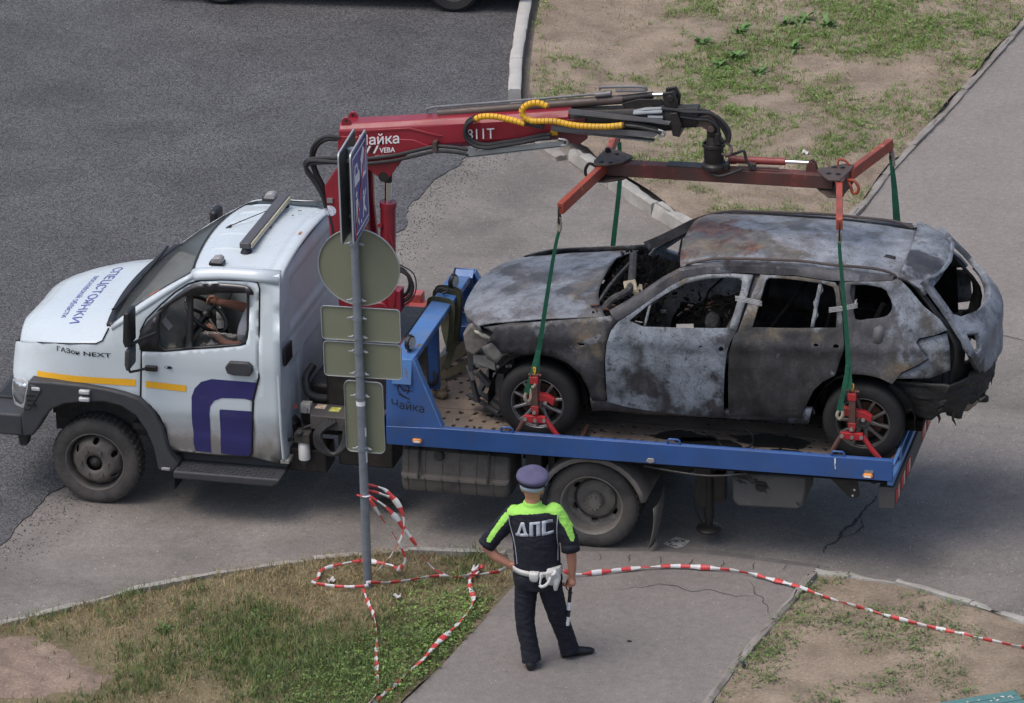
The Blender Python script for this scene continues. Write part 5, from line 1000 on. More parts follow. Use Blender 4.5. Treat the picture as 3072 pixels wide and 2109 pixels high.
# hose guides
for nm_,m_,w in (('trk1',M_steel,.10),('trk2',M_gsteel,.08),('trk3',M_gsteel,.08)):
    b=MB(); y=.80; b.prism(TR[nm_],1,y,y+.006); p=TR[nm_]; b.beam((p[0][0],y+w/2,p[0][1]-.045),(p[2][0],y+w/2,p[2][1]-.04 if nm_!='trk3' else p[2][1]-.01),w,.006); b.build('hose_guide',m_,cr)
def H(name,pts,r,m_=M_hose,dy=0,sub=5,n=8): b=MB(); b.tube([(p[0],p[1]+dy,p[2]) for p in pts],r,n,sub=sub); return b.build(name,m_,cr)
for dy,dz in ((0,0),(.03,.02)):
    H('hose',[(p[0],p[1],p[2]+dz) for p in TR['hblk1']+TR['hblk1b'][1:]],.018,dy=-.02+dy)
    H('hose',[(p[0],p[1],p[2]+dz*.5) for p in TR['hyel2'][-1:]+TR['hblk2']],.015,dy=-.02+dy)
    H('hose',[TR['hyel1'][-1],(3.87,.82,3.525+dz),(3.95,.82,3.515+dz)],.015,dy=-.02+dy)
def spiral(name,pts,r):
    e=MB(); P=spline(pts,6); e.tube(P,r,10,0)
    # wound strip: raised rings with gaps
    L_=0; last=P[0]; acc=0
    for a,c in zip(P[:-1],P[1:]):
        d=(c-a).length; k=0
        while acc+.034<=d+1e-9 and d>0:
            acc+=.034; p=a+(c-a)*(acc/d); t=(c-a).normalized(); e.tube([p-t*.0155,p-t*.014,p+t*.014,p+t*.0155],[r,r+.0018,r+.0018,r],10,1)
        acc-=d
    return e.build(name,[mat('spiral groove',(.12,.07,.01),.7,var=.2),M_yel],cr,sm=40)
spiral('hose_guard',[(p[0],p[1]-.03,p[2]) for p in TR['hyel1']],.025); spiral('hose_guard',[(p[0],p[1]-.045,p[2]) for p in TR['hyel2']],.025)
for nm_ in ('htip1','htip2','htip3'): H('hose',TR[nm_],.015,dy=rnd.uniform(-.02,.05))
H('hose',[(4.96,.95,3.70),(5.1,.95,3.72),(5.3,.95,3.71),(5.42,.95,3.66),(5.5,.95,3.55),(5.52,.98,3.43)],.014)
b=MB()
for a,c in (((4.721,.9,3.672),(4.822,.9,3.70)),((4.82,.9,3.70),(4.96,.9,3.716)),((4.72,.88,3.665),(4.97,.88,3.695)),((4.846,.88,3.642),(4.977,.88,3.646))): b.cyl(a,c,.016,None,8)
b.build('pipe_fittings',M_steel,cr)
b=MB(); b.tube([(4.95,.80,3.56),(5.0,.80,3.545),(5.0,.80,3.51),(4.95,.80,3.50)],.010,6,sub=4); b.tube([(4.08,.80,3.42),(4.15,.80,3.41),(4.15,.80,3.37),(4.10,.80,3.36)],.012,6,sub=4); b.build('guide_pipes',M_steel,cr)
for nm_ in ('hL1','hL2','hL3','hL4'): H('hose',TR[nm_],.017)
H('hose',[(p[0]+.01,p[1]-.01,p[2]-.04) for p in TR['hL1']],.016)
H('hose',TR['hbase'],.018); H('hose',[(p[0]-.03,p[1]+.03,p[2]+.02) for p in TR['hbase']],.015); H('hose',[(2.6,.9,2.12),(2.72,.9,2.05),(2.745,.9,1.92),(2.70,.9,1.80),(2.60,.9,1.72)],.006,sub=6)
b=MB(); b.box(2.50,2.62,.82,.95,1.70,1.90); b.tube([(2.52,.82,1.95),(2.58,.82,1.9),(2.56,.82,1.75)],.012,6); b.build('valve_block',M_red,cr,bevel=.01)
b=MB(); b.box(2.0,2.05,.78,.80,2.70,2.74); b.build('hose_clamp',M_steel,cr); b=MB(); b.box(2.965,3.0,.79,.86,3.22,3.32); b.build('hose_clamp',M_brown,cr)
# rotator hanging from the tip
b=MB(); X=5.392; b.prism([(X-.05,3.56),(X+.05,3.56),(X+.06,3.40),(X-.06,3.40)],1,.955,1.005); b.lathe([(0,0),(.075,0),(.085,.02),(.085,.12),(.07,.14),(.065,.17),(.055,.22),(0,.22)],(X,.98,3.245),(0,0,1),22); b.lathe([(.086,.13),(.098,.13),(.098,.16),(.086,.16)],(X,.98,3.245),(0,0,1),22,closed=True); b.cyl((X+.05,.92,3.42),(X+.05,.92,3.52),.03,None,10); b.build('rotator',M_oily,cr,bevel=.003)
b=MB(); b.tube([(X+.09,.9,3.34),(X+.16,.86,3.35),(X+.17,.9,3.40),(X+.10,.98,3.43)],.014,8,sub=4); b.build('rotator_guard',M_brown,cr)
# ------------------------------------------------------------------ lifting spreader
M_spr=mat('worn orange red steel',(.36,.06,.03),.5,var=.25,sc=4,dirt=(.10,.045,.035),da=.6,ds=3,wear=(.52,.17,.10),wa=.6,ws=7)
M_sprd=mat('sooty red steel',(.12,.03,.024),.6,var=.3,sc=4,dirt=(.05,.035,.03),da=.75,ds=2.5,wear=(.28,.06,.04),wa=.6,ws=6)
M_plt=mat('brown joint plate',(.085,.06,.05),.6,.2,var=.25,sc=8,dirt=(.05,.04,.035),da=.5,wear=(.18,.12,.09),wa=.62,ws=14)
sp=empty('lifting_spreader',(5.4,1.0,3.12)); tag(sp,'red H shaped lifting spreader hanging from the crane tip above the burnt car','lifting frame')
_so=V((5.4,1.0,3.12))
def SB(m,name,mt,bev=.006,sm=35): 
    m.v=[tuple(V(p)-_so) for p in m.v]; return m.build(name,mt,sp,sm=sm,bevel=bev)
YB=1.03
SB(MB().prism([(4.44,3.165),(6.42,3.175),(6.42,3.055),(4.44,3.045)],1,YB-.055,YB+.055),'main_beam',M_sprd)
SB(MB().prism([(4.98,3.168),(5.45,3.17),(5.45,3.18),(4.98,3.178)],1,YB-.058,YB+.058),'top_pad',M_oily,.003)
def jplate(pts,holes,nm): 
    for z in (3.18,3.03): SB(MB().prism(pts,2,z-.008,z+.008),'joint_plate',M_plt,.003)
    for x,y,h in holes:
        b=MB(); b.cyl((x,y,3.17),(x,y,3.19+h),.026,None,12); b.cyl((x,y,3.19+h),(x,y,3.197+h),.016,None,10); SB(b,'bolt',M_oily,0)
jplate([(4.66,1.09),(4.60,.95),(4.46,.86),(4.37,.86),(4.35,.94),(4.37,1.2),(4.42,1.26),(4.50,1.24),(4.64,1.14)],[(4.42,.93,.0),(4.42,1.18,.03),(4.51,1.14,0),(4.50,.93,0)],'')
jplate([(6.25,1.08),(6.30,1.0),(6.40,.86),(6.50,.86),(6.545,1.12),(6.55,1.26),(6.48,1.27),(6.36,1.18)],[(6.38,1.0,0),(6.40,1.16,0),(6.46,1.0,.0),(6.47,1.16,0)],'')
SB(MB().box(4.37,4.42,.88,1.2,3.03,3.18).box(6.49,6.53,.87,1.24,3.03,3.18),'joint_box',M_sprd)
for (a,c) in (((4.43,.98),(4.295,-.06)),((6.475,.98),(6.655,.0)),((6.52,1.18),(6.74,1.97)),((4.41,1.16),(4.335,1.97))):
    b=MB(); b.beam((a[0],a[1],3.115),(c[0],c[1],3.125),.055,.10); SB(b,'arm',M_spr)
    d=V((c[0]-a[0],c[1]-a[1])).normalized(); b=MB(); e=V((c[0],c[1],3.10))+V((d.x,d.y,0))*.01
    b.tube([e+V((0,0,.04)),e+V((d.x*.03,d.y*.03,.03)),e+V((d.x*.03,d.y*.03,-.08)),e+V((0,0,-.11)),e+V((-d.x*.015,-d.y*.015,-.08)),e+V((0,0,-.02))],.008,6,sub=3); SB(b,'end_shackle',M_oily,0)
b=MB(); b.cyl((5.55,1.09,3.225),(5.99,1.09,3.235),.032,None,16); b.cyl((5.50,1.09,3.225),(5.56,1.09,3.225),.04,None,12); SB(b,'ram_body',mat('ram red',(.20,.035,.03),.45,var=.2),0)
SB(MB().cyl((5.99,1.09,3.235),(6.19,1.09,3.24),.016,None,12),'ram_rod',M_chrome,0)
SB(MB().prism([(6.17,3.17),(6.27,3.17),(6.25,3.24),(6.215,3.265),(6.18,3.24)],1,1.05,1.07).prism([(6.17,3.17),(6.27,3.17),(6.25,3.24),(6.215,3.265),(6.18,3.24)],1,1.11,1.13),'ram_clevis',M_sprd,.003)
SB(MB().lathe([(0,0),(.11,0),(.11,.03),(.09,.05),(.09,.07),(0,.07)],(5.392,1.0,3.178),(0,0,1),22).obox((5.47,1.0,3.20),(.10,.1,.05)),'rotator_mount',M_oily,.003)
b=MB(); b.tube([(5.36,.93,3.24),(5.37,.93,3.16),(5.45,.92,3.13),(5.55,.93,3.16),(5.65,.95,3.20)],.014,8,sub=4); b.tube([(5.50,.95,3.30),(5.6,.95,3.34),(5.66,.95,3.36),(5.68,.95,3.28),(5.74,.95,3.20)],.013,8,sub=4); SB(b,'hydraulic_hose',M_hose,0)
SB(MB().cyl((5.60,1.0,3.20),(5.95,1.0,3.205),.010,None,8).obox((5.72,1.0,3.21),(.06,.05,.05)),'ram_pipe',M_plt,0)
b=MB(); b.tube([(4.36,.95,3.14),(4.31,.94,3.16),(4.275,.94,3.10),(4.29,.94,3.04),(4.35,.95,3.03)],.014,8,sub=4); SB(b,'hook_ring',M_oily,0)
b=MB(); b.tube([(6.54,1.02,3.13),(6.60,.99,3.14),(6.64,.98,3.09),(6.63,.98,3.04),(6.59,.99,3.03),(6.57,1.0,3.08),(6.54,1.02,3.13)],.014,8,sub=4); SB(b,'hook_ring',M_spr,0); b=MB(); b.tube([(6.42,1.2,3.19),(6.43,1.21,3.24),(6.48,1.22,3.23),(6.52,1.22,3.19)],.010,6,sub=4); SB(b,'hook_ring',M_spr,0)
# ------------------------------------------------------------------ slings
M_sling=mat('green webbing',(.012,.115,.062),.75,var=.2,sc=12,dirt=(.02,.07,.045),da=.4,ds=6,bump=.4,bs=120)
M_eye=mat('dirty eye leather',(.28,.25,.2),.85,var=.2,sc=15)
def ribbon(path,w,nrm,sub=4,twist=0):
    P=spline(path,sub); b=MB(); vs=[]; m=len(P); nrm=V(nrm)
    for i,p in enumerate(P):
        t=(P[min(i+1,m-1)]-P[max(i-1,0)]).normalized(); s=t.cross(nrm).normalized(); a=twist*i/(m-1); s=(M.Rotation(a,3,t)@s); n_=s.cross(t)*.004
        ww=w[0]+(w[1]-w[0])*i/(m-1) if isinstance(w,tuple) else w
        vs+=[p+s*ww/2+n_,p-s*ww/2+n_,p-s*ww/2-n_,p+s*ww/2-n_]
    fs=[]
    for i in range(m-1):
        for j in range(4): fs.append((i*4+j,i*4+(j+1)%4,(i+1)*4+(j+1)%4,(i+1)*4+j))
    fs+=[(3,2,1,0),tuple((m-1)*4+j for j in range(4))]; b.add(vs,fs); return b
vn=(-.25,1,.1)
def sling(name,label,strips,eyes,loc):
    e=empty(name,loc); tag(e,label,'sling',group='green lifting slings')
    for pth,w in strips: bb=ribbon([V(p)-V(loc) for p in pth],w,vn); bb.build('webbing',M_sling,e,sm=40)
    for pth in eyes: b=MB(); b.tube([V(p)-V(loc) for p in pth],.014,8,sub=4); b.build('sling_eye',M_eye,e)
    return e
sling('lifting_sling','green sling from the front near spreader arm down to the front near wheel clamp',
 [([(4.285,-.07,2.93),(4.25,-.06,2.80),(4.18,-.03,2.45),(4.10,.0,2.0),(4.06,.02,1.78)],(.026,.042)),([(4.06,.02,1.80),(4.05,.0,1.68),(4.045,.0,1.60)],.04),([(4.06,.01,1.78),(4.02,-.02,1.62),(3.98,-.04,1.48),(3.955,-.04,1.40)],.045),([(4.05,.01,1.76),(4.03,.0,1.62),(4.0,-.01,1.52)],.03)],
 [[(4.29,-.08,3.05),(4.30,-.08,3.0),(4.29,-.075,2.93),(4.275,-.07,3.0),(4.29,-.08,3.05)],[(3.955,-.04,1.41),(3.945,-.05,1.37),(3.965,-.055,1.335),(3.995,-.05,1.36),(4.0,-.03,1.45)],[(4.01,-.02,1.50),(4.02,-.05,1.47),(4.04,-.05,1.50),(4.03,-.02,1.54)]],(4.285,-.07,2.93))
sling('lifting_sling','green sling from the rear near spreader arm down to the rear near wheel clamp',
 [([(6.655,.0,2.98),(6.66,.01,2.84),(6.69,.04,2.42),(6.715,.07,2.0),(6.72,.08,1.82)],(.026,.045)),([(6.72,.08,1.84),(6.735,.07,1.70),(6.735,.06,1.62)],.04),([(6.715,.07,1.84),(6.70,.05,1.66),(6.66,.04,1.50),(6.645,.04,1.42)],.035),([(6.715,.07,1.8),(6.69,.05,1.66),(6.675,.04,1.52),(6.68,.04,1.42)],.03)],
 [[(6.655,-.01,3.05),(6.665,-.01,3.02),(6.66,.0,2.97),(6.648,-.01,3.02),(6.655,-.01,3.05)],[(6.645,.04,1.43),(6.635,.03,1.39),(6.655,.03,1.36),(6.68,.03,1.39),(6.68,.04,1.43)]],(6.655,.0,2.98))
sling('lifting_sling','green sling from the front far spreader arm passing behind the bonnet',[([(4.335,1.98,2.98),(4.33,1.99,2.6),(4.26,1.99,2.0),(4.2,1.99,1.45)],(.035,.05))],[],(4.335,1.98,2.98))
sling('lifting_sling','green sling from the rear far spreader arm passing behind the car roof',[([(6.745,1.99,2.98),(6.77,2.0,2.75),(6.80,2.03,2.3),(6.85,2.05,1.5)],(.03,.085)),([(6.735,1.98,3.0),(6.76,1.99,2.86),(6.775,2.0,2.72)],.02)],[[(6.75,1.98,3.08),(6.765,1.98,3.02),(6.77,1.99,2.92)]],(6.745,1.99,2.98))
# ------------------------------------------------------------------ wheel clamps
M_cl=mat('red clamp paint',(.38,.02,.025),.5,var=.15,sc=8,dirt=(.10,.045,.035),da=.5,ds=6,wear=(.11,.06,.045),wa=.62,ws=9)
M_clb=mat('rusty clamp steel',(.13,.065,.05),.65,.2,var=.25,sc=10,dirt=(.07,.045,.038),da=.5,ds=8)
M_bolt=mat('bolt zinc',(.42,.4,.38),.4,.7,var=.1)
def clamp(label,c,yw):
    # c: x and z of the post foot, yw: wheel face plane
    x,z=c; e=empty('wheel_clamp',(x,yw-.1,z)); tag(e,label,'wheel clamp',group='red wheel clamps'); y=yw-.10
    def B(m,n,mt,bev=.004): m.v=[(p[0]-x,p[1]-y,p[2]-z) for p in m.v]; return m.build(n,mt,e,bevel=bev)
    B(MB().box(x-.028,x+.028,y-.025,y+.025,z+.02,z+.26),'post',M_clb); B(MB().box(x-.036,x+.036,y-.034,y+.034,z+.235,z+.30),'post_head',M_cl)
    B(MB().cyl((x-.055,y,z+.31),(x+.06,y,z+.31),.012,None,10).box(x-.032,x-.02,y-.03,y+.03,z+.29,z+.325).box(x+.022,x+.034,y-.03,y+.03,z+.29,z+.325),'head_pin',M_clb)
    b=MB(); b.tube([(x-.005,y,z+.31),(x+.008,y-.01,z+.34),(x+.008,y-.005,z+.375),(x-.006,y-.005,z+.375),(x-.005,y,z+.34)],.007,6,sub=3); B(b,'yellow_shackle',M_yel,0)
    B(MB().prism([(x-.10,z+.115),(x-.085,z+.15),(x+.10,z+.125),(x+.165,z+.085),(x+.155,z+.03),(x+.10,z+.065),(x-.09,z+.075)],1,y+.005,y+.06),'jaw_bar',M_cl)
    B(MB().prism([(x-.036,z+.03),(x+.036,z+.03),(x+.025,z-.055),(x-.02,z-.055)],1,y-.035,y+.03),'knuckle',M_cl)
    B(MB().prism([(x-.095,z-.06),(x+.095,z-.06),(x+.10,z-.12),(x-.09,z-.12)],1,y-.04,y-.0),'fork_yoke',M_cl)
    for dx,dz in ((-.08,-.09),(.005,-.095),(.085,-.09),(-.075,.10),(.10,.075),(0,-.02)): p=(x+dx,y-.04,z+dz); B(MB().cyl(p,(p[0],p[1]-.014,p[2]),.016,None,10),'bolt',M_bolt,0)
    b=MB(); b.tube([(x-.085,y-.01,z-.09),(x-.15,y-.02,z-.21),(x-.185,y-.02,z-.30),(x-.20,y+.02,z-.33),(x-.20,y+.25,z-.34)],.022,10); B(b,'fork_arm',M_clb,0)
    b=MB(); b.tube([(x+.09,y-.01,z-.09),(x+.17,y-.02,z-.20),(x+.245,y-.02,z-.29)],.023,10); B(b,'fork_arm',M_cl,0)
    b=MB(); b.tube([(x+.245,y-.02,z-.29),(x+.29,y-.01,z-.33),(x+.32,y+.06,z-.335),(x+.35,y+.2,z-.33),(x+.37,y+.34,z-.28)],.023,10,sub=2); B(b,'fork_hook',M_clb,0)
    return e
clamp('red forked clamp gripping the front near wheel of the burnt car',(4.03,1.265),.075)
clamp('red forked clamp gripping the rear near wheel of the burnt car',(6.755,1.285),.19)
b=MB(); b.obox((3.72,.12,.945),(.30,.05,.05),M.Rotation(.6,3,'Z')@M.Rotation(-.25,3,'Y')); b.obox((3.80,.20,.945),(.28,.05,.05),M.Rotation(.75,3,'Z')@M.Rotation(-.2,3,'Y')); tag(b.build('wheel_chock',mat('rusty brown angle iron',(.12,.06,.04),.8,var=.3,sc=10),sm=0,bevel=.004),'rusty brown iron wheel chock on the deck before the front wheel','chock')
# ------------------------------------------------------------------ burnt car
def burnt(name,ash,ochre,rust,seed=0,base=(.05,.05,.055),sc=2.6,ashc=(0.244,0.278,0.321),streak=.5):
    m,nt,N,L,B=_new(name); tc=N.new('ShaderNodeTexCoord').outputs['Object']; sp=N.new('ShaderNodeSeparateXYZ'); L.new(tc,sp.inputs[0])
    mp=N.new('ShaderNodeMapping'); mp.inputs['Scale'].default_value=(11,11,1.6); mp.inputs['Location'].default_value=(seed,seed*.3,seed); L.new(tc,mp.inputs[0])
    st=_nz(nt,1.,7,.6,.2,mp.outputs[0])                       # soot running down
    n0=_nz(nt,3.2,9,.6,.4,tc,seed+.3); f0=_math(nt,'ADD',_math(nt,'MULTIPLY',n0.outputs[0],1-streak*.6),_math(nt,'MULTIPLY',st.outputs[0],streak*.6))
    col=_ramp(nt,f0,[(.36,tuple(x*.4 for x in base)),(.5,base),(.64,tuple(x*2.1 for x in base))]).outputs[0]
    def mask(par,scale,off,dist,sharp,ro=.6):
        thr,kx,x0,kz,z0=(list(par)+[0,0,0,0])[:5]
        n=_nz(nt,scale,10,ro,dist,tc,seed+off); g=_math(nt,'MULTIPLY',_math(nt,'SUBTRACT',sp.outputs[0],x0),kx); g2=_math(nt,'MULTIPLY',_math(nt,'SUBTRACT',sp.outputs[2],z0),kz)
        s=_math(nt,'ADD',_math(nt,'ADD',n.outputs[0],g),g2); return _math(nt,'MULTIPLY',_math(nt,'SUBTRACT',s,thr),sharp,True)
    if ochre:
        n=_nz(nt,6,10,.7,.3,tc,seed+5); oc=_ramp(nt,n.outputs[0],[(.36,(.06,.055,.045)),(.5,(.13,.11,.075)),(.64,(.24,.165,.085))]).outputs[0]
        col=_mix(nt,_math(nt,'MULTIPLY',mask(ochre,sc*.9,2.,.4,6),.8),col,oc)
    n=_nz(nt,4.5,8,.58,.4,tc,seed+9); ac=_ramp(nt,n.outputs[0],[(.34,tuple(x*.5 for x in ashc)),(.5,ashc),(.66,tuple(min(1,x*1.35) for x in ashc))]).outputs[0]
    soft=mask(ash,sc,4.,.15,3.2); film=mask(ash,sc,4.,.15,13)
    col=_mix(nt,_math(nt,'MULTIPLY',soft,.45),col,tuple(x*.62 for x in ashc)); col=_mix(nt,_math(nt,'MULTIPLY',film,.66),col,ac)
    # cracked, flaked lines through the ash
    v=_nz(nt,5.5,8,.6,.9,tc,seed+15); line=_ramp(nt,_math(nt,'ABSOLUTE',_math(nt,'SUBTRACT',v.outputs[0],.5)),[(.0,1.),(.022,0.)]).outputs[0]
    col=_mix(nt,_math(nt,'MULTIPLY',line,.55),col,tuple(x*.7 for x in base))
    chip=mask((.63,0,0,0,0),13,12.,.2,30,.55); col=_mix(nt,_math(nt,'MULTIPLY',chip,.7),col,tuple(x*.8 for x in base))
    if rust:
        n=_nz(nt,12,8,.75,.3,tc,seed+7); rc=_ramp(nt,n.outputs[0],[(.35,(.03,.02,.02)),(.5,(.10,.05,.038)),(.65,(.2,.105,.075))]).outputs[0]
        col=_mix(nt,mask(rust,sc*1.1,6.,.5,12),col,rc)
    v=_nz(nt,60,4,.7,0,tc,seed+3.); col=_mix(nt,1.,col,_ramp(nt,v.outputs[0],[(.3,.8),(.55,1.0),(.70,1.3)]).outputs[0],'MULTIPLY')
    L.new(col,B.inputs['Base Color']); L.new(_ramp(nt,n0.outputs[0],[(.3,.35),(.7,.7)]).outputs[0],B.inputs['Roughness']); B.inputs['Specular IOR Level'].default_value=.45
    h=_nz(nt,14,9,.7,.3,tc,seed+1.); _bump(nt,B,h.outputs[0],.3,.02); return m
M_fend=burnt('scorched fender',(.60,.0,0,.45,.95),(.62,.2,-.2,0,0),None,1,base=(.032,.032,.036),sc=3.0)
M_fdoor=burnt('scorched front door',(.41,.0,0,.10,.8),(.62,0,0,.5,1.0),None,2,sc=2.2,base=(.03,.03,.034),ashc=(0.226,0.260,0.302))
M_rdoor=burnt('scorched rear door',(.66,.08,2.2,.25,.8),(.55,-.1,2.1,.45,.95),None,3,base=(.024,.0235,.0245),sc=3.4)
M_quart=burnt('scorched quarter',(.565,.22,3.0,.22,1.1),(.55,.1,2.9,0,0),(.70,0,0,0,0),4)
M_hood=burnt('scorched bonnet',(.46,-.10,.0,0,0),(.57,.30,.1,0,0),(.66,.15,.2,0,0),5,base=(.085,.083,.085),ashc=(0.235,0.260,0.293))
M_croof=burnt('scorched roof',(.455,.10,2.0,0,0),(.51,-.10,2.2,0,0),(.56,-.14,1.9,0,0),6,base=(.115,.115,.118),ashc=(0.262,0.287,0.321))
M_tail=burnt('ash white tailgate',(.40,.05,3.4,.05,1),None,(.70,0,0,0,0),7,ashc=(0.253,0.283,0.326))
M_lampp=burnt('scorched lamp recess',(.45,0,0,0,0),(.55,0,0,0,0),None,14,base=(.06,.06,.062),ashc=(0.253,0.278,0.307))
M_pill=burnt('scorched pillar',(.58,0,0,0,0),(.56,0,0,0,0),None,8)
M_winf=burnt('ash grey frame',(.36,0,0,0,0),None,None,9,ashc=(0.244,0.265,0.279))
M_char=mat('charred black',(.007,.007,.007),.6,var=.5,sc=14,dirt=(.022,.022,.023),da=.35,ds=10,bump=.8,bs=24)
M_charb=mat('burnt interior',(.0045,.0043,.004),.9,spec=.15,var=.6,sc=9,bump=.8,bs=18)
M_ashh=mat('ash heap',(.05,.048,.047),.9,var=.5,sc=18,dirt=(.2,.19,.18),da=.35,ds=14,bump=.8,bs=30)
CA=empty('burnt_car',(3.984,1.004,.910),.038); tag(CA,'burnt-out ash grey estate car wreck standing on the blue flatbed','car')
ZP=[(.0,.80),(.25,.86),(.35,.895),(.6,.925),(.8,.935),(.95,.925),(1.02,.91),(1.08,.875),(1.2,.835),(1.4,.745),(1.55,.655),(1.62,.60)]
def hcar(x,z):
    h=interp(z,[a for a,_ in ZP],[c for _,c in ZP])
    if x<0: h-=.30*(min(-x,.95)/.85)**2.2
    if x>3.0: h-=.22*((x-3.0)/.75)**2
    return h
def flare_(x,z):
    d=0
    for cx in (0,2.81):
        r=math.hypot(x-cx,z-.36); d+=.022*math.exp(-((r-.46)/.05)**2)
    return d
def dent(x,z,s): return .007*fbm(x*2.6,z*2.6,s)+.003*fbm(x*9,z*9,s)
def crease(x,z):
    zc=interp(x,[-.5,.6,2.6,3.3],[.86,.93,.985,1.02]); return -.016*sstep(zc+.012,zc-.03,z)*sstep(zc-.25,zc-.03,z)
def SF(d=0,far=0,s=1):
    def fn(x,z):
        y=-(hcar(x,z)+flare_(x,z)+crease(x,z)-d+dent(x,z,s+far*5)); return (x,-y if far else y,z)
    return fn
def ellp(cx,cz,rx,rz,n=12,a=0): return [(cx+math.cos(a)*rx*math.cos(2*PI*i/n)-math.sin(a)*rz*math.sin(2*PI*i/n),cz+math.sin(a)*rx*math.cos(2*PI*i/n)+math.cos(a)*rz*math.sin(2*PI*i/n)) for i in range(n)]
rdo=[(x,z) for x,z in TR['rdoor']]; quart=TR['quart']
for far in (0,1):
    fl=bool(far)
    panel('front_fender',TR['ffend'],SF(0,far,1),M_fend,CA,holes=[TR['chole']],step=.05,th=.01,flip=fl,bevel=0)
    fd=panel('front_door',TR['cdoor'],SF(.002,far,2),M_fdoor,CA,holes=[TR['cwin'],ellp(1.425,.965,.018,.012),ellp(1.60,.955,.022,.024)],step=.05,th=.035,flip=fl,bevel=.004)
    panel('window_bar',TR['cdiv'],SF(.012,far,2),M_winf,fd,step=.05,th=.025,flip=fl)
    # ash grey window frame lying over the door frame
    c=TR['cdoor']; w=TR['cwin']
    fr=[c[14],c[15],c[16],c[17],c[18],c[19]]+[w[3],w[4],w[5],w[6],w[7],w[8],w[9]]
    panel('window_surround',fr,SF(-.004,far,2),M_winf,fd,step=.05,th=.006,flip=fl)
    rd=panel('rear_door',rdo,SF(.002,far,3),M_rdoor,CA,holes=[TR['rwin'],ellp(2.405,1.035,.022,.011),ellp(2.575,1.035,.026,.016)],step=.05,th=.035,flip=fl,bevel=.004)
    panel('window_bar',TR['rdiv'],SF(.012,far,3),M_winf,rd,step=.05,th=.025,flip=fl)
    panel('quarter_panel',quart,SF(0,far,4),M_quart,CA,holes=[smoothpoly(TR['qwin'],2)],step=.05,th=.03,flip=fl,bevel=.004)
    panel('lamp_recess',TR['lampp'],SF(.035,far,5),M_lampp,CA,step=.05,th=.01,flip=fl)
    panel('fuel_flap',smoothpoly([(2.89,1.20),(2.97,1.21),(2.96,1.09),(2.89,1.08)],2),SF(-.004,far,4),mat('grey flap',(.11,.11,.115),.6,var=.15),CA,step=.05,th=.004,flip=fl) if not far else None
    panel('b_pillar',[(1.70,1.08),(1.80,1.40),(1.84,1.56),(1.93,1.56),(1.86,1.35),(1.77,1.08)],SF(.04,far,6),M_pill,CA,step=.06,th=.04,flip=fl)
    panel('c_pillar',[(2.56,1.10),(2.56,1.54),(2.70,1.55),(2.70,1.10)],SF(.05,far,6),M_pill,CA,step=.06,th=.03,flip=fl)
    panel('sill',[(.46,.42),(.47,.29),(1.0,.285),(2.34,.30),(2.37,.45),(1.6,.36),(.7,.38)],SF(.02,far,6),M_pill,CA,step=.06,th=.05,flip=fl)
    # cant rail and A pillar
    lo=[(.69,1.13),(.822,1.208),(.966,1.311),(1.133,1.431),(1.265,1.499),(1.438,1.535),(1.662,1.552),(1.951,1.556),(2.207,1.557),(2.45,1.535),(2.6,1.535),(2.8,1.545),(3.02,1.56)]
    up=[(.62,-.80,1.205),(.76,-.765,1.285),(.90,-.725,1.375),(1.06,-.675,1.485),(1.20,-.635,1.56),(1.42,-.60,1.605),(1.66,-.585,1.622),(1.95,-.58,1.625),(2.2,-.58,1.62),(2.45,-.58,1.61),(2.6,-.575,1.602),(2.8,-.57,1.59),(3.04,-.555,1.57)]
    rs=[]
    for (x,z),u_ in zip(lo,up):
        a=V(SF(0,0,6)(x,z)); c_=V(u_); mid=(a+c_)/2+V((-.01,-.022,.022)); inn=(a+c_)/2+V((.02,.05,-.03)); rs.append([a,mid,c_,inn])
    if far: rs=[[(p[0],-p[1],p[2]) for p in r_] for r_ in rs]
    b=MB(); b.rings(rs); b.build('roof_frame',M_pill,CA,sm=60)
    cr_=[(1.25,-.60,1.60),(1.45,-.57,1.645),(1.65,-.56,1.66),(2.2,-.56,1.672),(2.47,-.57,1.655),(2.87,-.56,1.635),(3.03,-.55,1.585)]
    b=MB(); b.tube([(x,y*(-1 if far else 1),z-.016+.006*fbm(x*3,0,far)) for x,y,z in cr_],.013,8,sub=4); b.build('roof_rail',mat('buckled roof rail',(.07,.055,.05),.6,var=.3,sc=6),CA)
    # wheel housings
    for cx in (0,2.81):
        b=MB(); s=1 if far else -1; rs=[]
        for i in range(13):
            a=R(-8+i*196/12); rs.append([(cx+math.cos(a)*.44,s*.90,.36+math.sin(a)*.44),(cx+math.cos(a)*.42,s*.55,.36+math.sin(a)*.42)])
        b.rings(rs,False,closed=False); b.box(cx-.42,cx+.42,s*.55-.005,s*.55+.005,.2,.80); b.build('wheel_housing',M_char,CA)
def zhood(x,y): return interp(x,[-.85,-.75,-.6,-.4,0,.5,.9],[.86,.965,1.03,1.08,1.14,1.19,1.22])-.08*(abs(y)/.8)**2.5
def hoodf(u,v):
    y=-.775+1.55*u; t=abs(y)/.775; xf=-.735+.24*t**3.2; xr=.43+.155*t**3
    if v<.12: x=xf+.0*(v); k=v/.12; z0=zhood(xf,y); return (xf-.02*math.sin(k*PI*.5)+.0,y,z0-.10*(1-k)**1.5*(1-.4*t))
    k=(v-.12)/.88; x=xf+(xr-xf)*k; z=zhood(x,y)+.004*fbm(x*4,y*4,3)
    z+=.012*math.exp(-((abs(y)-.42)/.05)**2)*sstep(0,.5,k)-.006*math.exp(-(y/.25)**2)
    if k>.9: z+=.012*(k-.9)/.1*(1-t)
    return (x,y,z)
b=MB(); b.grid(hoodf,50,40); b.build('bonnet',M_hood,CA,sm=55,solid=.012)
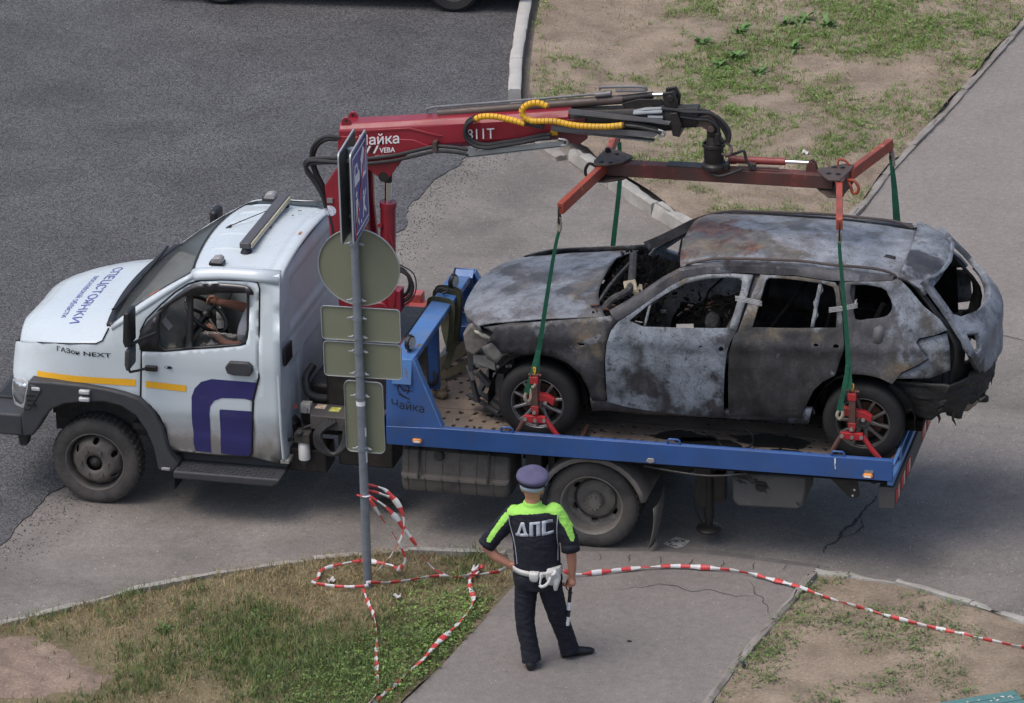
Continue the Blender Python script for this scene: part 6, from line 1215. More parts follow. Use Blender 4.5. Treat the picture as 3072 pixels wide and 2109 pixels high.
def zroof(x,y): return interp(x,[.6,.9,1.2,1.6,2.2,2.8,3.3],[1.50,1.575,1.63,1.655,1.65,1.615,1.56])-.065*(abs(y)/.6)**2.5
def rooff(u,v):
    y=-.60+1.2*u; t=abs(y)/.6; x0=1.15+.05*t*t; x1=3.10-.05*t**2; x=x0+(x1-x0)*v
    z=zroof(x,y)+.008*fbm(x*2.2,y*2.2,5)-.012*math.exp(-((t-.93)/.03)**2)-.006*math.exp(-((x-2.62)/.03)**2)*(t<.85)-.02*(v<.02)
    return (x,y,z)
b=MB(); b.grid(rooff,44,60); b.build('roof',M_croof,CA,sm=55,solid=.02)
b=MB(); b.grid(lambda u,v:(2.86+.13*u,-.26+.05*v-.02*u,zroof(2.9,-.2)+.008+.012*math.sin(u*PI)+.006*fbm(u*3,v*3,2)),8,3); b.build('aerial_stub',M_char,CA,solid=.01)
b=MB()
for s in (-1,1): b.prism([(2.45,.4),(3.25,.4),(3.42,.7),(3.40,1.16),(3.25,1.20),(2.6,1.16)],1,s*.70,s*.72); b.prism([(2.99,1.2),(3.2,1.2),(3.42,1.16),(3.10,1.53),(3.0,1.56)],1,s*.60,s*.615)
b.box(3.0,3.12,-.62,.62,1.46,1.53); b.build('boot_trim_remains',M_charb,CA)
# spoiler and tailgate
def xrear(y,z): return interp(z,[.2,.5,.75,.95,1.05,1.3,1.55],[3.74,3.84,3.82,3.86,3.84,3.62,3.38])-.30*(abs(y)/.85)**2.2
def spo(u,v):
    y=-.64+1.28*u; t=abs(y)/.64; x0=3.10-.04*t*t; x1=3.42-.14*t**2.2; x=x0+(x1-x0)*v
    z=1.618-.05*t**2.5-.065*v*v-.05*t*v; 
    if v>.92: z-=.03
    return (x,y,z+.004*fbm(x*6,y*6,2))
b=MB(); b.grid(spo,36,14); tg=b.build('tailgate_spoiler',burnt('mottled spoiler',(.47,0,0,0,0),None,(.68,),12,ashc=(0.262,0.283,0.312)),CA,sm=50,solid=.03)
def RF(d=0): return lambda y,z:(xrear(y,z)-d+.012*fbm(y*3,z*3,2)-.03*sstep(.16,.05,abs(z-.93))*sstep(.5,.4,abs(y)),y,z)
outer=[(-.62,1.535),(-.675,1.30),(-.70,1.18),(-.745,1.02),(-.70,.93),(-.62,.82),(-.55,.74),(0,.69),(.55,.74),(.62,.82),(.70,.93),(.745,1.02),(.70,1.18),(.675,1.30),(.62,1.535)]
win=[(-.575,1.515),(-.635,1.26),(-.58,1.215),(-.3,1.185),(0,1.175),(.3,1.185),(.58,1.215),(.635,1.26),(.575,1.515)]
panel('tailgate',outer,RF(),M_tail,CA,holes=[win,[(-.67,1.10),(-.56,1.07),(-.58,.96),(-.655,.95),(-.69,1.03)]],step=.05,th=.05,bevel=.006,flip=True)
panel('rear_aperture',[(-.60,1.55),(-.655,1.30),(-.69,1.16),(-.72,.95),(-.72,.6),(.72,.6),(.72,.95),(.69,1.16),(.655,1.30),(.60,1.55)],RF(.11),M_char,CA,holes=[[(-.565,1.53),(-.62,1.26),(-.58,.80),(.58,.80),(.62,1.26),(.565,1.53)]],step=.08,th=.03,flip=True)
b=MB(); b.grid(lambda u,v:(xrear(-.66+1.32*u,1.20)+.03*math.sin(v*PI)+.012,-.66+1.32*u,1.175+.045*abs(u*2-1)**2+.05*v-.05),30,4); b.build('tailgate_ledge',M_tail,CA,sm=60,solid=.02)
def bmp(u,v):
    a=(u*2-1); t=abs(a); y=.86*math.copysign(min(1,t*1.35),a); 
    if t<.74: x=3.86-.30*(t/.74)**2.4
    else: x=3.56-.50*(t-.74)/.26; y=math.copysign(.83-.06*(t-.74)/.26,a)
    zb=.42+.14*fbm(u*7,0,1)+.09*fbm(u*25,1,1); z=.76-.05*t+(zb-.76+.05*t)*v
    k=.04*fbm(u*9,v*5,4)+.02*fbm(u*22,v*14,4); return (x-.05*v*v+k-.05,y*(1-.03*v)+k*.4,z)
b=MB(); b.grid(bmp,90,14); b.build('melted_bumper',M_char,CA,sm=30,solid=.02)
for i in range(5):
    b=MB(); u=rnd.uniform(.05,.75); p=V(bmp(u,rnd.uniform(.5,1))); b.tube([p,p+V((rnd.uniform(-.02,.04),rnd.uniform(-.03,.01),-rnd.uniform(.03,.1))),p+V((rnd.uniform(-.03,.05),rnd.uniform(-.03,.02),-rnd.uniform(.08,.17)))],[.02,.012,.003],5); b.build('melted_drip',M_char,CA,sm=40)
b=MB(); b.beam((3.45,-.7,.60),(3.45,.7,.60),.10,.12); b.box(3.2,3.45,-.75,-.6,.45,.75); b.box(3.2,3.45,.6,.75,.45,.75); b.build('rear_crash_beam',M_char,CA)
b=MB(); b.obox((3.62,-.22,.62),(.14,.10,.12),M.Rotation(.4,3,'Z')); b.tube([(3.3,-.4,.40),(3.7,-.35,.40),(3.8,-.3,.38)],.035,10); b.build('tow_eye_and_exhaust',M_char,CA,bevel=.02)
b=MB(); b.add([(3.40,-.55,.43),(3.62,-.5,.40),(3.80,-.42,.46),(3.65,-.50,.34),(3.5,-.55,.36)],[(0,1,3,4),(1,2,3)]); b.build('torn_liner',mat('tan liner scrap',(.2,.16,.11),.8,var=.2),CA,solid=.006)
# front end
b=MB(); b.prism([(-.60,.975),(-.53,.90),(-.42,.86),(-.40,.835),(-.49,.76),(-.59,.68),(-.66,.72),(-.68,.88)],1,-.74,-.52); b.build('headlight',mat('melted headlight',(.20,.185,.165),.35,var=.35,sc=8,dirt=(.06,.055,.05),da=.5,ds=6),CA,bevel=.02,seg=3)
b=MB(); b.ell((-.50,-.75,.885),(.085,.02,.022),rot=M.Rotation(.45,3,'Y')); b.build('melted_blob',mat('molten plastic',(.36,.35,.29),.4,var=.3,sc=25),CA)
b=MB(); b.prism([(-.60,.975),(-.53,.90),(-.42,.86),(-.40,.835),(-.49,.76),(-.59,.68),(-.66,.72),(-.68,.88)],1,.52,.74); b.build('headlight',_mc['melted headlight'],CA,bevel=.02,seg=3)
panel('fender_corner',[(-.50,.80),(-.40,.86),(-.20,.82),(-.30,.76),(-.36,.68),(-.45,.70)],SF(.02,0,1),mat('bare fender tip',(.13,.127,.12),.5,var=.2,sc=8),CA,step=.05)
M_bare=mat('bare alloy bracket',(.30,.295,.28),.5,.4,var=.2,sc=8,dirt=(.08,.075,.07),da=.5,ds=6)
b=MB(); b.box(-.62,-.55,-.55,.55,.50,.62); b.box(-.60,-.30,-.62,-.54,.52,.66); b.box(-.60,-.30,.54,.62,.52,.66); b.build('front_crash_beam',M_bare,CA,bevel=.006)
b=MB(); b.prism([(-.60,.68),(-.34,.66),(-.30,.56),(-.42,.54),(-.60,.60)],1,-.70,-.62); b.build('lamp_bracket',M_bare,CA,bevel=.005); b=MB(); b.prism([(-.42,.70),(-.24,.70),(-.22,.52),(-.40,.52)],1,-.72,-.64); b.build('crush_box',M_char,CA,bevel=.005)
for x in (-.38,-.30,-.27): b=MB(); b.cyl((x,-.721,.60+.03*(x+.3)*5),(x,-.73,.60+.03*(x+.3)*5),.015,None,10); b.build('bracket_hole',M_bare,CA)
b=MB(); b.prism([(-.44,.50),(-.34,.50),(-.36,.32),(-.46,.30)],1,-.66,-.60); b.build('cooler_bracket',M_bare,CA,bevel=.004)
b=MB(); b.beam((-.68,-.5,.66),(-.66,-.55,.42),.04,.05); b.beam((-.66,-.55,.42),(-.60,-.58,.18),.035,.04); b.beam((-.70,-.5,.48),(-.62,-.64,.40),.04,.03); b.beam((-.72,-.3,.20),(-.38,-.62,.16),.05,.02); b.beam((-.74,-.35,.15),(-.40,-.62,.11),.05,.02); b.beam((-.66,-.45,.45),(-.66,.5,.45),.05,.05); b.beam((-.64,-.5,.17),(-.64,.5,.17),.05,.04); b.beam((-.60,-.55,.45),(-.48,-.6,.35),.05,.05); b.build('radiator_support',M_plas,CA,bevel=.004)
b=MB(); b.box(-.52,-.48,-.5,.5,.22,.85); b.box(-.40,.38,-.5,.5,.3,.92); b.build('engine_block',M_charb,CA,bevel=.03)
# cabin: floor, bulkhead, debris, seat frames
b=MB(); b.box(.40,3.3,-.80,.80,.26,.34); b.box(.38,.46,-.80,.80,.34,1.05); b.box(3.2,3.26,-.7,.7,.34,.70); b.box(1.0,2.9,-.12,.12,.34,.5); b.build('floor_pan',M_charb,CA)
def heap(name,x0,x1,y0,y1,zf,n,m_,s):
    b=MB(); b.grid(lambda u,v:(x0+(x1-x0)*u,y0+(y1-y0)*v,zf(x0+(x1-x0)*u,y0+(y1-y0)*v)+.06*fbm(u*7,v*7,s)+.03*fbm(u*21,v*21,s)),n,n); return b.build(name,m_,CA,sm=25)
heap('dashboard_remains',.44,.98,-.72,.72,lambda x,y:1.10-.25*max(0,x-.7)+.02,40,M_charb,3)
heap('cabin_debris',.95,2.7,-.80,.80,lambda x,y:.72+.06*math.sin(x*5),50,M_charb,5)
b=MB()
for i in range(420):
    x=rnd.uniform(.46,1.6); y=rnd.uniform(-.74,.6); z=(1.12 if x<.8 else 1.0 if x<1.05 else .80)+rnd.uniform(-.02,.08); s=rnd.uniform(.006,.028)
    b.obox((x,y,z),(s*rnd.uniform(1,3),s,s*.5),M.Rotation(rnd.uniform(0,6),3,V((rnd.random(),rnd.random(),rnd.random())).normalized()),0 if rnd.random()<.78 else 1 if rnd.random()<.7 else 2)
tag(b.build('burnt_fragments',[M_charb,M_ashh,mat('rust fragments',(.09,.04,.025),.9,var=.4,sc=20)],CA,sm=0),kind='stuff')
b=MB(); b.tube([(.50,-.68,1.08),(.58,-.5,1.17),(.70,-.3,1.2),(.62,.3,1.2),(.56,.65,1.15)],.035,8,sub=4); b.tube([(.62,-.62,1.12),(.86,-.6,1.16),(.95,-.3,1.14)],.03,8,sub=4); b.tube([(.46,-.6,1.14),(.52,-.2,1.2),(.6,.3,1.21)],.015,6,sub=4); b.build('dash_beam',M_ashh,CA)
b=MB(); b.obox((.70,-.25,1.21),(.11,.13,.02),M.Rotation(.5,3,'X')@M.Rotation(.3,3,'Z')); b.obox((.74,-.22,1.16),(.12,.16,.06),M.Rotation(.2,3,'Z')); b.build('melted_cover',mat('cream melted plastic',(.32,.28,.19),.6,var=.3,sc=12),CA,bevel=.01)
b=MB(); b.obox((1.24,-.62,1.00),(.15,.10,.05),M.Rotation(.2,3,'Z')); b.build('pale_box',mat('scorched white box',(.5,.47,.42),.7,var=.2,sc=12),CA,bevel=.006)
b=MB(); b.ell((1.46,-.5,1.02),(.07,.06,.10)); b.obox((1.66,-.55,1.02),(.12,.12,.16),M.Rotation(.5,3,'Y')); b.obox((1.58,-.6,1.0),(.16,.03,.03),M.Rotation(-.6,3,'Y')); b.build('scorched_parts',M_ashh,CA,bevel=.02)
for (x,y) in ((1.55,-.42),(1.55,.42)):
    b=MB(); 
    for dy in (-.2,.2): b.tube([(x-.35,y+dy,.55),(x+.1,y+dy,.58),(x+.22,y+dy*.9,1.0),(x+.30,y+dy*.6,1.32)],.018,6,sub=3)
    for k in range(6): b.tube([(x+.12+.03*k,y-.2,.65+.11*k),(x+.12+.03*k,y+.2,.65+.11*k)],.006,5)
    b.build('seat_frame',M_charb,CA)
b=MB(); b.tube([(2.35,-.7,.6),(2.5,-.68,1.25),(2.52,.68,1.25),(2.4,.7,.6)],.02,6); b.build('seat_back_frame',M_charb,CA); b=MB(); b.tube([(1.98,-.6,1.05),(2.2,-.5,1.35),(2.3,-.3,1.45)],.016,6); b.build('seat_belt_bar',M_charb,CA); b=MB(); b.tube([(2.75,-.72,.9),(2.95,-.66,1.35)],.03,6); b.build('boot_strut',M_charb,CA); b=MB(); b.tube([(1.3,-.3,.95),(1.4,-.35,1.25),(1.55,.1,1.3)],.01,6); b.build('bent_rod',M_charb,CA)
b=MB(); b.box(1.2,3.0,-.62,.62,1.50,1.505); b.build('headliner_remains',M_charb,CA)
# cling film wrapped round the pillars
for pth,w in (([(1.70,1.37),(1.80,1.36),(1.93,1.34)],.05),([(2.50,1.32),(2.62,1.34),(2.74,1.37)],.05)):
    b=MB()
    for k in range(4):
        rs=[]
        for x,z in spline([V((p[0],0,p[1])) for p in pth],3) and [(q.x,q.z) for q in spline([V((p[0],0,p[1])) for p in pth],3)]:
            y=-(hcar(x,z))-.012; z2=z-w/2+w*k/4; rs.append([(x,y,z2),(x,y-.002,z2+w/4-.004)])
        b.rings(rs,False,closed=False)
    b.build('film_wrap',mat('cling film',(.55,.55,.56),.25,var=.1,alpha=.8),CA,solid=.002)
# wheels
M_ctyre=mat('sooty tyre',(.012,.012,.012),.75,var=.2,sc=12,dirt=(.03,.03,.03),da=.3,ds=4)
M_alloy=mat('sooty alloy',(.33,.33,.34),.35,.85,var=.12,sc=9,dirt=(.12,.115,.11),da=.35,ds=5)
M_alloyb=mat('scorched alloy',(.17,.165,.155),.45,.7,var=.2,sc=9,dirt=(.22,.17,.09),da=.4,ds=3)
def car_wheel(cx,far,ma,ph):
    e=empty('wheel',parent=CA); s=1 if far else -1; c=V((cx,s*.92,.351)); ax=V((0,s,0))
    b=MB(); r=.351; w=.235; b.lathe([(.218,-.01),(.232,.0),(.29,.006),(.33,-.012),(r,-.05),(r,-w+.05),(.33,-w+.012),(.225,-w)],c,ax,48,closed=True); b.build('tyre',M_ctyre,e,sm=50)
    b=MB(); b.lathe([(.212,-.025),(.226,.0),(.236,-.002),(.232,-.014),(.222,-.02),(.213,-.05),(.205,-.16),(.205,-.2)],c,ax,48); 
    b.build('rim',ma,e,sm=50)
    u_=V((1,0,0)); w_=V((0,0,1))
    for k in range(10):
        a=2*PI*(k//2)/5+ph+(-.15 if k%2 else .15); a2=2*PI*(k//2)/5+ph+(-.34 if k%2 else .34)
        d0=u_*math.cos(a)+w_*math.sin(a); d1=u_*math.cos(a2)+w_*math.sin(a2); b=MB(); p0=c+d0*.045-ax*.035; p1=c+d1*.222-ax*.012; t=(p1-p0).normalized(); sd=t.cross(ax).normalized()
        b.rings([[p0+sd*.020+ax*.004,p0-sd*.020+ax*.004,p0-sd*.022-ax*.03,p0+sd*.022-ax*.03],[(p0+p1)/2+sd*.010+ax*.008,(p0+p1)/2-sd*.010+ax*.008,(p0+p1)/2-sd*.014-ax*.03,(p0+p1)/2+sd*.014-ax*.03],[p1+sd*.012+ax*.004,p1-sd*.012+ax*.004,p1-sd*.016-ax*.03,p1+sd*.016-ax*.03]]); b.build('spoke',ma,e,sm=40,bevel=.003)
    b=MB(); b.lathe([(.06,-.06),(.062,-.035),(.05,-.022),(.033,-.022),(.03,-.035),(0,-.035)],c,ax,24); b.build('hub',ma,e,sm=40)
    b=MB(); b.lathe([(.165,-.10),(.165,-.085),(.08,-.085),(.08,-.10)],c,ax,36); b.build('brake_disc',mat('rusty disc',(.11,.05,.03),.8,.2,var=.3,sc=20),e,sm=40)
    b=MB(); b.cyl(c-ax*.11,c-ax*.13,.2,None,30); b.build('wheel_inner',M_dark,e)
car_wheel(0,0,M_alloy,.55); car_wheel(2.81,0,M_alloyb,.2); car_wheel(0,1,M_alloyb,.1); car_wheel(2.81,1,M_alloyb,.4)
# scorched residue fallen on the deck
b=MB()
for (x,y,s) in ((5.75,.16,.09),(6.15,.22,.13),(5.5,.3,.2),(6.0,.45,.22),(5.2,.4,.18)):
    pts=[(x+s*1.5*math.cos(a)*(1+.4*fbm(math.cos(a)*2,math.sin(a)*2,x*3)),y+s*.6*math.sin(a)*(1+.4*fbm(math.cos(a)*2+5,math.sin(a)*2,x*3)),.9185) for a in [2*PI*i/26 for i in range(26)]]
    b.add(pts,[tuple(range(26))])
tag(b.build('oil_residue',mat('wet soot',(.012,.011,.01),.35,var=.3),sm=0),'dark wet soot residue smeared on the deck under the burnt car','residue',kind='stuff')
b=MB(); b.tube([(5.55,.33,.93),(5.62,.2,.94),(5.75,.16,.95),(5.85,.24,.95),(5.84,.38,.99),(5.72,.4,1.1),(5.7,.36,1.25)],.010,8,sub=5); tag(b.build('hanging_cable',M_hose),'thin dark cable hanging under the burnt car onto the deck','cable')
b=MB()
for i in range(70):
    x=rnd.uniform(3.0,7.0); y=abs(rnd.gauss(0,.22))+.06 if rnd.random()<.6 else rnd.uniform(.2,1.2); s=rnd.uniform(.006,.03)
    b.obox((x,y,.918+s*.2),(s*rnd.uniform(1,2.6),s,s*.4),M.Rotation(rnd.uniform(0,6),3,'Z'),0 if rnd.random()<.8 else 1)
tag(b.build('charred_scraps',[M_char,M_ashh],sm=0),'small charred scraps scattered on the deck around the burnt car','debris',kind='stuff')
# ------------------------------------------------------------------ people
def ering(c,rx,ry,n=20,rot=None):
    c=V(c); return [c+((rot@V((rx*math.cos(2*PI*i/n),ry*math.sin(2*PI*i/n),0))) if rot else V((rx*math.cos(2*PI*i/n),ry*math.sin(2*PI*i/n),0))) for i in range(n)]
def limb(b,pts,rs,n=14,end=True): 
    b.tube(spline([V(p) for p in pts],4),rs,n); b.ell(pts[0],(rs[0],)*3); b.ell(pts[-1],(rs[-1]*.98,)*3) if end else None
def fuse(b,name,m,parent,vox=.009,smooth=6,loc=(0,0,0),wr=0):
    o=b.build('tmp',m,None,sm=0); md=o.modifiers.new('r','REMESH'); md.mode='VOXEL'; md.voxel_size=vox
    if smooth: ms=o.modifiers.new('s','SMOOTH'); ms.iterations=smooth; ms.factor=.5
    dg=bpy.context.evaluated_depsgraph_get(); me=bpy.data.meshes.new_from_object(o.evaluated_get(dg)); me.name=name
    bpy.data.objects.remove(o); me.shade_smooth()
    if wr:
        ns=[v.normal.copy() for v in me.vertices]
        for v,nn in zip(me.vertices,ns):
            c=v.co.copy(); k=1-abs(fbm(c.x*7+c.z*4,c.y*7,c.z*15)); k2=fbm(c.x*16,c.y*16,c.z*24+c.x*9); v.co=c+nn*wr*(k*k*1.6-.9+.5*k2)
        me.update()
    tree=BVHTree.FromPolygons([v.co.copy() for v in me.vertices],[tuple(p.vertices) for p in me.polygons])
    me.transform(M.Translation(-V(loc)))
    ob=bpy.data.objects.new(name,me); COL.objects.link(ob); ob.parent=parent; return ob,tree
def hand(b,w,d,side,palm,curl=.4,grip=False):
    # w wrist, d direction of the fingers, side towards the thumb, palm: direction the palm faces
    w,d,side,palm=V(w),V(d).normalized(),V(side).normalized(),V(palm).normalized()
    b.tube([w-d*.01,w+d*.035,w+d*.085],[.026,.033,.031],10); b.ell(w+d*.05+side*.012,(.034,.034,.034)); b.ell(w+d*.06-side*.015,(.032,.032,.032))
    for k,(o,L_) in enumerate(((.030,.068),(.010,.075),(-.010,.070),(-.029,.055))):
        p=w+d*.085+side*o; q=[p-d*.02]; dd=d.copy()
        for j in range(3):
            a=curl*(j+.6)*(1.5 if grip else 1); dd=(d*math.cos(a)+palm*math.sin(a)); q.append(q[-1]+dd*(L_*(.42,.32,.26)[j]+(.02 if j==0 else 0)))
        b.tube(q,[.0105,.0100,.0092,.0075],8)
    p=w+d*.03+side*.028; b.tube([p,p+side*.028+d*.025,p+side*.030+d*.055+palm*.012,p+side*.022+d*.075+palm*.02],[.015,.013,.011,.009],8)
M_skin=mat('skin',(.42,.20,.13),.55,var=.1,sc=8)
M_nvy=mat('navy uniform cloth',(.0055,.0065,.015),.85,var=.25,sc=14,bump=.3,bs=14)
M_lime=mat('lime cloth',(.32,.68,.11),.75,var=.05,sc=10)
M_refl=mat('grey reflective print',(.42,.46,.52),.5,var=.05)
M_cap=mat('blue grey cap cloth',(.085,.08,.15),.85,var=.08,sc=20)
M_shoe=mat('black shoe leather',(.01,.01,.011),.3,var=.1)
M_belt=mat('white leather',(.55,.55,.53),.5,var=.1,sc=12,dirt=(.35,.34,.32),da=.3)
OL=(4.62,-2.33,.03); OF=empty('person',OL); tag(OF,'person seen from behind in navy and lime uniform with peaked cap, hand on hip','person')
Z0=.03
# body under the clothes, one surface
b=MB()
b.rings([ering((4.605,-2.33,Z0+z),rx,ry) for z,rx,ry in ((.84,.17,.11),(.95,.17,.115),(1.1,.175,.12),(1.25,.18,.11),(1.36,.15,.085),(1.40,.08,.07))])
b.tube([(4.585,-2.33,1.36),(4.575,-2.32,1.46),(4.573,-2.31,1.56)],[.066,.062,.06],14)
b.ell((4.572,-2.305,1.585),(.075,.092,.115),18,12); b.ell((4.572,-2.25,1.535),(.055,.05,.06))
for s in (-1,1): b.ell((4.572+s*.082,-2.30,1.565),(.014,.022,.034)); b.ell((4.572+s*.03,-2.222,1.595),(.014,.012,.009))
b.ell((4.572,-2.203,1.565),(.014,.018,.024)); b.ell((4.572,-2.212,1.528),(.026,.012,.009))
limb(b,[(4.40,-2.33,1.355),(4.29,-2.345,1.20),(4.195,-2.37,1.055)],[.06,.055,.046]); limb(b,[(4.195,-2.37,1.055),(4.28,-2.375,.97),(4.385,-2.36,.905)],[.042,.040,.028])
limb(b,[(4.76,-2.33,1.385),(4.83,-2.33,1.25),(4.885,-2.335,1.08)],[.06,.056,.048]); limb(b,[(4.885,-2.335,1.08),(4.892,-2.325,.98),(4.885,-2.30,.82)],[.043,.041,.028])
hand(b,(4.375,-2.365,.912),(.75,.45,-.5),(0,-.6,.6),(.3,.8,.2),.35)
hand(b,(4.885,-2.30,.825),(-.12,.06,-1),(-.5,.7,0),(-1,0,0),.75,True)
for s,p in ((-1,[(4.51,-2.33,.82),(4.515,-2.37,.47),(4.56,-2.42,.10)]),(1,[(4.70,-2.33,.82),(4.765,-2.25,.47),(4.825,-2.18,.10)])): limb(b,p,[.09,.062,.045])
body,_=fuse(b,'body',M_skin,OF,.0075,3,OL)
# shirt
b=MB()
b.rings([ering((x,-2.33,z+Z0),rx,ry,24) for z,x,rx,ry in ((.855,4.605,.175,.128),(.88,4.605,.193,.143),(.98,4.603,.192,.145),(1.10,4.598,.196,.145),(1.20,4.592,.206,.138),(1.29,4.585,.212,.128),(1.36,4.585,.19,.118),(1.40,4.58,.12,.095),(1.41,4.575,.085,.08))])
b.tube([(4.576,-2.325,1.40),(4.574,-2.322,1.475)],[.083,.074],20)
limb(b,[(4.415,-2.33,1.345),(4.31,-2.34,1.215),(4.215,-2.36,1.10)],[.080,.077,.074],18); limb(b,[(4.755,-2.33,1.395),(4.83,-2.33,1.26),(4.885,-2.335,1.14)],[.081,.079,.075],18)
shirt,TS=fuse(b,'shirt',M_nvy,OF,.0075,4,OL,.0035)
shirt.data.materials.append(M_lime); D=.012; _yk=smoothpoly(TR['oyoke'],2); _sl=[smoothpoly(TR[k],2) for k in ('oslL','oslR')]
_yk=[(x,z if z<1.43 else z+.03) for x,z in _yk]
for pg in shirt.data.polygons:
    c=pg.center+V(OL)
    if c.y<-2.30 and (inpoly((c.x,c.z-D),_yk) or any(inpoly((c.x,c.z-D),q) for q in _sl)): pg.material_index=1
# open hems on the sleeves are closed by cuffs
for a,c in (((4.215,-2.36,1.10),(4.192,-2.366,1.065)),((4.88,-2.335,1.14),(4.888,-2.337,1.07))):
    b=MB(); b.tube([V(a)-V(OL),V(c)-V(OL)],[.074,.077],20,cap=False); b.build('sleeve_cuff',M_nvy,OF,solid=.006)
# trousers
b=MB(); b.rings([ering((4.605,-2.33,z+Z0),rx,ry,24) for z,rx,ry in ((.90,.187,.138),(.86,.198,.145),(.78,.205,.15),(.70,.20,.14))])
limb(b,[(4.515,-2.335,.76),(4.50,-2.36,.55),(4.505,-2.385,.40),(4.54,-2.41,.22),(4.565,-2.43,.085)],[.101,.088,.079,.075,.081],18,False)
limb(b,[(4.70,-2.335,.76),(4.735,-2.30,.55),(4.76,-2.26,.40),(4.80,-2.21,.22),(4.825,-2.185,.085)],[.102,.089,.080,.075,.081],18,False)
b.ell((4.535,-2.40,.80),(.09,.08,.10)); b.ell((4.675,-2.40,.80),(.09,.08,.10))
trs,TT=fuse(b,'trousers',M_nvy,OF,.0075,4,OL,.0042)
for p,a in (((4.55,-2.425,.035),.25),((4.83,-2.17,.035),-1.05)):
    b=MB(); rt=M.Rotation(a,3,'Z'); rs=[]
    for y,rx,z0,z1 in ((-.085,.030,.0,.06),(-.06,.04,.0,.085),(0,.044,.0,.09),(.06,.048,.0,.07),(.12,.048,.0,.055),(.17,.038,.003,.045),(.20,.015,.01,.03)):
        rs.append([V(p)-V(OL)+rt@V((rx*math.cos(t),y,max(z0,(z0+z1)/2+(z1-z0)/2*1.1*math.sin(t)))) for t in [2*PI*i/14 for i in range(14)]])
    b.rings(rs); b.build('shoe',M_shoe,OF,sm=60)
def cloth_pt(tree,x,z,off=.003):
    for k in range(16):
        h=tree.ray_cast(V((x,-3.2,z)),V((0,1,0)))
        if h[0] is not None: break
        z-=.01; x+=.004*(1 if x<4.59 else -1)
    y=(h[0].y if h[0] is not None else -2.42)-off; return (x-OL[0],y-OL[1],z-OL[2])
D=.012
fz=lambda x,z:cloth_pt(TS,x,z+D)
dp=TR['odps']
def dps(poly,nm='lettering'): 
    o=V((dp[2][0],dp[2][1]-.122)); ex=V((dp[3][0]-dp[2][0],dp[3][1]-dp[2][1])); 
    return panel(nm,[(o.x+ex.x*u,o.y+ex.y*u+.122*v) for u,v in poly[0]],lambda x,z:cloth_pt(TS,x,z+D,.0045),M_refl,OF,holes=[[(o.x+ex.x*u,o.y+ex.y*u+.122*v) for u,v in h] for h in poly[1:]],step=.02,th=.001)
dps([[(-.07,0),(-.07,.18),(-.03,.18),(.10,1),(.20,1),(.29,.18),(.33,.18),(.33,0)],[(.065,.2),(.135,.2),(.195,.2),(.145,.66),(.125,.66)]])
dps([[(.36,0),(.36,1),(.67,1),(.67,0),(.56,0),(.56,.82),(.47,.82),(.47,0)]])
dps([[(.71,0),(.71,1),(1.0,1),(1.0,.80),(.82,.80),(.82,.20),(1.02,.20),(1.02,0)]])
for k in (0,4):
    q=[cloth_pt(TS,p[0],p[1]+D,.004) for p in [(v.x,v.z) for v in spline([V((a[0],0,a[1])) for a in TR['opipe'][k:k+4]],5)]]; b=MB(); b.tube(q,.0035,6); b.build('piping',M_refl,OF)
for s,(x0,x1) in ((0,(4.385,4.46)),(1,(4.72,4.79))): pass
# cap
b=MB(); cc=V((4.574,-2.31,1.655))-V(OL); ct=M.Rotation(.10,3,'Y')@M.Rotation(-.06,3,'X')
def crg(r,rb,z): return [cc+ct@V((r*math.cos(t),r*1.02*math.sin(t)*(1),z+rb*math.sin(t))) for t in [2*PI*i/30 for i in range(30)]]
b.rings([crg(.10,0,-.03),crg(.108,.0,-.012),crg(.128,.012,.012),crg(.134,.018,.03),crg(.128,.024,.052),crg(.10,.026,.068),crg(.05,.024,.078),crg(.012,.022,.080)]); b.build('cap_crown',M_cap,OF,sm=60)
b=MB(); b.rings([crg(.094,0,-.075),crg(.098,0,-.03)],False); b.build('cap_band',mat('grey band',(.36,.42,.47),.6,var=.05),OF,sm=60,solid=.004); b=MB(); b.rings([crg(.106,0,-.034),crg(.110,0,-.022)],False); b.build('cap_piping',M_nvy,OF,solid=.004)
b=MB(); b.grid(lambda u,v:tuple(cc+ct@V(((.09+.05*v)*math.cos(R(25+130*u)),(.09+.07*v)*math.sin(R(25+130*u)),-.06-.03*v))),12,4); b.build('cap_peak',M_shoe,OF,solid=.004)
b=MB(); b.ell(V((4.572,-2.285,1.60))-V(OL),(.083,.098,.09),16,10); b.build('hair',mat('short hair',(.05,.03,.022),.8,var=.2,sc=60),OF) if 0 else None
# belt and pouches
def brg(z,k): return [V((4.605-OL[0]+.201*k*math.cos(t),.150*k*math.sin(t),z-OL[2])) for t in [2*PI*i/36 for i in range(36)]]
b=MB(); b.rings([brg(.872,1.0),brg(.918,1.0)],False); b.build('belt',M_belt,OF,solid=-.006)
def onb(x,z,off=.0): 
    t=math.sqrt(max(0,1-((x-4.605)/.213)**2)); return V((x-OL[0],-.157*t-off,z-OL[2]))
def pouch(x0,x1,z0,z1,nm,dep=.035,taper=.8):
    b=MB(); rs=[]
    for k,(z,s,d_) in enumerate(((z1,.96,dep*.6),(z1-.015,1,dep),((z0+z1)/2,.98,dep),(z0+.02,taper,dep*.9),(z0,taper*.7,dep*.4))):
        xc=(x0+x1)/2; hw=(x1-x0)/2*s; rs.append([onb(xc-hw,z,-.01),onb(xc-hw*.9,z,d_),onb(xc,z,d_*1.15),onb(xc+hw*.9,z,d_),onb(xc+hw,z,-.01)])
    b.rings(rs); return b.build(nm,M_belt,OF,sm=45,bevel=.006)
pouch(4.575,4.66,.835,.925,'handcuff_pouch'); pouch(4.715,4.815,.80,.945,'holster',.05,.6)
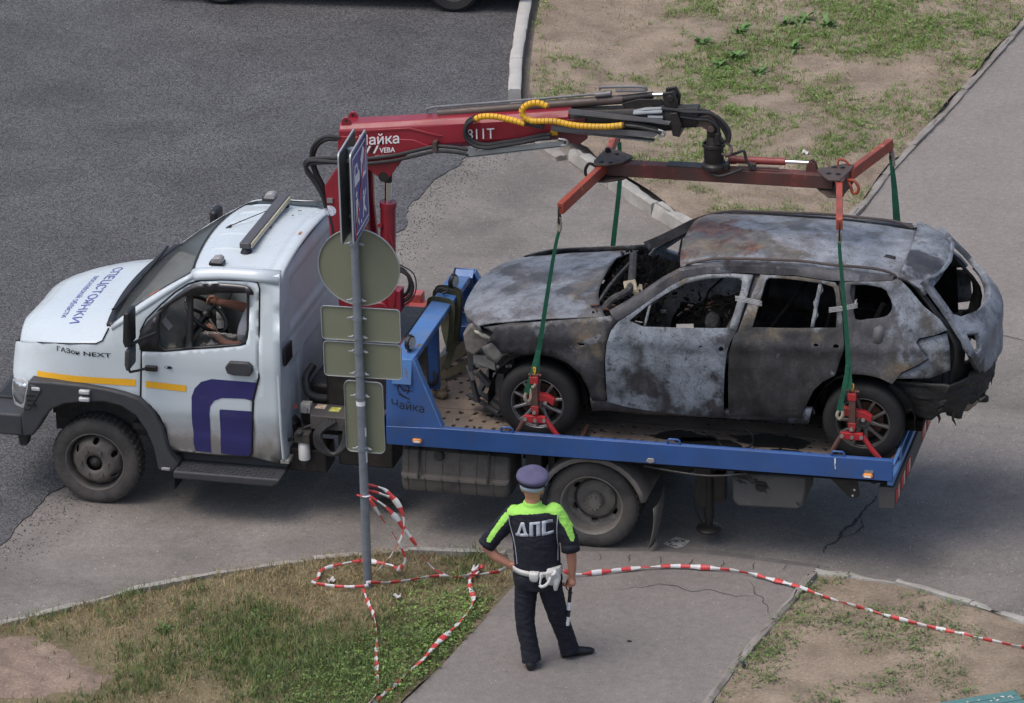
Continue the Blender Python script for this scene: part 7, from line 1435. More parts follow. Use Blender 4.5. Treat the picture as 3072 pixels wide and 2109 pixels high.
b=MB(); b.tube([onb(4.775,.93,.06),onb(4.80,.88,.06),onb(4.79,.82,.06),onb(4.785,.765,.05)],[.028,.03,.026,.014],8,sub=3); b.build('holster_flap',M_belt,OF)
b=MB(); b.tube([onb(4.755,.895,.06),onb(4.745,.86,.075),onb(4.72,.835,.08),onb(4.69,.825,.075),onb(4.672,.835,.065)],.013,8,sub=4); b.tube([onb(4.672,.84,.05),onb(4.677,.87,.045),onb(4.68,.915,.035)],.008,6,sub=3); b.ell(onb(4.68,.90,.03),(.016,.012,.025)); b.build('lanyard',M_belt,OF)
# striped baton held in the right hand
BL=(4.868,-2.275,.74); bt=empty('traffic_baton',BL); tag(bt,'black and white striped traffic baton held in the right hand','baton')
bd=V((-.10,-.02,-1)).normalized(); L_=[(.0,-.06,.013,0),(.0,.075,.014,0),(.075,.09,.017,0),(.09,.165,.015,0),(.165,.235,.0185,1),(.235,.295,.0185,0),(.295,.375,.0185,1)]
for a,c,r,w in [(-.06,.075,.013,0),(.075,.09,.018,0),(.09,.165,.015,0),(.165,.235,.0185,1),(.235,.295,.0183,0),(.295,.375,.0185,1)]:
    b=MB(); b.cyl(bd*a,bd*c,r,None,14); b.build('white_band' if w else 'black_band',M_ltr if w else M_blk,bt,bevel=.002)
b=MB(); b.tube([bd*(-.05),V((-.03,-.03,.02)),V((-.035,-.02,-.03)),V((-.01,-.02,-.06))],.004,6,sub=4); b.build('wrist_strap',M_blk,bt)
# driver
DL=(1.42,.45,1.15); DR=empty('person',DL); tag(DR,'person in grey T-shirt driving, arms on the steering wheel inside the cab','person')
b=MB(); b.rings([ering((x,.45,z),rx,ry,18) for z,x,rx,ry in ((1.13,1.40,.13,.17),(1.4,1.43,.12,.16),(1.7,1.45,.115,.18),(1.86,1.46,.09,.15),(1.90,1.46,.06,.07))])
b.tube([(1.46,.45,1.88),(1.44,.45,2.0)],[.06,.055],12); b.ell((1.42,.45,2.06),(.095,.077,.115)); b.ell((1.325,.45,2.05),(.018,.014,.022))
for s in (-1,1): b.ell((1.43,.45+s*.078,2.05),(.02,.012,.03))
limb(b,[(1.44,.27,1.83),(1.40,.20,1.69),(1.345,.18,1.545)],[.055,.052,.045]); limb(b,[(1.345,.18,1.545),(1.22,.22,1.535),(1.09,.29,1.58)],[.047,.043,.028])
limb(b,[(1.44,.63,1.83),(1.36,.68,1.75),(1.28,.66,1.70)],[.055,.05,.045]); limb(b,[(1.28,.66,1.70),(1.18,.60,1.75),(1.07,.52,1.80)],[.046,.042,.028])
hand(b,(1.09,.29,1.58),(-.9,.25,.35),(.2,.2,1),(-.2,1,0),.5,True); hand(b,(1.07,.52,1.80),(-.9,.0,.3),(.1,-.5,.8),(-.2,-.3,-1),.5,True)
for y in (.35,.57): limb(b,[(1.40,y,1.17),(1.10,y-.02,1.26),(.93,y-.02,1.28)],[.085,.075,.065]); limb(b,[(.93,y-.02,1.28),(.86,y-.02,1.05),(.80,y-.02,.86)],[.06,.05,.04])
fuse(b,'body',M_skin,DR,.009,3,DL)
b=MB(); b.rings([ering((x,.45,z),rx,ry,20) for z,x,rx,ry in ((1.12,1.40,.15,.19),(1.4,1.43,.14,.18),(1.7,1.45,.135,.20),(1.85,1.46,.105,.165),(1.905,1.46,.07,.085))])
limb(b,[(1.44,.27,1.83),(1.405,.205,1.72),(1.385,.19,1.64)],[.075,.078,.072]); limb(b,[(1.44,.63,1.83),(1.37,.67,1.77)],[.075,.072])
fuse(b,'t_shirt',mat('grey t-shirt',(.30,.31,.34),.9,var=.1,sc=10,bump=.3,bs=12),DR,.011,4,DL)
b=MB()
for y in (.35,.57): limb(b,[(1.38,y,1.17),(1.10,y-.02,1.26),(.93,y-.02,1.28)],[.10,.09,.08]); limb(b,[(.93,y-.02,1.28),(.86,y-.02,1.05),(.80,y-.02,.86)],[.08,.07,.06])
fuse(b,'trousers',mat('camouflage trousers',(.06,.07,.045),.9,var=.5,sc=9),DR,.014,3,DL)
# ------------------------------------------------------------------ sign post
M_galv=mat('galvanised post',(.24,.27,.31),.5,.5,var=.15,sc=6,dirt=(.12,.13,.14),da=.4,ds=9)
M_sback=mat('grey green sign back',(.185,.195,.135),.55,.1,var=.05,sc=3,dirt=(.13,.14,.11),da=.3,ds=2)
M_edge=mat('sign rim',(.42,.45,.46),.5,.5,var=.1)
M_sdark=mat('dark sign back',(.06,.07,.068),.45,.3,var=.1,sc=4)
M_sblue=mat('blue sign face',(.055,.06,.26),.45,var=.06,sc=5)
PX,PY=2.842,-1.25; SP=empty('sign_post',(PX,PY,.03)); tag(SP,'galvanised post carrying six road signs seen from behind, at the lawn edge','sign post')
def PB(b,n,m,bev=0,sm=35,solid=0): b.v=[(p[0]-PX,p[1]-PY,p[2]-.03) for p in b.v]; return b.build(n,m,SP,sm=sm,bevel=bev,solid=solid)
PB(MB().cyl((PX,PY,.0),(PX+.004,PY,4.0),.038,.036,24),'post',M_galv)
yaw=.0; SY=PY+.055
def splate(poly,z0,nm,rad=.04,yy=SY):
    # plate behind the post (facing away), rim folded towards the camera
    b=MB(); b.prism(poly,1,yy,yy+.004); o=PB(b,nm,M_sback,.0)
    n=len(poly); b=MB(); cx=sum(p[0] for p in poly)/n; cz=sum(p[1] for p in poly)/n; k=.985
    for i in range(n):
        a,c=poly[i],poly[(i+1)%n]; ai,ci=[(cx+(p[0]-cx)*k,cz+(p[1]-cz)*k) for p in (a,c)]
        b.add([(a[0],yy-.014,a[1]),(c[0],yy-.014,c[1]),(ci[0],yy-.014,ci[1]),(ai[0],yy-.014,ai[1]),(a[0],yy+.002,a[1]),(c[0],yy+.002,c[1]),(ci[0],yy+.001,ci[1]),(ai[0],yy+.001,ai[1])],[(0,1,2,3),(0,4,5,1),(3,2,6,7)])
    PB(b,'sign_rim',M_edge,0,0)
def rrect(x0,x1,z0,z1,r,sk=0):
    q=[]
    for cx,cz,a0 in ((x1-r,z1-r,0),(x0+r,z1-r,90),(x0+r,z0+r,180),(x1-r,z0+r,270)):
        for k in range(6): a=R(a0+k*18); q.append((cx+r*math.cos(a),cz+r*math.sin(a)+sk*(cx+r*math.cos(a)-PX)))
    return q
splate([(2.858+.35*math.cos(2*PI*i/56),2.938+.34*math.sin(2*PI*i/56)) for i in range(56)],0,'round_sign')
splate(rrect(2.515,3.197,2.278,2.578,.035,.015),0,'plate_sign'); splate(rrect(2.522,3.195,1.948,2.262,.035,.015),0,'plate_sign'); splate(rrect(2.688,3.026,1.266,1.916,.05,.0),0,'plate_sign')
for z in (3.16,2.66,2.50,2.33,2.20,2.00,1.80,1.32):
    b=MB(); b.lathe([(.040,-.012),(.043,-.012),(.043,.012),(.040,.012)],(PX,PY,z),(0,0,1),20,closed=True); cl=PB(b,'clamp_band',M_galv)
    for s in (-1,1): b=MB(); b.cyl((PX+s*.042,PY+.02,z),(PX+s*.06,PY+.0,z),.014,.010,8); b.cyl((PX+s*.058,PY+.0,z),(PX+s*.082,PY-.014,z+.006),.008,None,6); PB(b,'clamp_bolt',M_edge)
# the two blue signs at the top stand edge-on to the road
def vsign(p0,p1,z0,z1,nm,mback,mface,flip):
    a,c=V(p0),V(p1); d=(c-a); n=V((d.y,-d.x)).normalized()*.006
    q=rrect(0,1,0,1,.06); b=MB(); pts=[(a.x+d.x*u,a.y+d.y*u,z0+(z1-z0)*w) for u,w in q]; m_=len(pts)
    b.add([(x-n.x,y-n.y,z) for x,y,z in pts]+[(x+n.x,y+n.y,z) for x,y,z in pts],[tuple(range(m_)),tuple(reversed(range(m_,2*m_)))]+[(i,m_+i,m_+(i+1)%m_,(i+1)%m_) for i in range(m_)]); PB(b,nm,M_edge,0,0)
    def dec(poly,mm,s,off,nn='sign_print',holes=()):
        v,f=tri2d(poly,holes,.3); b=MB(); b.add([(a.x+d.x*u+n.x*s*(1+off),a.y+d.y*u+n.y*s*(1+off),z0+(z1-z0)*w) for u,w in v],f); PB(b,nn,mm,0,0)
    return dec
RD=vsign((2.925,-1.56),(2.88,-.93),3.26,4.06,'blue_sign',None,None,0)
RD(rrect(.03,.97,.03,.97,.05),M_sblue,1,.4,'sign_face'); RD([(.07,.07),(.93,.07),(.93,.93),(.07,.93)],M_ltr,1,.6,'sign_border',[[(.09,.09),(.91,.09),(.91,.91),(.09,.91)]])
RD([(.14,.60),(.14,.72),(.18,.82),(.34,.82),(.40,.72),(.46,.70),(.46,.60)],M_ltr,1,.8); RD([(.20,.71),(.22,.79),(.32,.79),(.36,.71)],M_sblue,1,1.0)
RD([(.56,.56),(.56,.78),(.52,.78),(.70,.90),(.90,.78),(.86,.78),(.86,.56)],M_ltr,1,.8); RD([(.62,.62),(.62,.72),(.72,.72),(.72,.62)],M_sblue,1,1.); RD([(.76,.60),(.76,.76),(.82,.76),(.82,.60)],M_sblue,1,1.)
def cir(cx,cy,r,ry): return [(cx+r*math.cos(2*PI*i/16),cy+ry*math.sin(2*PI*i/16)) for i in range(16)]
RD(cir(.24,.50,.045,.035),M_ltr,1,.8); RD([(.18,.45),(.30,.45),(.34,.36),(.40,.30),(.37,.28),(.30,.34),(.28,.40),(.27,.30),(.36,.16),(.32,.14),(.24,.27),(.20,.13),(.15,.13),(.19,.30)],M_ltr,1,.8)
RD(cir(.66,.40,.04,.03),M_ltr,1,.8); RD([(.58,.42),(.62,.36),(.70,.36),(.80,.42),(.82,.39),(.72,.32),(.70,.26),(.80,.18),(.78,.15),(.66,.22),(.60,.14),(.56,.16),(.62,.27),(.62,.32)],M_ltr,1,.8); RD(cir(.48,.14,.03,.024),M_ltr,1,.8)
RD([(.05,.08),(.09,.04),(.95,.92),(.91,.96)],mat('red stripe',(.5,.02,.03),.45,var=.05),1,1.2)
LD=vsign((2.825,-1.56),(2.785,-.93),3.26,4.06,'blue_sign',None,None,0); LD(rrect(.02,.98,.02,.98,.05),M_sdark,1,.4,'sign_back'); LD(rrect(.03,.97,.03,.97,.05),M_sblue,-1,.4,'sign_face')
b=MB(); b.beam((2.80,-1.25,3.42),(2.905,-1.25,3.42),.09,.03); b.beam((2.80,-1.25,3.90),(2.905,-1.25,3.90),.09,.03); PB(b,'sign_bracket',M_galv,.003)
b=MB(); b.lathe([(.0385,0),(.0392,0),(.0392,.04),(.0385,.04)],(PX,PY,1.72),(0,0,1),20,closed=True); PB(b,'paper_remnant',M_ltr); 
for z0,z1 in ((1.44,1.52),(1.20,1.34)): b=MB(); b.add([(PX+.0395*math.cos(R(a)),PY+.0395*math.sin(R(a)),z) for z in (z0,z1) for a in (-35,-15,5)],[(0,1,4,3),(1,2,5,4)]); PB(b,'paper_remnant',M_ltr,0,0)
# ------------------------------------------------------------------ barrier tape
M_tr=mat('tape red',(.52,.06,.06),.4,var=.1,sc=15); M_tw=mat('tape white',(.60,.60,.60),.4,var=.08,sc=15)
M_trd=mat('tape red sheer',(.45,.06,.07),.4,var=.1,sc=15)
def tape(name,pts,label,w=.05,up=(0,-.5,.85),tw=0,seed=0,stripe=.085,sag=0,thin=None):
    P=spline([V(p) for p in pts],10); L_=[0]
    for a,c in zip(P[:-1],P[1:]): L_.append(L_[-1]+(c-a).length)
    n=max(2,int(L_[-1]/(stripe/3))); out=[]; j=0
    for i in range(n+1):
        s=L_[-1]*i/n
        while j<len(L_)-2 and L_[j+1]<s: j+=1
        t=(s-L_[j])/max(1e-6,L_[j+1]-L_[j]); out.append(P[j].lerp(P[j+1],t))
    b=MB(); vs=[]; upv=V(up)
    for i,p in enumerate(out):
        t=(out[min(i+1,n)]-out[max(i-1,0)]).normalized(); sd=t.cross(upv).normalized(); a=tw*i/n+1.5*fbm(i*.05,seed,seed)
        sd=M.Rotation(a,3,t)@sd; ww=w*max(.3,min(1.15,.68+.9*fbm(i*.13,seed+3,1))) if thin is None else w*thin(i/n)
        vs+=[p+sd*ww/2,p+sd.cross(t)*ww*.04,p-sd*ww/2]
    o=V(pts[0]); vs=[p-o for p in vs]
    for i in range(n):
        k=(i//3)%2; b.add([],[],0)
        q=i*3; b.f+= [(q,q+1,q+4,q+3),(q+1,q+2,q+5,q+4)]; b.m+=[k,k]
    b.v=[tuple(v) for v in vs]; ob=b.build(name,[M_tr,M_tw],None,sm=60,solid=.0012); ob.location=o; tag(ob,label,'barrier tape',group='red and white barrier tape'); return ob
lift=lambda pts,z:[(p[0],p[1],z) for p in pts]
tape('barrier_tape',TR['tp1']+TR['tp2'][3:],'loose loop of red and white tape hanging highest from the sign post',.055,(-.2,-.9,.3),1.2,1)
tape('barrier_tape',TR['tp2'][:3]+[(3.07,-1.19,.86)],'short doubled red and white tape end tied at the post knot',.05,(-.2,-.9,.3),0,2)
tape('barrier_tape',TR['tp3'][:7]+[(3.42,-.99,.10),(3.52,-.985,.07),(3.62,-.97,.07),(3.70,-.88,.08)],'red and white tape slanting from the post knot down to the crumpled ground knot',.05,(-.2,-.9,.3),.8,3)
tape('barrier_tape',TR['tp4'][:6]+[(3.04,-1.0,.11),(2.956,-.90,.09),(2.82,-.87,.09),(2.67,-.85,.09)],'red and white tape dropping from the post knot and doubling back behind the post',.045,(-.2,-.9,.3),.5,4)
tape('barrier_tape',[(2.80,-1.26,.90),(2.80,-1.295,.905),(2.83,-1.298,.905),(2.87,-1.294,.90),(2.885,-1.25,.90)],'red and white tape wound round the sign post',.06,(0,0,1),0,5,.07)
tape('barrier_tape',[(p[0],p[1]+.02,.09) for p in TR['tp5'][:8]]+[(2.86,-1.31,.11)]+[(p[0],p[1],.10) for p in TR['tp5'][8:12]]+[(3.9,-.95,.14),(4.1,-.9,.25),(4.42,-.76,.12)],'red and white tape looping round the post foot towards the person in uniform',.04,(-.1,-.8,.6),1.5,6)
tape('barrier_tape',[(p[0],p[1],.085) for p in TR['tp6']],'red and white tape curving along the edge of the footpath over bright green weeds',.06,(0,-.35,.93),.3,7)
tape('barrier_tape',[(p[0],p[1],.10) for p in TR['tp7']],'twisted red and white tape running down the middle of the lawn',.05,(0,-.4,.9),5.,8)
tape('barrier_tape',[(4.43,-.75,.11)]+[(p[0],p[1],.06) for p in TR['tp8'][2:]]+[(9.2,-1.5,.06)],'long red and white tape lying across the footpath and the right verge',.045,(-.1,-.75,.65),1.,9)
b=MB()
for i in range(5):
    a=rnd.uniform(0,6.28); r=rnd.uniform(.01,.04); p=V((3.70+r*math.cos(a),-.85+r*math.sin(a)*.6,.08+rnd.uniform(0,.05))); b.grid(lambda u,v:tuple(p+V((.06*(u-.5)*math.cos(a*3),.035*(v-.5),.025*math.sin(u*3+a)+.015*v))),4,2,i%2)
tag(b.build('tape_knot',[M_tr,M_tw],sm=40,solid=.001),'crumpled bunch of red and white tape lying at the corner of the lawn','barrier tape')
# olive strap over the headboard and the bundle on the deck
M_olive=mat('olive webbing',(.05,.055,.028),.85,var=.2,sc=10,dirt=(.05,.045,.03),da=.5,ds=5,bump=.3,bs=80)
M_khaki=mat('khaki webbing',(.14,.115,.07),.9,var=.2,sc=8,dirt=(.08,.065,.045),da=.5,ds=5,bump=.3,bs=80)
SG=empty('ratchet_strap',(2.88,1.35,1.67)); tag(SG,'olive ratchet strap wound over the far end of the blue headboard','strap'); so_=V((2.88,1.35,1.67))
for k,(y,dz) in enumerate(((1.22,0),(1.42,.004),(1.48,.006))):
    bb=ribbon([V(p)-so_ for p in [(2.77,y+.02,1.45),(2.765,y+.02,1.62),(2.785,y+.015,1.672+dz),(2.88,y,1.682+dz),(2.975,y-.03,1.672+dz),(2.99,y-.05,1.60),(2.985,y-.09,1.42),(2.97,y-.14,1.25)]],.05,(0,1,0),5); bb.build('webbing',M_olive,SG,sm=40)
bb=ribbon([V(p)-so_ for p in [(2.97,1.28,1.25),(2.95,1.15,1.15),(2.94,1.05,1.10)]],.06,(0,1,0),5); bb.build('webbing',M_olive,SG)
b=MB(); b.tube([V(p)-so_ for p in [(2.80,1.36,1.70),(2.84,1.37,1.73),(2.9,1.36,1.71),(2.86,1.34,1.69)]],.012,6,sub=3); b.build('ratchet',M_oily,SG)
SG2=empty('cargo_strap',(2.85,1.3,.93)); tag(SG2,'khaki cargo straps bundled on the deck behind the headboard','strap'); so_=V((2.85,1.3,.93))
for pth,w,m_ in (([(2.72,1.09,.95),(2.78,1.18,1.0),(2.86,1.38,1.03),(2.96,1.62,1.06),(3.02,1.80,1.08)],.10,M_khaki),([(2.74,1.05,.94),(2.85,1.15,.97),(3.0,1.38,.98),(3.06,1.5,1.0)],.08,M_khaki),([(2.70,1.95,1.45),(2.72,1.9,1.2),(2.80,1.75,1.05),(2.90,1.66,1.0),(2.98,1.72,1.02),(3.04,1.82,1.06)],.09,M_olive),([(2.90,1.1,.96),(2.93,.98,.95),(2.96,.84,.95),(3.0,.78,.95)],.06,M_khaki)):
    ribbon([V(p)-so_ for p in pth],w,(.2,-.2,1),5,.8).build('webbing',m_,SG2,sm=50)
b=MB(); b.ell(V((2.97,.82,.95))-so_,(.06,.05,.04)); b.build('strap_end',M_khaki,SG2)
# ------------------------------------------------------------------ vegetation (joined ground cover)
def sprinkle(poly,n,dens,seed):
    r=random.Random(seed); xs=[p[0] for p in poly]; ys=[p[1] for p in poly]; out=[]
    x0,x1,y0,y1=min(xs),max(xs),min(ys),max(ys)
    while n>0:
        n-=1; x=r.uniform(x0,x1); y=r.uniform(y0,y1)
        if r.random()<dens(x,y) and inpoly((x,y),poly): out.append((x,y))
    return out
def blades(name,pts,zf,h,w,mats,label,seed,lean=.5,cat='grass',tuft=1):
    if not pts: return
    if tuft>1:
        q=random.Random(seed); pts=[(x+q.gauss(0,.022),y+q.gauss(0,.022)) for x,y in pts for _ in range(tuft)]
    rg=np.random.default_rng(seed); n=len(pts); P=np.array([(x,y,zf(x,y)) for x,y in pts]); a=rg.uniform(0,2*np.pi,n); H=h[0]+(h[1]-h[0])*rg.random(n)**1.6; Wd=w*(.7+.6*rg.random(n))
    la=rg.uniform(0,2*np.pi,n); ln=lean*rg.random(n); d=np.stack([np.cos(la)*ln,np.sin(la)*ln,np.sqrt(np.maximum(.05,1-ln**2))],1); s=np.stack([np.cos(a),np.sin(a),np.zeros(n)],1)*Wd[:,None]/2
    mid=P+d*H[:,None]*.55; d2=d.copy(); d2[:,:2]*=2.0; d2[:,2]*=.55; tip=mid+d2*H[:,None]*.5
    V_=np.stack([P-s,P+s,mid+s*.75,mid-s*.75,tip],1).reshape(-1,3); base=(np.arange(n)*5)[:,None]
    q=base+np.array([0,1,2,3]); t=base+np.array([3,2,4])
    me=bpy.data.meshes.new(name); me.vertices.add(n*5); me.vertices.foreach_set('co',V_.ravel()); me.loops.add(n*7); li=np.concatenate([q,t],1).ravel(); me.loops.foreach_set('vertex_index',li.astype(np.int32))
    me.polygons.add(n*2); ls=(np.arange(n)*7)[:,None]+np.array([0,4]); me.polygons.foreach_set('loop_start',ls.ravel().astype(np.int32)); me.polygons.foreach_set('loop_total',np.tile([4,3],n).astype(np.int32))
    mi=rg.integers(0,len(mats),n); me.polygons.foreach_set('material_index',np.repeat(mi,2).astype(np.int32))
    for m in mats: me.materials.append(m)
    me.update(); me.validate(); o=bpy.data.objects.new(name,me); COL.objects.link(o); tag(o,label,cat,kind='stuff'); return o
def leaves(name,pts,zf,s,hmax,mats,label,seed,cat='weeds',per=5):
    rg=random.Random(seed); b=MB()
    for x,y in pts:
        for k in range(per):
            a=rg.uniform(0,6.283); r=rg.uniform(0,.035); px,py=x+r*math.cos(a),y+r*math.sin(a); pz=zf(x,y)+rg.uniform(.004,hmax); L_=s*rg.uniform(.6,1.4); t=rg.uniform(-.5,.6)
            dx,dy=math.cos(a),math.sin(a); u=V((dx*math.cos(t),dy*math.cos(t),math.sin(t)))*L_; w=V((-dy,dx,rg.uniform(-.3,.3)))*L_*.38; p=V((px,py,pz))
            b.add([p,p+u*.45+w,p+u,p+u*.45-w],[(0,1,2),(0,2,3)],rg.randrange(len(mats)))
    o=b.build(name,mats,sm=0); tag(o,label,cat,kind='stuff'); return o
def leafmat(name,c,var=.3): 
    m=mat(name,c,.6,var=var,sc=9); B=m.node_tree.nodes['Principled BSDF']; B.inputs['Subsurface Weight'].default_value=.0; return m
G1=leafmat('grass green',(.105,.18,.042)); G2=leafmat('grass mid green',(.14,.19,.055)); G3=leafmat('grass dark',(.045,.085,.028)); G4=leafmat('fresh green',(.16,.275,.05))
D1=leafmat('straw',(.36,.28,.145)); D2=leafmat('dry tan',(.28,.22,.12)); D3=leafmat('dry olive',(.19,.18,.075))
def gz(x,y,cx,cy,r,k=1): return k*math.exp(-((x-cx)**2+(y-cy)**2)/(r*r))
zL=lambda x,y:.045+hL(x,y)-.01
zT=lambda x,y:.085+hTR(x,y)+eTR(x,y)-.006
zR=lambda x,y:.04+hL(x,y)-.006
clipL=[(-1.6,-4.1)]+[(a[0]+.02,a[1]-.05) for a in lawnL]+[(4.0,-.92),(3.92,-1.713),(3.80,-2.569),(3.67,-3.199),(3.5,-4.2)]
nb=lambda x,y,s,f=1.:fbm(x*s,y*s,7*f)
sandm=lambda x,y:1-sstep(1.25,.75,math.hypot((x-.42)/.9,(y+3.35)/.66))*.93
dryd=lambda x,y:max(0,.50+.45*nb(x,y,1.6)+.35*gz(x,y,2.6,-1.3,.9)-.55*gz(x,y,3.75,-1.9,.55)-.35*gz(x,y,3.0,-3.1,.9))*sandm(x,y)
grnd=lambda x,y:max(0,.06+.5*nb(x,y,1.3,2)+.7*gz(x,y,2.9,-2.9,.75)+.35*gz(x,y,2.2,-2.3,.5)+.3*gz(x,y,1.5,-3.0,.6)+.3*gz(x,y,3.3,-2.2,.5)-.25*gz(x,y,2.5,-1.2,.7))*sandm(x,y)
clov=lambda x,y:max(0,-.15+.3*nb(x,y,2.2,3)+1.1*gz(x,y,3.68,-1.45,.38)+1.0*gz(x,y,3.62,-2.1,.42)+1.0*gz(x,y,3.45,-2.8,.45)+.7*gz(x,y,3.2,-3.4,.5))
blades('dry_grass',sprinkle(clipL,45000,dryd,1),zL,(.03,.10),.005,[D1,D2,D3,D1],'dry straw coloured grass on the lawn by the sign post',1,.85,tuft=3)
blades('green_grass',sprinkle(clipL,38000,grnd,2),zL,(.04,.14),.006,[G1,G2,G3,G2],'green grass growing on the lawn in the lower left',2,.7,tuft=6)
leaves('clover',sprinkle(clipL,14000,clov,3),zL,.026,.06,[G4,G1,G2],'bright green low clover along the footpath edge of the lawn',3)
blades('clover_stems',sprinkle(clipL,26000,clov,4),zL,(.02,.08),.007,[G4,G2],'bright green shoots among the clover',4,.6)
edgeL=[(a[0]+.03,a[1]-.06) for a in lawnL]
ed=lambda x,y:.5 if edgedist((x,y),clipL)<.09 and y>-3.4 and x<3.6 and y>-.95*1.0-(3.6-x)*.9 else 0
blades('kerb_grass',sprinkle(clipL,14000,ed,5),zL,(.05,.16),.0035,[D3,G2,D2],'wispy tall grass along the lawn edging',5,.4)
# right verge
cR=[(6.5,-.3)]+[(a[0],a[1]-.09) for a in lawnR[1:]]+[(9.2,-1.4),(9.4,-5),(6.0,-5),(6.14,-2.72),(6.25,-1.85),(6.39,-1.07)]
rw=lambda x,y:max(0,.05+1.0*nb(x,y,1.5,4)+.42*gz(x,y,6.9,-1.15,.4)+.4*gz(x,y,7.35,-1.35,.35)+.35*gz(x,y,6.4,-1.75,.3)+.35*gz(x,y,7.9,-1.9,.6)+.3*gz(x,y,6.3,-2.3,.25)-.5*gz(x,y,6.85,-2.3,.4))
leaves('knotweed',sprinkle(cR,9000,rw,6),zR,.022,.04,[G1,G2,G3],'low green knotweed patches on the right verge',6)
blades('knotweed_stems',sprinkle(cR,14000,rw,7),zR,(.015,.06),.006,[G1,G2,D3],'short green shoots on the right verge',7,.85,tuft=4)
blades('verge_straw',sprinkle(cR,9000,lambda x,y:.14+.25*nb(x,y,3,5),8),zR,(.01,.03),.003,[D2,D3,D1],'dry bits of straw on the right verge',8,1.)
# far verge
cT=[p for p in vTR if p[1]<18]+[(6.5,17.5),(.1,17)]
tg_=lambda x,y:max(0,.15+1.0*nb(x,y,1.1,6)+.8*gz(x,y,3.4,12.3,.6)+.7*gz(x,y,4.7,13.3,.7)+.6*gz(x,y,3.8,14.2,.6)+.6*gz(x,y,4.6,14.8,.8)+.35*gz(x,y,1.45,12.0,.4)+.25*gz(x,y,3.5,10.3,.7)+.22*gz(x,y,4.9,11.6,.9)+.2*gz(x,y,2.7,10.6,.5)-.5*gz(x,y,1.6,13.6,.8)-.2*gz(x,y,4.3,8.6,1.))
blades('verge_grass',sprinkle(cT,60000,tg_,9),zT,(.018,.085),.006,[G4,G4,G2,G4,D3],'green grass tufts on the dirt verge beyond the truck',9,.75,tuft=8)
leaves('verge_weeds',sprinkle(cT,14000,tg_,10),zT,.026,.05,[G1,G2,G4],'small leafy weeds on the dirt verge beyond the truck',10)
blades('verge_dry_grass',sprinkle(cT,60000,lambda x,y:max(0,.20+.6*nb(x,y,1.4,8)+.25*gz(x,y,2.5,13.8,.9)),11),zT,(.015,.06),.006,[D1,D2,D2,D3],'dry straw scattered on the dirt verge beyond the truck',11,1.)
# broad-leaved weeds, each a plant of its own
ML=leafmat('dock leaf',(.095,.19,.045)); 
def leafmesh():
    b=MB(); n=6
    vs=[]
    for i in range(n+1):
        t=i/n; w=.32*math.sin(PI*min(1,t*.92+.06))**.8*(1-.15*math.sin(t*14)); z=.30*math.sin(t*1.9)-.25*t*t; vs+=[(t,-w/2,z+.05*w),(t,0,z-.02),(t,w/2,z+.05*w)]
    b.add(vs,[(i*3+j,i*3+j+1,i*3+j+4,i*3+j+3) for i in range(n) for j in (0,1)]); o=b.build('leaf',ML,sm=60); me=o.data; bpy.data.objects.remove(o); return me
LM=leafmesh(); dk=TR['docks']
dlab=['leftmost broad-leaved dock weed on the far verge','second dock weed from the left on the far verge','middle dock weed of the lower left clump on the far verge','lone dock weed above the lower left clump on the far verge','lowest dock weed on the far verge, nearest the crane','left dock weed of the upper row on the far verge','lone dock weed just below the upper row on the far verge','topmost dock weed in the upper row on the far verge','rightmost dock weed of the upper row on the far verge']+['small dark broad-leaved weed in the dry grass left of the lawn','broad-leaved weed in the lawn left of the sign post']
for i,(x,y) in enumerate(dk):
    zf=zT if y>0 else zL; e=empty('dock_weed',(x,y,zf(x,y)),rnd.uniform(0,6)); tag(e,dlab[i],'weed',group='dock weeds on the far verge' if i<9 else None)
    big=1. if i<9 else .55
    for k in range(rnd.randint(11,15)):
        o=bpy.data.objects.new('leaf',LM); COL.objects.link(o); o.parent=e; s=rnd.uniform(.14,.26)*big; s*=.68; o.scale=(s,s*rnd.uniform(.75,1.1),s); o.rotation_euler=(rnd.uniform(-.3,.3),rnd.uniform(-.75,.05),k*2.4+rnd.uniform(-.3,.3)); o.location=(rnd.uniform(-.04,.04),rnd.uniform(-.04,.04),0)
# ------------------------------------------------------------------ remaining things
# teal metal roof edge at the lower right corner: low utility cabinet with a ribbed sheet top
M_teal=mat('teal sheet metal',(.085,.20,.19),.45,.1,var=.06,sc=4,dirt=(.15,.22,.2),da=.3,ds=4,wear=(.5,.47,.42),wa=.70,ws=7)
TL=V((8.66,-3.86,0)); tl=empty('utility_cabinet',TL,R(31)); tag(tl,'teal sheet metal cabinet with ribbed top at the lower right corner','cabinet')
b=MB(); pr=[]; 
for k in range(9): y=-k*.085; pr+=[(y,.93),(y-.075,.93),(y-.078,.918),(y-.083,.918)]
vs=[(-1.5,y,z) for y,z in pr]+[(.06,y,z) for y,z in pr]; n=len(pr); b.add(vs,[(i,n+i,n+i+1,i+1) for i in range(n-1)]); b.build('ribbed_top',M_teal,tl,sm=0,solid=-.012)
b=MB(); b.box(-1.48,.03,-.68,-.02,.0,.90); b.build('cabinet_body',M_teal,tl,bevel=.01)
b=MB()
for k in range(12): b.obox((rnd.uniform(-.35,.02),rnd.uniform(-.16,-.04),.9325),(rnd.uniform(.01,.03),rnd.uniform(.008,.018),.002),M.Rotation(rnd.uniform(0,3),3,'Z'))
b.build('bird_droppings',mat('droppings',(.55,.5,.45),.9,var=.2,sc=40),tl,sm=0)
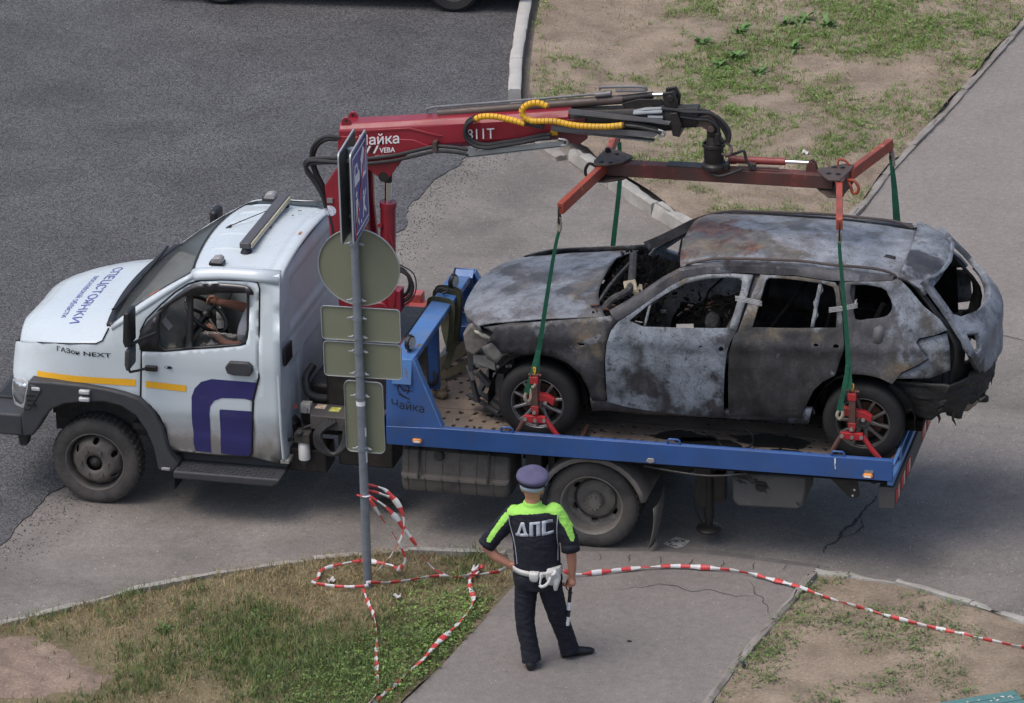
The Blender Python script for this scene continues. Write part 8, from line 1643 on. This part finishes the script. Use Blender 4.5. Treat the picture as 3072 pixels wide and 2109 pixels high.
# dark car mostly beyond the top of the picture; its wheels and underside reach into view
M_cpaint=mat('black car paint',(.012,.012,.015),.2,var=.05,coat=.6); PK=empty('parked_car',(-1.75,14.50,.012),R(4)); tag(PK,'dark car on the fresh asphalt at the top edge, mostly outside the picture','car')
def pcar(w):
    return None
side=[(-2.2,.25),(-2.25,.55),(-2.1,.78),(-1.3,.92),(-.6,1.36),(.3,1.45),(1.1,1.40),(1.8,1.02),(2.15,.92),(2.22,.5),(2.18,.25)]
b=MB(); rs=[]
for y,k in ((-.88,.0),(-.86,.55),(-.78,.8),(-.62,1.),(.62,1.),(.78,.8),(.86,.55),(.88,0)): rs.append([(x*(1-.03*(k)),y,z if z<.8 else .8+(z-.8)*min(1,k*1.0)) for x,z in side])
b.rings(rs); b.build('body',M_cpaint,PK,sm=40)
b=MB(); b.prism([(-1.15,.96),(-.58,1.30),(.28,1.39),(1.05,1.34),(1.6,1.02)],1,-.865,-.70); b.prism([(-1.15,.96),(-.58,1.30),(.28,1.39),(1.05,1.34),(1.6,1.02)],1,.70,.865); b.build('side_windows',M_dark,PK,bevel=.02)
for x in (-1.4,1.35):
    for s in (-1,1): e=empty('wheel',(x,s*.80,.31),0,PK); b=MB(); b.lathe([(.19,.08),(.27,.1),(.31,.07),(.31,-.07),(.27,-.1),(.19,-.08)],(0,0,0),(0,s,0),28,closed=True); b.build('tyre',M_ctyre,e); b=MB(); b.lathe([(.2,.06),(.15,.05),(.05,.07),(0,.07)],(0,0,0),(0,s,0),20); b.build('rim',M_rimf,e)
for s in (-.6,.6): b=MB(); b.ell((-2.17,s,.62),(.06,.2,.07)); b.build('headlight',M_lens,PK); b=MB(); b.ell((2.17,s,.75),(.05,.18,.08)); b.build('tail_light',M_rw[0],PK)
# litter
M_pap=mat('pale litter',(.55,.54,.52),.8,var=.15,sc=30)
lit=[(3.15,-1.45,.06,'crumpled white paper scrap on the lawn right of the sign post'),(2.52,-1.25,.06,'white paper scrap inside the tape loop left of the sign post'),(6.27,-2.12,.06,'dark crushed can on the right verge by the path edging'),(4.55,9.6,.12,'white paper scrap on the dirt verge above the spreader beam')]
for i,(x,y,z,lb_) in enumerate(lit):
    b=MB(); b.grid(lambda u,v:((u-.5)*.07,(v-.5)*.05,.012*math.sin(u*7+i)+.012*math.cos(v*6+i)+.01),5,4); o=b.build('litter_scrap',M_pap if i!=2 else mat('blue black can',(.03,.035,.05),.4,var=.2),sm=0,solid=.001); o.location=(x,y,z); o.rotation_euler=(0,0,i); tag(o,lb_,'litter')
b=MB(); b.ell((0,0,0),(.022,.013,.008)); o=b.build('pebble',M_chas); o.location=(5.24,-1.82,.036); tag(o,'small dark stone lying on the footpath beside the person in uniform','stone')
# no part deeper than thing > part > sub-part
def depth(o):
    d=0
    while o.parent: o=o.parent; d+=1
    return d
for o in list(S.objects):
    while depth(o)>2:
        p=o.parent; o.parent=p.parent; o.location=o.location+p.location
bpy.context.view_layer.update()
